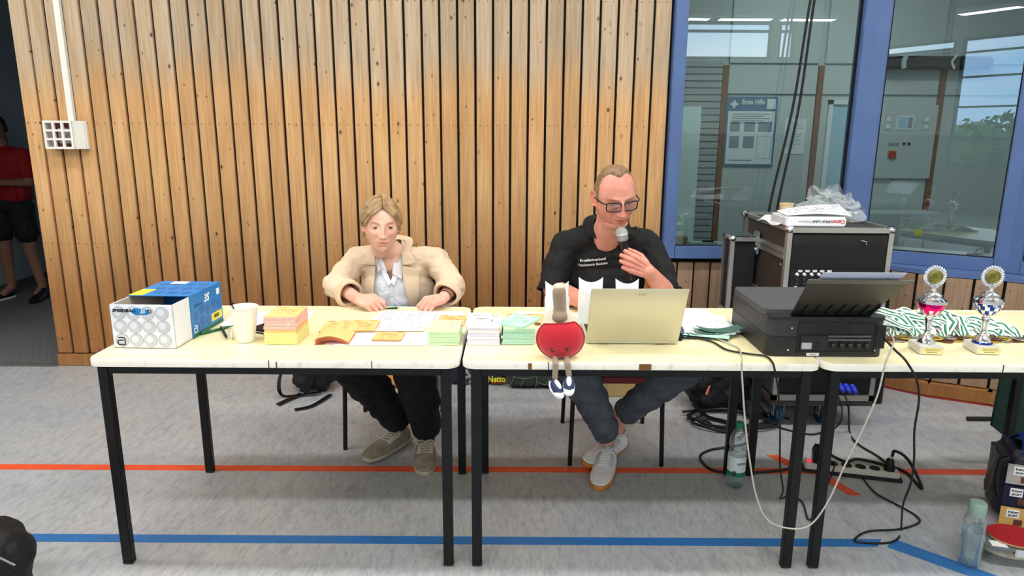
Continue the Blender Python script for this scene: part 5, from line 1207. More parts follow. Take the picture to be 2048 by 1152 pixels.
# ================================================================ THINGS IN THE SIDE ROOM
fa = thing('first_aid_poster', 'blue-framed first aid poster on the side room wall', 'poster', (2.20, RY_-.022, 1.51))
M_pb = mat('poster_blue', s2l(70, 112, 142), .5); M_pp = mat('poster_paper', s2l(206, 214, 212), .5); M_pg = mat('poster_grey', s2l(128, 140, 150), .5)
MB().box(-.235, .235, -.012, 0, -.315, .315).build('frame', M_pb, fa); MB().box(-.215, .215, -.0135, -.012, -.295, .185).build('sheet', M_pp, fa)
text('lettering', 'Erste Hilfe', .060, T(.008, -.0135, .265) @ FRONT, M_pp, fa, bold=.002, sx=.82)
MB().prism([(-.20+dx_, .235+dz_) for dx_, dz_ in ((0, 0), (.022, 0), (.022, -.022), (.046, -.022), (.046, 0), (.068, 0), (.068, .024), (.046, .024), (.046, .046), (.022, .046), (.022, .024), (0, .024))], -.014, -.012, 'y').build('cross', M_pp, fa)
MB().box(.135, .215, -.014, -.012, .205, .295).build('badge', M_pp, fa)
pq = MB(); r_ = random.Random(2)
for k in range(5): pq.box(-.18, .17-.05*(k % 2), -.0142, -.0135, .155-.02*k, .163-.02*k)
for (a, b_, c, d_) in ((-.19, -.10, 0, .09), (-.06, .04, 0, .09), (.07, .20, 0, .09), (-.19, -.10, -.15, -.04), (-.06, .04, -.15, -.04), (-.18, .03, -.265, -.255)): pq.box(a, b_, -.0142, -.0135, c, d_)
pq.build('print_blocks', M_pg, fa)['kind'] = 'stuff'
MB().tube([(.07, -.014, -.24), (.20, -.014, -.24), (.20, -.014, -.04), (.07, -.014, -.04)], .002, 4, closed=True).build('print_frame', M_pg, fa)
def wallpaper_(x, z_, w_, h_, label, n_):
    t = thing('notice', label, 'notice', (x, RY_-.0215, z_)); MB().box(-w_/2, w_/2, -.002, 0, -h_/2, h_/2).build('sheet', M_pp, t); b = MB(); r_ = random.Random(n_)
    for k in range(n_):
        zz = h_*(.4-.8*k/n_); b.box(-w_*.38, w_*r_.uniform(.0, .4), -.0026, -.002, zz, zz+.005)
    b.build('print', M_pg, t)['kind'] = 'stuff'
wallpaper_(2.62, 1.47, .20, .32, 'white typed notice on the cabinet right of the first aid poster', 14)
wallpaper_(3.44, 1.26, .20, .36, 'white typed notice at the lower left of the control panel', 16)
cpn = thing('control_panel', 'grey electrical control panel with red emergency button in the side room', 'control panel', (3.66, RY_-.02, 1.42))
MB().box(-.27, .25, -.03, 0, -.33, .34, bev=.003).build('panel', M_room, cpn)
for x in (-.20, .15):
    q = MB().box(x-.035, x+.035, -.034, -.03, .11, .25).build('socket_plate', M_roomd, cpn); MB().box(x-.022, x+.022, -.04, -.034, .19, .235, bev=.002).build('switch', M_pp, q); MB().cyl((x, -.04, .145), (x, -.034, .145), .022, n=20).build('dial', M_pp, q)
q = MB().box(-.125, .035, -.036, -.03, .115, .245, bev=.002).build('display_frame', M_pp, cpn); MB().box(-.11, -.03, -.038, -.036, .13, .23).build('display', mat('display_pale', s2l(150, 190, 206), .1), q); MB().box(-.02, .02, -.038, -.036, .13, .23).build('louvre', M_pg, q)
for k, x in enumerate((-.16, -.125, -.09, -.03, .015)): MB().cyl((x, -.038, -.01), (x, -.03, -.01), .013, n=14).build('button', M_dark if k > 2 else M_pg, cpn)
MB().box(-.17, -.09, -.034, -.03, -.15, -.07).build('yellow_plate', mat('dull_yellow', s2l(170, 140, 90), .5), cpn); MB().cyl((-.13, -.05, -.11), (-.13, -.034, -.11), .035, n=8).build('emergency_button', mat('red_button', s2l(170, 40, 36), .4), cpn)
cbn = thing('low_cabinet', 'grey low cabinet with two yellow stickers in the side room', 'cabinet', (3.55, 6.2, 0))
MB().box(-.45, .36, 0, .35, 0, .80, bev=.004).build('body', M_room, cbn)
for x in (-.20, .12): MB().box(x-.03, x+.03, -.003, 0, .60, .66).build('sticker', M_yel, cbn)
MB().box(-.44, -.02, -.012, -.001, .02, .56).build('door', M_roomd, cbn); MB().box(.0, .35, -.012, -.001, .02, .56).build('door', M_roomd, cbn)
rb2 = thing('roller_blind', 'dark rolled blind strapped below the clerestory strip in the side room', 'blind', (3.55, 6.52, 2.16))
MB().box(-.33, .75, -.06, .05, -.09, .02, bev=.02).build('rolled_cloth', mat('blind_dark', s2l(30, 33, 36), .7), rb2); MB().ribbon(spline([(-.05, -.07, .03), (-.07, -.075, -.03), (-.06, -.07, -.09)], 5), .04, .004, up=(0, -1, 0)).build('strap', M_roomd, rb2); MB().ribbon(spline([(.40, -.07, .03), (.36, -.075, -.03), (.39, -.07, -.09)], 5), .02, .004, up=(0, -1, 0)).build('strap', M_pp, rb2)
spg = thing('sponge', 'beige sponge block on the inner window sill', 'sponge', (1.035, WY+.10, .80))
sil = MB().box(.98, 2.05, WY+.051, WY+.26, .76, .80).build('window_sill', M_roomd, None); sil['kind'] = 'structure'
MB().box(-.045, .075, -.03, .03, .0005, .055, bev=.006).build('foam', mat('sponge_beige', s2l(150, 146, 104), .9, bump=(120, .8, .004)), spg, smooth=40)
tl = thing('squeegee', 'pale flat tool on the inner window sill', 'tool', (1.21, WY+.11, .8005))
MB().box(-.08, .09, -.025, .025, 0, .018, bev=.004).build('head', M_pp, tl); MB().cyl((0, -.01, .02), (.07, -.01, .022), .009).build('handle', M_dark, tl)
sl2, Ms = seg_frame(A1, A2)
sil = MB().box(.04, sl2-.04, .051, .24, .76, .80, Ms).build('window_sill', M_roomd, None); sil['kind'] = 'structure'
wl = thing('window_lever', 'small metal lever on the right window sill', 'lever', tuple(Ms @ Vector((.66, .12, .8)))); MB().box(-.04, .04, -.01, .01, 0, .012).tube([(0, 0, .01), (.01, 0, .035), (.04, 0, .04)], .005, 6).build('handle', MATS['nail'], wl)
wd = thing('room_window_frame', 'white framed inner window beside the brown strip in the side room', 'window frame', (3.02, RY_-.022, 1.3))
e = MB(); e.box(-.12, -.08, -.03, 0, -.55, .50).box(.10, .14, -.03, 0, -.55, .50).box(-.12, .14, -.03, 0, .46, .50).box(-.12, .14, -.03, 0, -.55, -.51); e.build('frame', M_pp, wd); MB().box(-.08, .10, -.01, -.005, -.51, .46).build('pane', mat('pane_pale', s2l(150, 186, 200), .08), wd)
# ================================================================ PEOPLE
def skin_mat(name, tone, red, rough=.5):
    m = bpy.data.materials.new(name); m.use_nodes = True; n = m.node_tree; b = n.nodes['Principled BSDF']; L = n.links.new
    at = n.nodes.new('ShaderNodeAttribute'); at.attribute_name = 'tint'
    t = n.nodes.new('ShaderNodeTexCoord'); z = n.nodes.new('ShaderNodeTexNoise'); z.inputs['Scale'].default_value = 22; z.inputs['Detail'].default_value = 4; L(t.outputs['Object'], z.inputs['Vector'])
    r = n.nodes.new('ShaderNodeValToRGB'); r.color_ramp.elements[0].position = .35; r.color_ramp.elements[1].position = .7; r.color_ramp.elements[0].color = (*tone, 1); r.color_ramp.elements[1].color = (*red, 1); L(z.outputs['Fac'], r.inputs[0])
    q = n.nodes.new('ShaderNodeMix'); q.data_type = 'RGBA'; q.blend_type = 'MULTIPLY'; q.inputs[0].default_value = 1; L(r.outputs[0], q.inputs[6]); L(at.outputs['Color'], q.inputs[7]); L(q.outputs[2], b.inputs['Base Color'])
    b.inputs['Roughness'].default_value = rough; b.inputs['Subsurface Weight'].default_value = .12; b.inputs['Subsurface Radius'].default_value = (.010, .004, .002); b.inputs['Subsurface Scale'].default_value = 1
    b.inputs['Specular IOR Level'].default_value = .35
    return m
def ss(x, a, b):
    t = np.clip((x-a)/(b-a), 0, 1); return t*t*(3-2*t)
def head_np(male, nu=168, nv=130):
    th = np.linspace(.012, pi-.012, nv); ph = np.arange(nu)/nu*2*pi
    TH_, PH = np.meshgrid(th, ph, indexing='ij'); a = np.sin(TH_)*np.sin(PH); b = -np.sin(TH_)*np.cos(PH); c = np.cos(TH_)
    rx = .0800 if male else .0745
    x = np.sign(a)*np.abs(a)**.94*rx; y = b*.094+.012; z = c*.118
    t = np.clip(-z/.118, 0, 1); x *= 1-(.11 if male else .20)*t**2.0
    z = np.where(c < 0, -.118*np.abs(c)**.93, z)
    fr = ss(-b, .0, .45); bk = ss(b, 0, .5)
    y = y - fr*.033*t**1.4*np.exp(-(x/.040)**2)
    y = y*(1-.42*bk*t)
    y = y + fr*.010*ss(z, .055, .115)
    return x, y, z, a, b, c, fr
def face_deform(x, y, z, fr, male, k=1.0):
    G = lambda v, s: np.exp(-(v/s)**2); ax = np.abs(x)
    y = y.copy()
    y -= fr*G(z-.020, .009)*G(ax-.028, .026)*(.0055 if male else .0032)       # brow
    y += fr*.0095*G(ax-.031, .0155)*G(z-.001, .0125)                          # sockets
    y += fr*.004*G(ax-.047, .012)*G(z+.000, .018)
    y -= fr*.009*G(x, .0085)*G(z-.004, .020)                                  # bridge
    zz = np.clip((.012-z)/.050, 0, 1); nose = (.006+.0195*zz)*ss(z, -.0480, -.0400)*ss(-z, -.020, -.004)
    y -= fr*nose*G(x, .0080+.0040*zz)                                          # nose
    y -= fr*.0085*G(ax-.0125, .0058)*G(z+.0375, .0068)                         # wings
    y += fr*.0045*G(ax-.006, .0032)*G(z+.0455, .003)                           # nostrils
    y -= fr*.0045*G(ax-.044, .016)*G(z+.026, .017)                             # cheekbones
    y -= fr*.0055*G(x, .027)*G(z+.066, .020)                                   # muzzle
    y += fr*.0052*np.clip(1-np.abs((ax-.024-(-.030-z)*.25)/.006), 0, 1)*ss(z, -.072, -.05)*ss(-z, .030, .040)  # folds
    y -= fr*.0032*G(x, .020)*G(z+.0615, .0042)*k                               # upper lip
    y -= fr*.0038*G(x, .018)*G(z+.0735, .0050)*k                               # lower lip
    y += fr*.0048*G(x, .020)*G(z+.0672+.0*ax, .0024)                           # mouth line
    y += fr*.0035*G(x, .020)*G(z+.0835, .0045)
    y -= fr*.0070*G(x, .020)*G(z+.101, .0125)                                  # chin
    y += fr*.0045*G(ax-.034, .012)*G(z+.058, .018)*(0.3 if male else 1)        # cheek hollow
    return y
def tint_face(P, male, base=(1, 1, 1)):
    x, y, z = P[:, 0], P[:, 1], P[:, 2]; ax = np.abs(x); G = lambda v, s: np.exp(-(v/s)**2); f = (y < -.02)*1.0
    col = np.ones((len(P), 3))
    def ml(w, c): col[:] = col*(1-w[:, None])+col*np.array(c)*w[:, None]
    w = f*np.clip(1.5*G(z+.0612, .0042)*G(x, .0215), 0, 1); ml(w, (.84, .56, .56))
    w = f*np.clip(1.4*G(z+.0735, .0048)*G(x, .0195), 0, 1); ml(w, (.88, .60, .60))
    w = f*G(z+.0672, .0018)*G(x, .0245); ml(np.clip(w*1.1, 0, 1), (.36, .20, .20))
    ml(f*G(ax-.042, .020)*G(z+.032, .020)*(.55 if not male else .9), (1.0, .78, .75)); ml(f*G(x, .013)*G(z+.036, .013)*(.7 if not male else 1), (1.0, .74, .70))
    ml(f*G(ax-.006, .0032)*G(z+.0455, .003), (.45, .3, .28))
    ml(f*G(ax-.031, .013)*G(z+.011, .007)*.6, (.90, .78, .80))
    if male: ml(f*ss(-z, .040, .060)*.35*(1-G(x, .02)*G(z+.067, .010)), (.86, .82, .82)); ml(f*ss(z, .03, .06)*.5, (1, .88, .86))
    bw = f*np.clip(1.6*G(z-.0205-.10*(ax-.03)+9*(ax-.033)**2, .0036)*G(ax-.031, .0165), 0, 1); ml(bw, (.56, .45, .35) if not male else (.66, .54, .46))
    ear = (ax > .068)*(z < .035)*(z > -.05)*(y > -.02); ml(ear*.7, (1, .78, .74))
    return col
def grid_faces(nv, nu): return [(i*nu+k, i*nu+(k+1) % nu, (i+1)*nu+(k+1) % nu, (i+1)*nu+k) for i in range(nv-1) for k in range(nu)]
def ear(mb, s, rx):
    c = Vector((s*(rx+.0045), .016, -.004)); R = Matrix.Rotation(s*radians(-22), 3, 'Z') @ Matrix.Rotation(radians(-10), 3, 'X')
    mb.ell(c, (.0050, .0155, .029), R, 14, 10)
    pts = [c+R @ Vector((s*.004, .016*cos(a)*(1 if a < 4.7 else .9), .002+.029*sin(a))) for a in np.linspace(-2.0, 2.6, 16)]
    for p, q in zip(pts, pts[1:]): mb.cap(p, q, .0036, .0036, 8)
    mb.ell(c+R @ Vector((s*.001, -.008, -.026)), (.005, .007, .008), R, 10, 8)
def hand(mb, wrist, fd, nd, left, curls, sc=1.0, thumb=((.9, .5, -.35), (.35, .9, -.4), (.1, .9, -.5)), spread=3, wr=.026):
    wrist = Vector(wrist); fd = Vector(fd).normalized(); nd = Vector(nd); nd = (nd-fd*nd.dot(fd)).normalized(); td = fd.cross(nd).normalized()
    if left: td = -td           # thumb side: right hand, back up, fingers forward -> thumb to the left
    td = -td
    def W(x, y, z): return wrist+td*(x*sc)+fd*(y*sc)+nd*(z*sc)
    ks = [(.030, .088), (.0095, .092), (-.0110, .087), (-.0295, .077)]; Ls = [(.043, .026, .020), (.047, .029, .021), (.043, .027, .020), (.034, .021, .018)]
    for (kx, ky) in ks: mb.cap(W(kx*.55, .008, 0), W(kx*.98, ky-.006, .001), wr*.60*sc, .0118*sc, 12)
    mb.ell(W(0, .045, -.003), (.036*sc, .045*sc, .0135*sc), Matrix((td, fd, nd)).transposed(), 18, 12)
    mb.ell(W(.022, .030, -.012), (.017*sc, .028*sc, .014*sc), Matrix((td, fd, nd)).transposed(), 14, 10)
    tips = []
    for i, ((kx, ky), ln, cu) in enumerate(zip(ks, Ls, curls)):
        p = W(kx, ky-.004, .001); ang = 0; rs = (.0100, .0088, .0080, .0066); sp_ = radians((1.5-i)*spread); rr = .92 if i == 3 else 1
        d0 = (fd*cos(sp_)+td*sin(sp_)).normalized()
        for j in range(3):
            ang += radians(cu[j]); d = d0*cos(ang)-nd*sin(ang); q = p+d*ln[j]*sc
            mb.cap(p, q, rs[j]*sc*rr, rs[j+1]*sc*rr*1.03, 12)
            if j < 2: mb.ell(q+nd*0.0004, rs[j+1]*sc*rr*1.08, None, 10, 8)
            p = q
        tips.append((p, d))
    p = W(.026, .022, -.006); rs = (.0135, .0115, .0100, .0082)
    for j, (dv, l) in enumerate(zip(thumb, (.040, .034, .027))):
        d = (td*dv[0]+fd*dv[1]+nd*dv[2]).normalized(); q = p+d*l*sc; mb.cap(p, q, rs[j]*sc, rs[j+1]*sc, 12); p = q
    tips.append((p, d))
    return tips
def nails(tips, nd, fd, parent, m, sc=1):
    for p, d in tips[:4]:
        up = Vector(nd)*0+d.cross(Vector(nd).cross(Vector(fd))).normalized()*-1
        if up.dot(Vector(nd)) < 0 and False: up = -up
        R = Matrix((d.cross(up).normalized(), d, up)).transposed(); MB().ell(p+up*.0058*sc-d*.001, (.0050*sc, .0062*sc, .0016*sc), R, 10, 6).build('fingernail', m, parent, smooth=True, world=True)
def set_tint(o, cols):
    a = o.data.color_attributes.new('tint', 'FLOAT_COLOR', 'POINT'); c = np.ones((len(o.data.vertices), 4)); c[:, :3] = cols; a.data.foreach_set('color', c.ravel())
def lid_patch(c, r, e0, e1, gaze=0, n=14, m=8):
    mb = MB(); return mb.grid(lambda u, v: c+Vector((r*1.04*sin(radians(-78+156*u))*cos(radians(e0+(e1-e0)*v)*.6), -r*cos(radians(-78+156*u))*cos(radians(e0+(e1-e0)*v)), r*sin(radians(e0+(e1-e0)*v)))), n, m)
M_eye = mat('eye_white', s2l(186, 178, 174), .3); M_iris = mat('iris', s2l(66, 72, 70), .2); M_pup = mat('pupil', (.01, .01, .01), .1)
def make_head(root, male, HM, skin, scale, lids=(16, -20), gaze=(0, 0), extra=None):
    """returns (MB of the skin of head and ears, in world space)"""
    x, y, z, a, b, c, fr = head_np(male); nv, nu = x.shape; y2 = face_deform(x, y, z, fr, male, .7 if male else 1)
    P = np.stack([x, y2, z], -1).reshape(-1, 3); hd = MB(); hd.add([tuple(p) for p in P], grid_faces(nv, nu)+[tuple(range(nu))[::-1], tuple((nv-1)*nu+k for k in range(nu))])
    for s in (-1, 1): ear(hd, s, .0770 if male else .0715)
    rn = .056 if male else .047
    hd.cap((0, .030, -.055), (0, .045, -.140 if male else -.120), rn, rn*(1.04 if male else .94), 28)
    if male: hd.ell((0, -.028, -.098), (.046, .040, .022))
    hm = remesh(hd, .0019, 2, fac=.5)
    hm.add(*[(m_.v, m_.f) for m_ in [MB()]][0])
    Pl = np.array(hm.v); cols = tint_face(Pl, male)
    for s in (-1, 1):
        ec = Vector((s*.0310, -.0580, .0005)); 
        for (e0, e1) in ((lids[0], 88), (-88, lids[1])):
            lp_ = lid_patch(ec, .0141, e0, e1); o = len(hm.v); hm.add(lp_.v, lp_.f); cc = np.ones((len(lp_.v), 3))*np.array((.94, .84, .83)); 
            ee = np.array([v[2]-ec.z for v in lp_.v]); edge = np.abs(ee-.0141*sin(radians(e0 if e0 > -80 else e1))) < .0011; cc[edge] = (.42, .30, .27); cols = np.vstack([cols, cc])
        eb = MB(); eb.ell(ec, .0129, None, 28, 20); eb.m = []
        gd_ = Vector((sin(radians(gaze[0])), -cos(radians(gaze[0]))*cos(radians(gaze[1])), sin(radians(gaze[1])))).normalized()
        for f_ in eb.f:
            q = (sum((Vector(eb.v[i]) for i in f_), Vector())/len(f_)-ec).normalized(); dt = q.dot(gd_); eb.m.append(2 if dt > .968 else 1 if dt > .865 else 0)
        eb.build('eye', [M_eye, M_iris, M_pup], root, smooth=True, world=True, M=HM)
    hm.v = [tuple(HM @ Vector(v)) for v in hm.v]
    return hm, cols
def hair_shell(male, HM, root, m, fn, nu=168, nv=130):
    x, y, z, a, b, c, fr = head_np(male, nu, nv); N = np.stack([a/.0775, b/.094, c/.118], -1); N /= np.linalg.norm(N, axis=-1, keepdims=True)
    off = fn(x, y, z, a, b, c); P = np.stack([x, y, z], -1)+N*off[..., None]
    mb = MB(); mb.add([tuple(p) for p in P.reshape(-1, 3)], grid_faces(nv, nu)+[tuple(range(nu))[::-1]])
    keep = off.reshape(-1) > -.0035; mb.f = [f for f in mb.f if any(keep[i] for i in f)]; mb.m = [0]*len(mb.f)
    return mb.build('hair', m, root, smooth=True, world=True, M=HM)
def hair_mat(name, c1, c2, st=(60, 60, 6)):
    m = mat(name, c1, .5, noise=(3.0, c2, st, .35, .65), bump=None); n = m.node_tree; b = n.nodes['Principled BSDF']
    zn = [q for q in n.nodes if q.type == 'TEX_NOISE'][0]; bp = n.nodes.new('ShaderNodeBump'); bp.inputs['Strength'].default_value = .25; bp.inputs['Distance'].default_value = .001; n.links.new(zn.outputs['Fac'], bp.inputs['Height']); n.links.new(bp.outputs[0], b.inputs['Normal']); return m
# ---- helpers for clothes
def proj(p):
    d = Vector(p)-CV; w = d.dot(Fv); return (1024+FPX*d.dot(Rv)/w, 576-FPX*d.dot(Uv)/w)
def inpoly(x, y, poly):
    c = False; n = len(poly); j = n-1
    for i in range(n):
        xi, yi = poly[i]; xj, yj = poly[j]
        if (yi > y) != (yj > y) and x < (xj-xi)*(y-yi)/(yj-yi)+xi: c = not c
        j = i
    return c
def cut_front(mb, poly, ymax):
    keep = []
    for f in mb.f:
        c = sum((Vector(mb.v[i]) for i in f), Vector())/len(f)
        if c.y < ymax and inpoly(*proj(c), poly): continue
        keep.append(f)
    mb.f = keep; mb.m = [0]*len(keep); return mb
def bvh(mb): return BVHTree.FromPolygons([Vector(v) for v in mb.v], mb.f)
def on_surf(t, px, py, off, guess=None):
    d = ray(px, py).normalized(); h = t.ray_cast(CV, d)
    if h[0] is None:
        h = t.find_nearest(CV+d*(guess or 3.0))
    n = h[1]; n = n if n.dot(-d) > 0 else -n
    return h[0]-d*off*1.0+n*off*.2
def loft(t, A, B, off, th=.003, nu=10, nv=18, guess=3.0, puff=0, offB=None, clamp=False):
    def pl(P, s):
        k = s*(len(P)-1); i = min(int(k), len(P)-2); f = k-i; return (P[i][0]*(1-f)+P[i+1][0]*f, P[i][1]*(1-f)+P[i+1][1]*f)
    last = {}
    def fn(u, v):
        a = pl(A, v); b = pl(B, v); p = (a[0]*(1-u)+b[0]*u, a[1]*(1-u)+b[1]*u); o_ = (off if offB is None else off*(1-u)+offB*u)+puff*sin(pi*u)
        if not clamp: return on_surf(t, p[0], p[1], o_, guess)
        d = ray(*p).normalized(); h = t.ray_cast(CV, d); D = h[3] if h[0] is not None else None; k = round(v*1000); L_ = last.get(k, last.get('x'))
        if D is None or (L_ is not None and abs(D-L_) > .03): D = L_ if L_ is not None else guess
        last[k] = D; last['x'] = last.get('x', D) if k in last and u > 0 else D
        return CV+d*(D-o_)
    return MB().sheet(fn, nu, nv, -th)
def folds(specs):
    def f(V, N):
        for (c, d_, w, amp, ext) in specs: V = crease(V, N, c, d_, w, amp, ext)
        return V
    return f
def both(*fs):
    def f(V, N):
        for q in fs: V = q(V, N)
        return V
    return f
def fabric(name, c, r=.8, sc=500, st=.25, noise=None): return mat(name, s2l(*c), r, bump=(sc, st, .0006), noise=noise)
def shoe(root, heel, toe, width, mats, name='shoe', H=.085, roll=0, label=None, laces=True, tilt=0):
    heel = Vector(heel); toe = Vector(toe); d = toe-heel; L = d.length; ang = atan2(d.x, -d.y)
    M = T(*heel) @ Matrix.Rotation(ang, 4, 'Z') @ RX(tilt) @ RY(roll); up, so, ac, lc = mats; w = width/2
    def hw(t): return w*(.70+.30*sin(pi*min(1, t*.95+.02))**.7) if t < .62 else w*(1.0*sqrt(max(0.0, 1-((t-.62)/.40)**2.3)))
    out = [(-hw(t)*(1 if t < .5 else 1), -L*t) for t in np.linspace(0.0, 1, 22)]+[(hw(t), -L*t) for t in np.linspace(1, 0, 22)][0:]
    b = MB(); b.prism([(x*1.0, y*1.0+.001) for x, y in out], 0.0, .020)
    s_ = remesh(b, .004, 3)
    ub = MB()
    for t, h in [(t_, float(np.interp(t_, [.10, .2, .30, .42, .55, .68, .80, .91], [.070, .078, .080, .070, .056, .046, .040, .030]))) for t_ in np.linspace(.10, .91, 22)]:
        ub.ell((0, -L*t, .026), (hw(t)*1.0, L*.10, h-.026+.006), None, 18, 12)
    ub.ell((0, -L*.20, .055), (w*.62, L*.15, .045), None, 18, 12); ub.box(-w*.8, w*.8, -L*.88, -L*.04, .012, .030, bev=.008)
    u_ = remesh(ub, .004, 10, disp=wrinkle(45, .003, 2)); uo = u_.build(name, up, root, smooth=True, world=True, M=M, label=label)
    s_.build('sole', so, uo, smooth=True, world=True, M=M)
    tr_ = bvh(u_)
    def top(x, y): 
        h = tr_.ray_cast(Vector((x, y, .3)), Vector((0, 0, -1))); return h[0] if h[0] else Vector((x, y, .05))
    MB().tube([Vector((cos(a)*w*.50, -L*.18+sin(a)*L*.125, .092+.012*cos(a*1)*0)) for a in np.linspace(0, 2*pi, 20)[:-1]], .007, 8, closed=True).build('collar', ac, uo, smooth=True, world=True, M=M)
    for sx in (-1, 1):
        MB().sheet(lambda u, v: top(sx*w*(.38+.34*v), -L*(.30+.28*u))+Vector((0, 0, .0012)), 8, 4, .001).build('side_panel', ac, uo, smooth=True, world=True, M=M)
    if laces:
        for k in range(5):
            yy = -L*(.36+.055*k); pts = [top(x, yy+(.006 if x > 0 else -.006)*0+x*.15)+Vector((0, 0, .003)) for x in np.linspace(-w*.42, w*.42, 6)]
            MB().tube(pts, .0024, 6).build('lace', lc, uo, world=True, M=M)
        for sx in (-1, 1):
            p0 = top(0, -L*.36)+Vector((0, 0, .006)); MB().tube(spline([p0, p0+Vector((sx*.02, -.01, .012)), p0+Vector((sx*.038, .0, .0)), p0+Vector((sx*.046, -.02, -.02))], 5), .0021, 6).build('lace_end', lc, uo, world=True, M=M)
    return uo

# ---------------------------------------------------------------- THE WOMAN
def px(x, y, Y): return PY(x, y, Y)
wm = thing('person', 'woman in beige blazer and white shirt seated at the left table, pen in hand', 'person', (-.55, 3.24, 0))
SK_W = skin_mat('skin_fair', s2l(234, 192, 170), s2l(224, 172, 150))
wc = px(763, 449, 3.0)
HMw = T(*wc) @ RZ(15) @ RX(4) @ RY(1)
hw_, cw_ = make_head(wm, False, HMw, SK_W, 1, lids=(11, -20), gaze=(9, -4))
nb_w = Vector((-.540, 3.085, .965)); chest = Vector((-.530, 3.13, .83)); belly = Vector((-.53, 3.19, .64)); hip = Vector((-.53, 3.25, .52))
shR = Vector((-.715, 3.135, .910)); shL = Vector((-.352, 3.135, .908)); elR = Vector((-.772, 2.965, .830)); elL = Vector((-.262, 2.965, .828))
wrR = Vector((-.648, 2.815, .806)); wrL = Vector((-.292, 2.845, .802))
kR = Vector((-.735, 2.90, .515)); kL = Vector((-.440, 2.89, .515)); anR = Vector((-.545, 3.10, .125)); anL = Vector((-.402, 3.03, .12))
body = MB()
nk = HMw @ Vector((0, .038, -.105)); 
body.cap(HMw @ Vector((0, .036, -.085)), nb_w+Vector((0, .020, -.015)), .0475, .053, 24); body.cap(nb_w+Vector((0, .015, -.01)), nb_w+Vector((0, .03, -.05)), .052, .075, 24)
body.ell(chest+Vector((0, .01, .035)), (.145, .075, .11)); body.ell(chest+Vector((0, .01, -.06)), (.13, .085, .11)); body.ell(belly, (.125, .09, .12)); body.ell(hip, (.155, .11, .09))
body.cap(nb_w+Vector((-.02, .03, -.035)), shR, .045, .045); body.cap(nb_w+Vector((.02, .03, -.035)), shL, .045, .045)
body.cap(shR, elR, .042, .036); body.cap(shL, elL, .042, .036); body.cap(hip+Vector((-.085, 0, -.01)), kR, .075, .052); body.cap(hip+Vector((.085, 0, -.01)), kL, .075, .052); body.cap(kR, anR, .05, .034); body.cap(kL, anL, .05, .034)
core = remesh(body, .0045, 10)
armR = MB(); armR.cap(elR, wrR, .035, .0235, 20)
tR = hand(armR, wrR, (.80, -.36, -.12), (.05, -.60, .80), False, [(38, 52, 24), (50, 56, 28), (56, 58, 30), (60, 58, 30)], .90, thumb=((.75, .60, -.35), (.15, .9, -.55), (-.1, .9, -.4)))
armL = MB(); armL.cap(elL, wrL, .035, .0235, 20)
tL = hand(armL, wrL, (-.72, -.68, -.04), (-.10, -.55, .82), True, [(58, 62, 30), (60, 62, 30), (60, 62, 30), (60, 60, 30)], .90, thumb=((.55, .85, -.25), (.0, .95, -.5), (-.2, .9, -.5)))
aR = remesh(armR, .0019, 4, disp=None); aL = remesh(armL, .0019, 4)
sk = MB(); cols = []
for m_, c_ in ((hw_, cw_), (core, None), (aR, 'h'), (aL, 'h')):
    sk.add(m_.v, m_.f); n_ = len(m_.v)
    if c_ is None: cols.append(np.ones((n_, 3)))
    elif isinstance(c_, str): cols.append(np.ones((n_, 3))*np.array((1.0, .86, .85)))
    else: cols.append(c_)
bo_ = sk.build('body', SK_W, wm, smooth=True, world=True, fix=False); set_tint(bo_, np.vstack(cols))
M_nail = mat('nail_pink', s2l(240, 200, 190), .3)
# hair
M_hw = hair_mat('hair_blond', s2l(140, 110, 76), s2l(186, 156, 114), (10, 10, 10))
def hf_w(x, y, z, a, b, c):
    ax = np.abs(x+.004); line = np.where(y < .004, .097-(ax/.067)**2.3*.100, -.058-.0*z); line = np.where((y < .03) & (y >= .004), -.012, line)
    e = ss(z-line, -.004, .010); part = 1-.08*np.exp(-((x+.004)/.006)**2)*(z > .06)
    str_ = .0006*np.sin(np.arctan2(x, z-.03)*40)
    return -.006+e*(.0175*part+str_+.003*ss(y, .0, .06))
hr = hair_shell(False, HMw, wm, M_hw, hf_w)
# combed strands from the parting to the ponytail, and the fringe
def hsurf(d, o):
    d = Vector(d).normalized(); k = 1/sqrt((d.x/(.0745+o))**2+(d.y/(.094+o))**2+(d.z/(.118+o))**2); return d*k+Vector((0, .012, 0))
sb_ = MB(); rh = random.Random(4)
for s in (-1, 1):
    A_ = [(s*.004, -.62, .80), (s*.58, -.60, .52), (s*.90, -.34, .16), (s*.97, .12, -.02), (s*.72, .70, -.16), (s*.15, 1.0, -.16)]
    B_ = [(s*.004, .55, .84), (s*.30, .72, .62), (s*.42, .85, .35), (s*.36, .92, .12), (s*.22, .97, .0), (s*.05, 1.0, -.10)]
    for k in range(34):
        f = k/33; pts = []
        for a_, b_ in zip(A_, B_):
            pts.append(hsurf(Vector(a_).lerp(Vector(b_), f**.9), .0125+rh.uniform(-.0015, .0020)))
        sb_.tube(spline(pts, 4), [.0022]+[.0040+rh.uniform(-.0008, .0008)]*19+[.003], 6)
    for k in range(16):       # lower side strands under the first sweep
        f = k/15; pts = [hsurf((s*(.86-.1*f), -.40+.75*f, .28-.2*f), .012), hsurf((s*.95, -.02+.6*f, -.02-.18*f), .0125), hsurf((s*.70, .62+.2*f, -.22-.22*f), .012), hsurf((s*.12, 1.0, -.18-.2*f), .013)]
        sb_.tube(spline(pts, 5), .0036, 6)
sb_.build('combed_strands', M_hw, hr, smooth=True, world=True, M=HMw)
fb = MB()
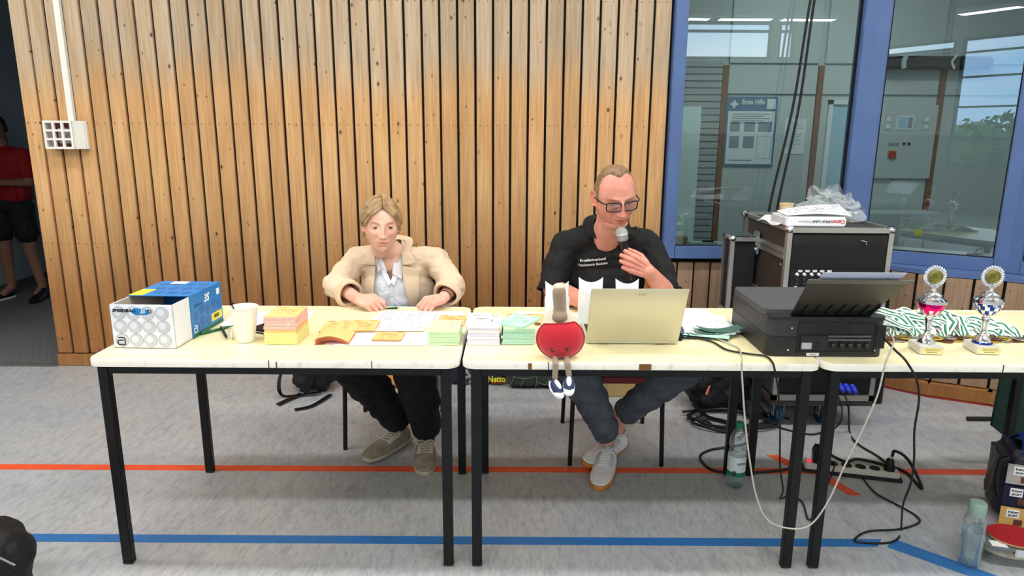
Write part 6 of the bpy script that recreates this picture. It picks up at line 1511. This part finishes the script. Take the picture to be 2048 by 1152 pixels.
for s in (-1, 1):
    for k in range(9):
        f = k/8; pts = [hsurf((s*.02, -.70+.05*f, .80), .010), hsurf((s*(.34+.10*f), -.80+.08*f, .62-.04*f), .011), hsurf((s*(.62+.10*f), -.72+.16*f, .36-.06*f), .010), hsurf((s*(.76+.10*f), -.58+.22*f, .12-.04*f), .0085), hsurf((s*(.80+.10*f), -.50+.22*f, -.04-.03*f), .006)]
        fb.tube(spline(pts, 4), [.0014]+[.0026]*12+[.0018]*3+[.0006], 6)
fb.build('fringe', M_hw, hr, smooth=True, world=True, M=HMw)
pt_ = MB(); pt_.chain([((-.012, .100, .0), .022), ((-.02, .108, -.04), .024), ((-.026, .085, -.088), .018), ((-.030, .062, -.12), .008)], 16)
remesh(pt_, .004, 3, disp=wrinkle(30, .006, 1)).build('ponytail', M_hw, hr, smooth=True, world=True, M=HMw)
# white shirt
M_shirt = fabric('shirt_white', (240, 242, 248), .7)
def torso(gr, arms):
    b = MB(); b.ell(chest+Vector((0, .005, .035)), (.150+gr, .078+gr, .112+gr*.6), None, 28, 18); b.ell(chest+Vector((0, -.002, -.05)), (.160+gr, .095+gr, .125), None, 28, 18); b.ell(belly, (.150+gr, .098+gr, .14), None, 28, 18); b.ell(hip, (.155+gr, .11+gr, .085), None, 24, 14)
    b.cap(nb_w+Vector((0, .035, -.045)), shR+Vector((0, 0, .006)), .050+gr, .050+gr, 18); b.cap(nb_w+Vector((0, .035, -.045)), shL+Vector((0, 0, .006)), .050+gr, .050+gr, 18)
    if arms:
        cR = elR.lerp(wrR, .50); cL = elL.lerp(wrL, .50)
        b.chain([(shR, .060), (shR.lerp(elR, .5)+Vector((-.004, 0, 0)), .058), (elR, .058), (cR, .052)], 20); b.chain([(shL, .060), (shL.lerp(elL, .5)+Vector((.004, 0, 0)), .058), (elL, .058), (cL, .052)], 20)
        b.cap(cR, cR+(cR-elR).normalized()*.010, .056, .055, 20); b.cap(cL, cL+(cL-elL).normalized()*.008, .056, .054, 20)
        b.cap(nb_w+Vector((-.01, .055, .0)), nb_w+Vector((.02, .055, .0)), .048, .048, 16)
    return b
skinpoly = [(744, 480), (806, 470), (801, 500), (790, 545), (782, 568), (771, 545), (757, 515)]
sb = remesh(torso(.002, False), .0045, 6, disp=both(wrinkle(14, .010, 5), folds([((-.53, 3.03, .80), (.3, 0, 1), .010, .006, .08), ((-.50, 3.03, .76), (-.4, 0, 1), .010, .006, .07), ((-.56, 3.03, .74), (.5, 0, 1), .010, .006, .06)])))
tS = bvh(sb); cut_front(sb, skinpoly, 3.16); sh_o = sb.build('shirt', M_shirt, wm, smooth=True, world=True, fix=False)
loft(tS, [(748, 492), (754, 512), (763, 534)], [(757, 500), (768, 524), (774, 545)], .010, .003).build('collar', M_shirt, sh_o, smooth=True, world=True)
loft(tS, [(752, 505), (757, 528), (763, 536)], [(748, 492), (751, 520), (757, 546)], .012, .003).build('collar', M_shirt, sh_o, smooth=True, world=True)
loft(tS, [(793, 490), (788, 520), (784, 548)], [(803, 482), (806, 522), (805, 560)], .011, .003).build('collar', M_shirt, sh_o, smooth=True, world=True)
loft(tS, [(779, 566), (779, 590), (780, 616)], [(787, 560), (788, 590), (789, 616)], .0035, .002).build('placket', M_shirt, sh_o, smooth=True, world=True)
loft(tS, [(759, 511), (773, 543), (784, 567)], [(751, 516), (765, 548), (777, 574)], .006, .002).build('front_edge', M_shirt, sh_o, smooth=True, world=True)
loft(tS, [(799, 500), (788, 543), (780, 566)], [(808, 504), (798, 550), (788, 574)], .006, .002).build('front_edge', M_shirt, sh_o, smooth=True, world=True)
for (bx_, by_) in ((783, 572), (784, 592)): MB().ell(on_surf(tS, bx_, by_, .007), (.0045, .0015, .0045), None, 12, 6).build('button', mat('button_pearl', s2l(226, 224, 220), .2), sh_o, world=True)
# blazer
M_blz = fabric('blazer_beige', (220, 196, 166), .85, 420, .35)
fsp = []
for (c_, d_, w_, a_, e_) in (((-.80, 2.95, .87), (.6, -.3, .6), .008, .010, .06), ((-.79, 2.93, .82), (.9, -.3, .2), .008, .010, .06), ((-.755, 2.92, .86), (.3, -.3, .9), .007, .009, .05), ((-.73, 2.90, .84), (.2, -.6, .8), .007, .009, .05),
                         ((-.235, 2.93, .87), (-.6, -.3, .6), .008, .010, .06), ((-.24, 2.92, .82), (-.9, -.3, .3), .008, .011, .05), ((-.27, 2.90, .86), (-.2, -.5, .9), .007, .010, .05), ((-.29, 2.90, .83), (-.9, 0, .4), .007, .009, .04),
                         ((-.675, 3.06, .84), (.15, 0, 1), .013, .008, .09), ((-.39, 3.06, .84), (-.15, 0, 1), .013, .008, .09), ((-.70, 3.07, .87), (-.3, 0, 1), .009, .007, .06), ((-.37, 3.07, .87), (.3, 0, 1), .009, .007, .06)): fsp.append((c_, d_, w_, a_, e_))
bz = remesh(torso(.014, True), .0045, 5, disp=both(wrinkle(6, .016, 2), wrinkle(15, .0075, 8), folds(fsp)))
tB = bvh(remesh(torso(.014, False), .006, 6))
op = [(751, 470), (802, 466), (804, 500), (808, 560), (815, 585), (824, 625), (742, 625), (747, 575), (752, 530), (751, 500)]
cut_front(bz, op, 3.14)
# open cuffs
for el_, wr_ in ((elR, wrR), (elL, wrL)):
    d_ = (wr_-el_).normalized(); c_ = el_.lerp(wr_, .50); 
    keep = [f for f in bz.f if not (lambda q: (q-c_).dot(d_) > .030 and (q-c_).length < .09)(sum((Vector(bz.v[i]) for i in f), Vector())/len(f))]; bz.f = keep; bz.m = [0]*len(keep)
bz_o = bz.build('blazer', M_blz, wm, smooth=True, world=True, fix=False)
def ring(c, d_, r, th, m, par, name, wob=.003):
    u_ = d_.orthogonal().normalized(); v_ = d_.cross(u_)
    MB().tube([c+(u_*cos(a)+v_*sin(a))*(r+wob*sin(3*a+1))+d_*wob*1.3*sin(2*a) for a in np.linspace(0, 2*pi, 37)[:-1]], th, 8, closed=True).build(name, m, par, smooth=True, world=True)
for el_, wr_ in ((elR, wrR), (elL, wrL)):
    d_ = (wr_-el_).normalized(); ring(el_.lerp(wr_, .50)+d_*.028, d_, .0515, .0075, M_blz, bz_o, 'cuff'); ring(el_.lerp(wr_, .50)+d_*.014, d_, .0535, .0085, M_blz, bz_o, 'cuff', .004)
loft(tB, [(752, 500), (752, 530), (748, 575), (744, 616)], [(735, 512), (728, 529), (733, 575), (736, 616)], .009, .004, 8, 22, clamp=True).build('lapel', M_blz, bz_o, smooth=True, world=True)
loft(tB, [(751, 531), (749, 556), (747, 590), (744, 616)], [(721, 538), (722, 560), (724, 592), (735, 616)], .012, .004, 10, 22, offB=.008, clamp=True).build('lapel', M_blz, bz_o, smooth=True, world=True)
loft(tB, [(750, 508), (751, 518), (752, 531)], [(738, 508), (729, 518), (725, 528)], .013, .004, 8, 12).build('collar', M_blz, bz_o, smooth=True, world=True)
colp = [on_surf(tB, 745, 512, .008), nb_w+Vector((-.070, .01, .022)), nb_w+Vector((-.058, .060, .040)), nb_w+Vector((0, .095, .045)), nb_w+Vector((.062, .060, .040)), nb_w+Vector((.066, .005, .014)), on_surf(tB, 809, 512, .006)]
MB().ribbon(spline(colp, 6), .034, .006, up=Vector((0, -.9, 1.6))).build('collar', M_blz, bz_o, smooth=60, world=True)
loft(tB, [(803, 531), (806, 556), (812, 588), (820, 616)], [(838, 539), (840, 560), (840, 590), (832, 616)], .012, .004, 10, 22, offB=.008).build('lapel', M_blz, bz_o, smooth=True, world=True)
loft(tB, [(803, 504), (804, 515), (804, 531)], [(818, 502), (826, 512), (832, 527)], .015, .004, 8, 14).build('collar', M_blz, bz_o, smooth=True, world=True)
# trousers
M_trk = fabric('trousers_black', (7, 7, 8), .85)
def legs(hipc, kR_, kL_, aR_, aL_, r, spread=.085, hem=.0):
    b = MB(); b.ell(hipc, (.17, .12, .10))
    for s, k_, a_ in ((-1, kR_, aR_), (1, kL_, aL_)):
        h0 = hipc+Vector((s*spread, 0, -.01)); b.chain([(h0, r[0]), (h0.lerp(k_, .5), r[1]), (k_, r[2]), (k_.lerp(a_, .35), r[3]), (k_.lerp(a_, .75), r[4]), (a_, r[5])], 22)
    return b
tw = remesh(legs(hip, kR, kL, anR+Vector((-.010, 0, .03)), anL+Vector((.0, 0, .02)), (.095, .098, .096, .092, .082, .072)), .007, 4, disp=both(wrinkle(8, .020, 6), folds([((kR.x+.03, kR.y-.02, .46), (1, 0, .3), .012, .012, .08), ((kL.x-.03, kL.y-.05, .36), (1, 0, -.3), .012, .014, .07), ((kL.x+.05, kL.y-.03, .33), (1, 0, .2), .012, .012, .05)])))
tw.build('trousers', M_trk, wm, smooth=True, world=True, fix=False)
M_sn = mat('sneaker_taupe', s2l(150, 140, 120), .7, noise=(30, s2l(128, 118, 102), (1, 1, 1), .4, .6)); M_sns = mat('sneaker_sole', s2l(176, 166, 146), .6); M_sna = mat('sneaker_panel', s2l(186, 178, 160), .6)
shoe(wm, (-.515, 3.17, .014), (-.668, 2.905, .0), .100, (M_sn, M_sns, M_sna, M_sna), roll=6)
shoe(wm, (-.405, 3.07, .0), (-.385, 2.80, .0), .102, (M_sn, M_sns, M_sna, M_sna))
for p_ in (anR, anL): MB().cap(p_+Vector((0, 0, .02)), p_+Vector((0, .02, -.05)), .036, .034, 14).build('sock', mat('sock_dark', s2l(40, 40, 42), .9), wm, smooth=True, world=True)
# pen in her hand
pa = tR[0][0]; pen(pa+Vector((-.022, -.006, .004)), pa+Vector((.075, -.012, .012)), mat('pen_dkgreen', s2l(18, 74, 48), .3), 'dark green pen with silver tip held in the woman\'s right hand', .0045, MATS['chrome'])
br_ = MB().tube([wrL+(Matrix.Rotation(a, 3, (wrL-elL).normalized()) @ ((wrL-elL).cross(Vector((0, 0, 1))).normalized()*.0285)) +(elL-wrL).normalized()*.020 for a in np.linspace(0, 2*pi, 20)[:-1]], .002, 6, closed=True).build('bracelet', mat('bracelet_brown', s2l(70, 40, 30), .6), wm, world=True)
# cardigan tail hanging at her chair
M_tail = fabric('cloth_beige', (196, 182, 158), .85)
tg = thing('coat', 'beige coat hanging down from the woman\'s chair beside the table leg', 'coat', (-.33, 3.20, .30)); 
MB().sheet(lambda u, v: Vector((-.055+.11*u*(1-.3*v)+.012*sin(9*v), .02*sin(7*u+3*v), .35-.42*v-.05*u*v)), 14, 16, .006).build('fabric', M_tail, tg, smooth=True)

# ---------------------------------------------------------------- THE MAN
mn = thing('person', 'man in black polo shirt and glasses speaking into a microphone behind the laptop', 'person', (.44, 3.18, 0))
SK_M = skin_mat('skin_ruddy', s2l(224, 160, 138), s2l(208, 136, 118))
mc = px(1231, 394, 2.86); SCM = 1.06
HMm = T(*mc) @ RZ(11) @ RX(17) @ RY(-5) @ Matrix.Scale(SCM, 4)
hm_, cm_ = make_head(mn, True, HMm, SK_M, SCM, lids=(-16, -34), gaze=(0, -40))
nbm = Vector((.412, 2.995, 1.085)); chm = Vector((.415, 3.06, .90)); blm = Vector((.43, 3.12, .70)); hpm = Vector((.45, 3.17, .53))
sRm = Vector((.238, 3.03, 1.008)); sLm = Vector((.596, 3.03, 1.008)); eRm = Vector((.178, 2.96, .822)); eLm = Vector((.668, 2.885, .812))
wRm = Vector((.345, 2.73, .800)); wLm = Vector((.552, 2.735, .945))
kRm = Vector((.272, 2.84, .515)); kLm = Vector((.762, 2.86, .515)); aRm = Vector((.440, 2.955, .150)); aLm = Vector((.520, 3.055, .190))
b = MB(); b.cap(HMm @ Vector((0, .045, -.14)), nbm+Vector((0, .02, -.05)), .064, .074, 22)
b.ell(chm+Vector((0, 0, .03)), (.185, .10, .13)); b.ell(chm+Vector((0, -.005, -.08)), (.175, .12, .13)); b.ell(blm, (.175, .13, .14)); b.ell(hpm, (.18, .13, .10))
b.cap(nbm+Vector((-.03, .03, -.04)), sRm, .055, .055); b.cap(nbm+Vector((.03, .03, -.04)), sLm, .055, .055); b.cap(sRm, eRm, .052, .044); b.cap(sLm, eLm, .052, .044)
b.cap(hpm+Vector((-.09, 0, -.01)), kRm, .08, .058); b.cap(hpm+Vector((.09, 0, -.01)), kLm, .08, .058); b.cap(kRm, aRm, .056, .036); b.cap(kLm, aLm, .056, .036)
b.cap(aRm, aRm+Vector((0, 0, -.07)), .034, .034); b.cap(aLm, aLm+Vector((-.02, -.01, -.08)), .034, .034)
coreM = remesh(b, .006, 6)
aa = MB(); aa.chain([(sRm.lerp(eRm, .6), .046), (eRm, .043), (eRm.lerp(wRm, .35), .042), (wRm, .028)], 20)
hand(aa, wRm, (.62, -.75, -.05), (.0, -.3, .95), False, [(18, 26, 16), (20, 28, 16), (22, 28, 16), (24, 28, 16)], 1.0, thumb=((.8, .6, -.2), (.4, .9, -.2), (.2, .95, -.2)))
ab = MB(); ab.chain([(sLm.lerp(eLm, .6), .046), (eLm, .044), (eLm.lerp(wLm, .30), .043), (wLm, .0285)], 20)
fdL = (-.62, -.16, .66); ndL = (.30, -.92, .05)
tM = hand(ab, wLm, (-.84, -.10, .42), (.14, -.98, .05), True, [(34, 72, 44), (38, 74, 44), (42, 74, 44), (46, 70, 44)], 1.0, thumb=((.55, .75, -.75), (.05, .9, -.5), (-.05, .95, -.2)), spread=2)
aA = remesh(aa, .0021, 4); aB = remesh(ab, .0021, 4)
sk = MB(); cols = []
for m_, c_ in ((hm_, cm_), (coreM, None), (aA, 'h'), (aB, 'h')):
    sk.add(m_.v, m_.f); n_ = len(m_.v); cols.append(c_ if c_ is not None and not isinstance(c_, str) else np.ones((n_, 3))*(np.array((1, .94, .92)) if c_ else 1))
bo_ = sk.build('body', SK_M, mn, smooth=True, world=True, fix=False); set_tint(bo_, np.vstack(cols))
M_hm = hair_mat('hair_short', s2l(112, 84, 58), s2l(150, 118, 86), (40, 40, 12))
def hf_m(x, y, z, a, b, c):
    ax = np.abs(x); side = ss(y-.35*np.clip(z-.03, 0, .1), -.034, -.014)*ss(z, -.024, -.006)*(ax > .030); back = ss(y, .012, .03)*ss(z, -.075, -.060); topb = ss(y+.030*np.exp(-(ax/.026)**2), -.022, .004)*ss(z, .066, .095)
    tuft = .55*np.exp(-((x-.008)/.020)**2)*ss(y, -.078, -.050)*ss(z, .080, .098)
    e = np.clip(np.maximum(np.maximum(side, back), np.maximum(topb, tuft)), 0, 1)*.9
    e *= 1-np.exp(-((ax-.077)/.008)**2)*np.exp(-((y-.016)/.018)**2)*ss(-z, -.02, .01)
    return -.006+e*(.0086+.0045*ss(z, .06, .11)+.0006*np.sin(x*900+y*300))
hair_shell(True, HMm, mn, M_hm, hf_m)
# glasses
M_gf = mat('glasses_black', (.010, .008, .008), .35); M_lens = M_film
gl_ = MB()
def lens_pts(s, n=32):
    out = []
    for k in range(n):
        a = 2*pi*k/n; ca, sa = cos(a), sin(a); x_ = s*.0335+.0275*np.sign(ca)*abs(ca)**.45; z_ = -.004+.0175*np.sign(sa)*abs(sa)**.5; out.append(Vector((x_, -.0915+.55*(abs(x_)-.01)**2*8, z_)))
    return out
for s in (-1, 1):
    gl_.tube(lens_pts(s), .0025, 8, closed=True)
    L_ = lens_pts(s); gl_.tube([p+Vector((0, 0, .0005)) for p in L_[2:15]], .0027, 8)
    gl_.tube([Vector((s*.0610, -.080, .008)), Vector((s*.073, -.066, .008)), Vector((s*.0785, -.03, .006)), Vector((s*.0815, .012, .002)), Vector((s*.080, .030, -.016))], .0026, 8)
gl_.tube([Vector((-.0075, -.0915, .003)), Vector((0, -.0945, .0055)), Vector((.0075, -.0915, .003))], .0025, 8)
glo = gl_.build('glasses', M_gf, mn, smooth=True, world=True, M=HMm @ RX(0))
M_cl = bpy.data.materials.new('lens_clear'); M_cl.use_nodes = True; n = M_cl.node_tree; n.nodes.clear(); o_ = n.nodes.new('ShaderNodeOutputMaterial'); a_ = n.nodes.new('ShaderNodeBsdfTransparent'); g_ = n.nodes.new('ShaderNodeBsdfGlossy'); x_ = n.nodes.new('ShaderNodeMixShader'); x_.inputs[0].default_value = .12; a_.inputs[0].default_value = (.93, .94, .96, 1); g_.inputs['Roughness'].default_value = .05
n.links.new(a_.outputs[0], x_.inputs[1]); n.links.new(g_.outputs[0], x_.inputs[2]); n.links.new(x_.outputs[0], o_.inputs[0])
for s in (-1, 1):
    L_ = lens_pts(s); lm = MB(); lm.add([p for p in L_]+[p+Vector((0, .001, 0)) for p in L_], [tuple(range(32))[::-1], tuple(range(32, 64))]+[(i, (i+1) % 32, 32+(i+1) % 32, 32+i) for i in range(32)]); lm.build('lens', M_cl, glo, world=True, M=HMm)
# polo shirt
M_polo = fabric('polo_black', (12, 12, 13), .8, 600, .3)
def polo(gr):
    b = MB(); b.ell(chm+Vector((0, .0, .035)), (.190+gr, .102+gr, .132), None, 30, 20); b.ell(chm+Vector((0, -.008, -.07)), (.182+gr, .125+gr, .13), None, 30, 20); b.ell(blm, (.180+gr, .14+gr, .15), None, 30, 20); b.ell(hpm+Vector((0, 0, .02)), (.18+gr, .135+gr, .09), None, 24, 14)
    b.cap(nbm+Vector((-.0, .035, -.050)), sRm, .066+gr, .060+gr, 20); b.cap(nbm+Vector((.0, .035, -.050)), sLm, .066+gr, .060+gr, 20)
    b.cap(nbm+Vector((-.03, .050, -.01)), nbm+Vector((.03, .050, -.01)), .058, .058, 18)
    b.chain([(sRm, .068), (sRm.lerp(eRm, .5)+Vector((-.006, 0, 0)), .068), (sRm.lerp(eRm, .98), .066)], 22); b.chain([(sLm, .068), (sLm.lerp(eLm, .5)+Vector((.006, 0, 0)), .068), (sLm.lerp(eLm, .90), .064)], 22)
    return b
pf = [((.30, 2.95, .88), (.25, 0, 1), .010, .012, .09), ((.545, 2.95, .90), (-.3, 0, 1), .010, .012, .09), ((.56, 2.94, .80), (-.7, 0, .6), .010, .012, .08), ((.30, 2.93, .80), (.6, 0, .7), .010, .010, .07), ((.21, 2.97, .93), (.5, 0, -.9), .009, .009, .06), ((.63, 2.94, .92), (.4, 0, .9), .009, .009, .06), ((.45, 2.93, .78), (1, 0, .2), .012, .008, .08)]
po_ = remesh(polo(.006), .005, 5, disp=both(wrinkle(10, .016, 4), folds(pf)))
tP = bvh(po_)
vp = [(1180, 405), (1262, 405), (1258, 440), (1244, 462), (1229, 482), (1212, 472), (1190, 452)]
cut_front(po_, vp, 3.02)
for sh__, el_, fr_c in ((sRm, eRm, .98), (sLm, eLm, .90)):
    d_ = (el_-sh__).normalized(); c_ = sh__.lerp(el_, fr_c); keep = [f for f in po_.f if not (lambda q: (q-c_).dot(d_) > .022 and (q-c_).length < .095 and abs(q.x-.415) > .17)(sum((Vector(po_.v[i]) for i in f), Vector())/len(f))]; po_.f = keep; po_.m = [0]*len(keep)
pol = po_.build('polo_shirt', M_polo, mn, smooth=True, world=True, fix=False)
for a_, b_, f_ in ((sRm, eRm, .98), (sLm, eLm, .90)):
    d_ = (b_-a_).normalized(); ring(a_.lerp(b_, f_)+d_*.020, d_, .0640, .0050, M_polo, pol, 'sleeve_hem', .002)
loft(tP, [(1189, 428), (1189, 448), (1206, 468), (1229, 484)], [(1178, 434), (1173, 450), (1176, 472), (1222, 486)], .013, .004, 10, 20, guess=2.95).build('collar', M_polo, pol, smooth=True, world=True)
loft(tP, [(1254, 438), (1251, 448), (1243, 466), (1230, 485)], [(1266, 442), (1274, 452), (1272, 470), (1246, 487)], .016, .004, 10, 20, guess=2.95).build('collar', M_polo, pol, smooth=True, world=True)
colm = [on_surf(tP, 1183, 444, .010, 2.95), nbm+Vector((-.082, .01, .005)), nbm+Vector((-.066, .065, .028)), nbm+Vector((0, .105, .035)), nbm+Vector((.066, .065, .028)), nbm+Vector((.082, .01, .005)), on_surf(tP, 1262, 446, .010, 2.95)]
MB().ribbon(spline(colm, 6), .046, .006, up=Vector((0, -.7, 1.0))).build('collar_stand', M_polo, pol, smooth=60, world=True)
loft(tP, [(1225, 482), (1226, 500), (1226, 516)], [(1237, 482), (1237, 500), (1236, 516)], .004, .003, 6, 10).build('placket', M_polo, pol, smooth=True, world=True)
MB().ell(on_surf(tP, 1230, 488, .009), (.0045, .0015, .0045), None, 12, 6).build('button', M_blk, pol, world=True)
def shirt_text(s, pxx, pyy, size):
    c = on_surf(tP, pxx, pyy, .003); o = text('lettering', s, size, T(*c) @ RY(-8) @ FRONT, M_txtw, None, depth=.0002, bold=.0003, sx=1.05); me = o.data
    for v in me.vertices:
        h = tP.ray_cast(Vector((v.co.x, 2.0, v.co.z)), Vector((0, 1, 0)))
        if h[0]: v.co.y = h[0].y-.0022+(v.co.y-c.y)
    o.parent = pol; me.transform(T(-.44, -3.18, 0))
    return o
shirt_text('Kreisfachverband', 1186, 520, .0150); shirt_text('Tischtennis Bautzen', 1186, 529, .0150)
# jeans
M_jn = fabric('jeans_charcoal', (84, 90, 98), .85, 300, .4, noise=(14, s2l(70, 76, 84), (1, 1, 1), .35, .65))
tj = remesh(legs(hpm, kRm, kLm, aRm+Vector((-.005, .0, .004)), aLm+Vector((.030, -.010, .022)), (.098, .098, .092, .086, .072, .064), .09), .007, 4, disp=both(wrinkle(9, .020, 9), folds([((kLm.x-.02, kLm.y-.06, .47), (1, 0, .5), .010, .010, .10), ((kLm.x-.04, kLm.y-.05, .43), (1, 0, .7), .010, .010, .09), ((kRm.x, kRm.y-.07, .47), (1, 0, .3), .010, .008, .08), ((aRm.x, aRm.y-.05, .24), (1, 0, .2), .010, .008, .06)])))
tj.build('jeans', M_jn, mn, smooth=True, world=True, fix=False)
M_sw = mat('sneaker_white', s2l(222, 220, 220), .5); M_gum = mat('sole_gum', s2l(196, 128, 50), .5); M_swd = mat('sneaker_grey', s2l(196, 198, 202), .5); M_bk2 = mat('sneaker_black', s2l(30, 34, 44), .6)
shoe(mn, (.535, 3.10, .020), (.335, 2.865, .0), .102, (M_sw, M_gum, M_swd, M_sw), roll=14)
shoe(mn, (.455, 2.965, .0), (.372, 2.682, .0), .104, (M_sw, M_gum, M_swd, M_sw))
# microphone
mic_a = px(1243, 466, 2.770); mic_b = px(1259, 560, 2.765)
mcr = thing('microphone', 'black handheld microphone with silver mesh head in the man\'s hand', 'microphone', tuple(mic_b)); dm = (mic_a-mic_b); Lm = dm.length; qm = Vector((0, 0, 1)).rotation_difference(dm.normalized()).to_matrix().to_4x4()
MB().lathe([(.010, 0), (.0125, .003), (.0128, Lm*.25), (.0150, Lm*.62), (.0185, Lm*.80), (.0195, Lm*.83), (.012, Lm*.84)], n=28).build('handle', mat('mic_black', s2l(26, 27, 30), .3), mcr, smooth=40, M=qm)
MB().lathe([(.0190, Lm*.83), (.0235, Lm*.87), (.0255, Lm*.95), (.0260, Lm*.96), (.0260, Lm*.985), (.0255, Lm*.995), (.0240, Lm*1.045), (.018, Lm*1.095), (.008, Lm*1.12), (.001, Lm*1.125)], n=32).build('mesh_head', mat('mic_mesh', s2l(186, 190, 188), .35, .7, bump=(700, 1, .003)), mcr, smooth=True, M=qm)
MB().tube([(cos(2*pi*k/28)*.0262, sin(2*pi*k/28)*.0262, Lm*.972) for k in range(28)], .0022, 6, closed=True).build('ring', MATS['chrome'], mcr, M=qm)

# ---------------------------------------------------------------- PERSON IN THE CORRIDOR
bp_ = thing('person', 'standing person in red shirt and black shorts in the dark corridor', 'person', (-4.40, 6.05, 0))
SK_B = skin_mat('skin_mid', s2l(150, 108, 88), s2l(140, 98, 80))
HMb = T(-4.43, 6.03, 1.50) @ RZ(10) @ RX(20) @ Matrix.Scale(.95, 4)
hb_, cb_ = make_head(bp_, True, HMb, SK_B, 1)
q = Vector((-4.42, 6.06, 0)); b = MB()
V_ = lambda x, y, z: q+Vector((x, y, z))
b.chain([(V_(0, .0, 1.42), .05), (V_(0, .02, 1.30), .06)]); b.ell(V_(0, .02, 1.18), (.16, .10, .17)); b.ell(V_(0, .02, .98), (.14, .10, .16)); b.ell(V_(0, .02, .86), (.15, .11, .10))
for s in (-1, 1):
    b.chain([(V_(s*.02, .02, 1.28), .05), (V_(s*.165, .02, 1.27), .05), (V_(s*.21, .0, 1.04), .038), (V_(s*.06, -.20, 1.05), .026), (V_(s*.01, -.26, 1.06), .03)])
    b.chain([(V_(s*.08, .02, .84), .085), (V_(s*.11+.02, .0, .47), .055), (V_(s*.14+.02, .05, .10), .036), (V_(s*.15+.02, -.06, .05), .03)])
coreB = remesh(b, .007, 6); sk = MB(); sk.add(hb_.v, hb_.f); sk.add(coreB.v, coreB.f)
bo_ = sk.build('body', SK_B, bp_, smooth=True, world=True, fix=False); set_tint(bo_, np.vstack([cb_, np.ones((len(coreB.v), 3))]))
hair_shell(True, HMb, bp_, mat('hair_black', s2l(16, 14, 14), .6), lambda x, y, z, a, b, c: -.006+.024*np.clip(ss(z, .05, .075)+ss(y, -.01, .02)*ss(z, -.06, -.04), 0, 1))
b = MB(); b.ell(V_(0, .02, 1.19), (.185, .12, .17)); b.ell(V_(0, .02, 1.0), (.175, .12, .17)); b.box(q.x-.17, q.x+.17, q.y-.09, q.y+.13, .84, 1.05, bev=.04)
for s in (-1, 1): b.chain([(V_(s*.05, .02, 1.29), .06), (V_(s*.165, .02, 1.28), .066), (V_(s*.20, .01, 1.12), .068)])
remesh(b, .009, 6, disp=wrinkle(9, .02, 1)).build('t_shirt', fabric('tshirt_red', (150, 10, 14), .8), bp_, smooth=True, world=True)
b = MB(); b.ell(V_(0, .02, .86), (.175, .125, .10))
for s in (-1, 1): b.chain([(V_(s*.085, .02, .82), .10), (V_(s*.11+.01, .0, .60), .10)])
remesh(b, .009, 5, disp=wrinkle(9, .02, 2)).build('shorts', fabric('shorts_black', (24, 24, 26), .8), bp_, smooth=True, world=True)
for s, so_c in ((-1, M_sw), (1, M_blk)):
    p = V_(s*.15+.02, .06, 0); shoe(bp_, tuple(p), tuple(p+Vector((s*.05, -.26, 0))), .10, (M_blk, so_c, M_blk, M_blk), laces=False)
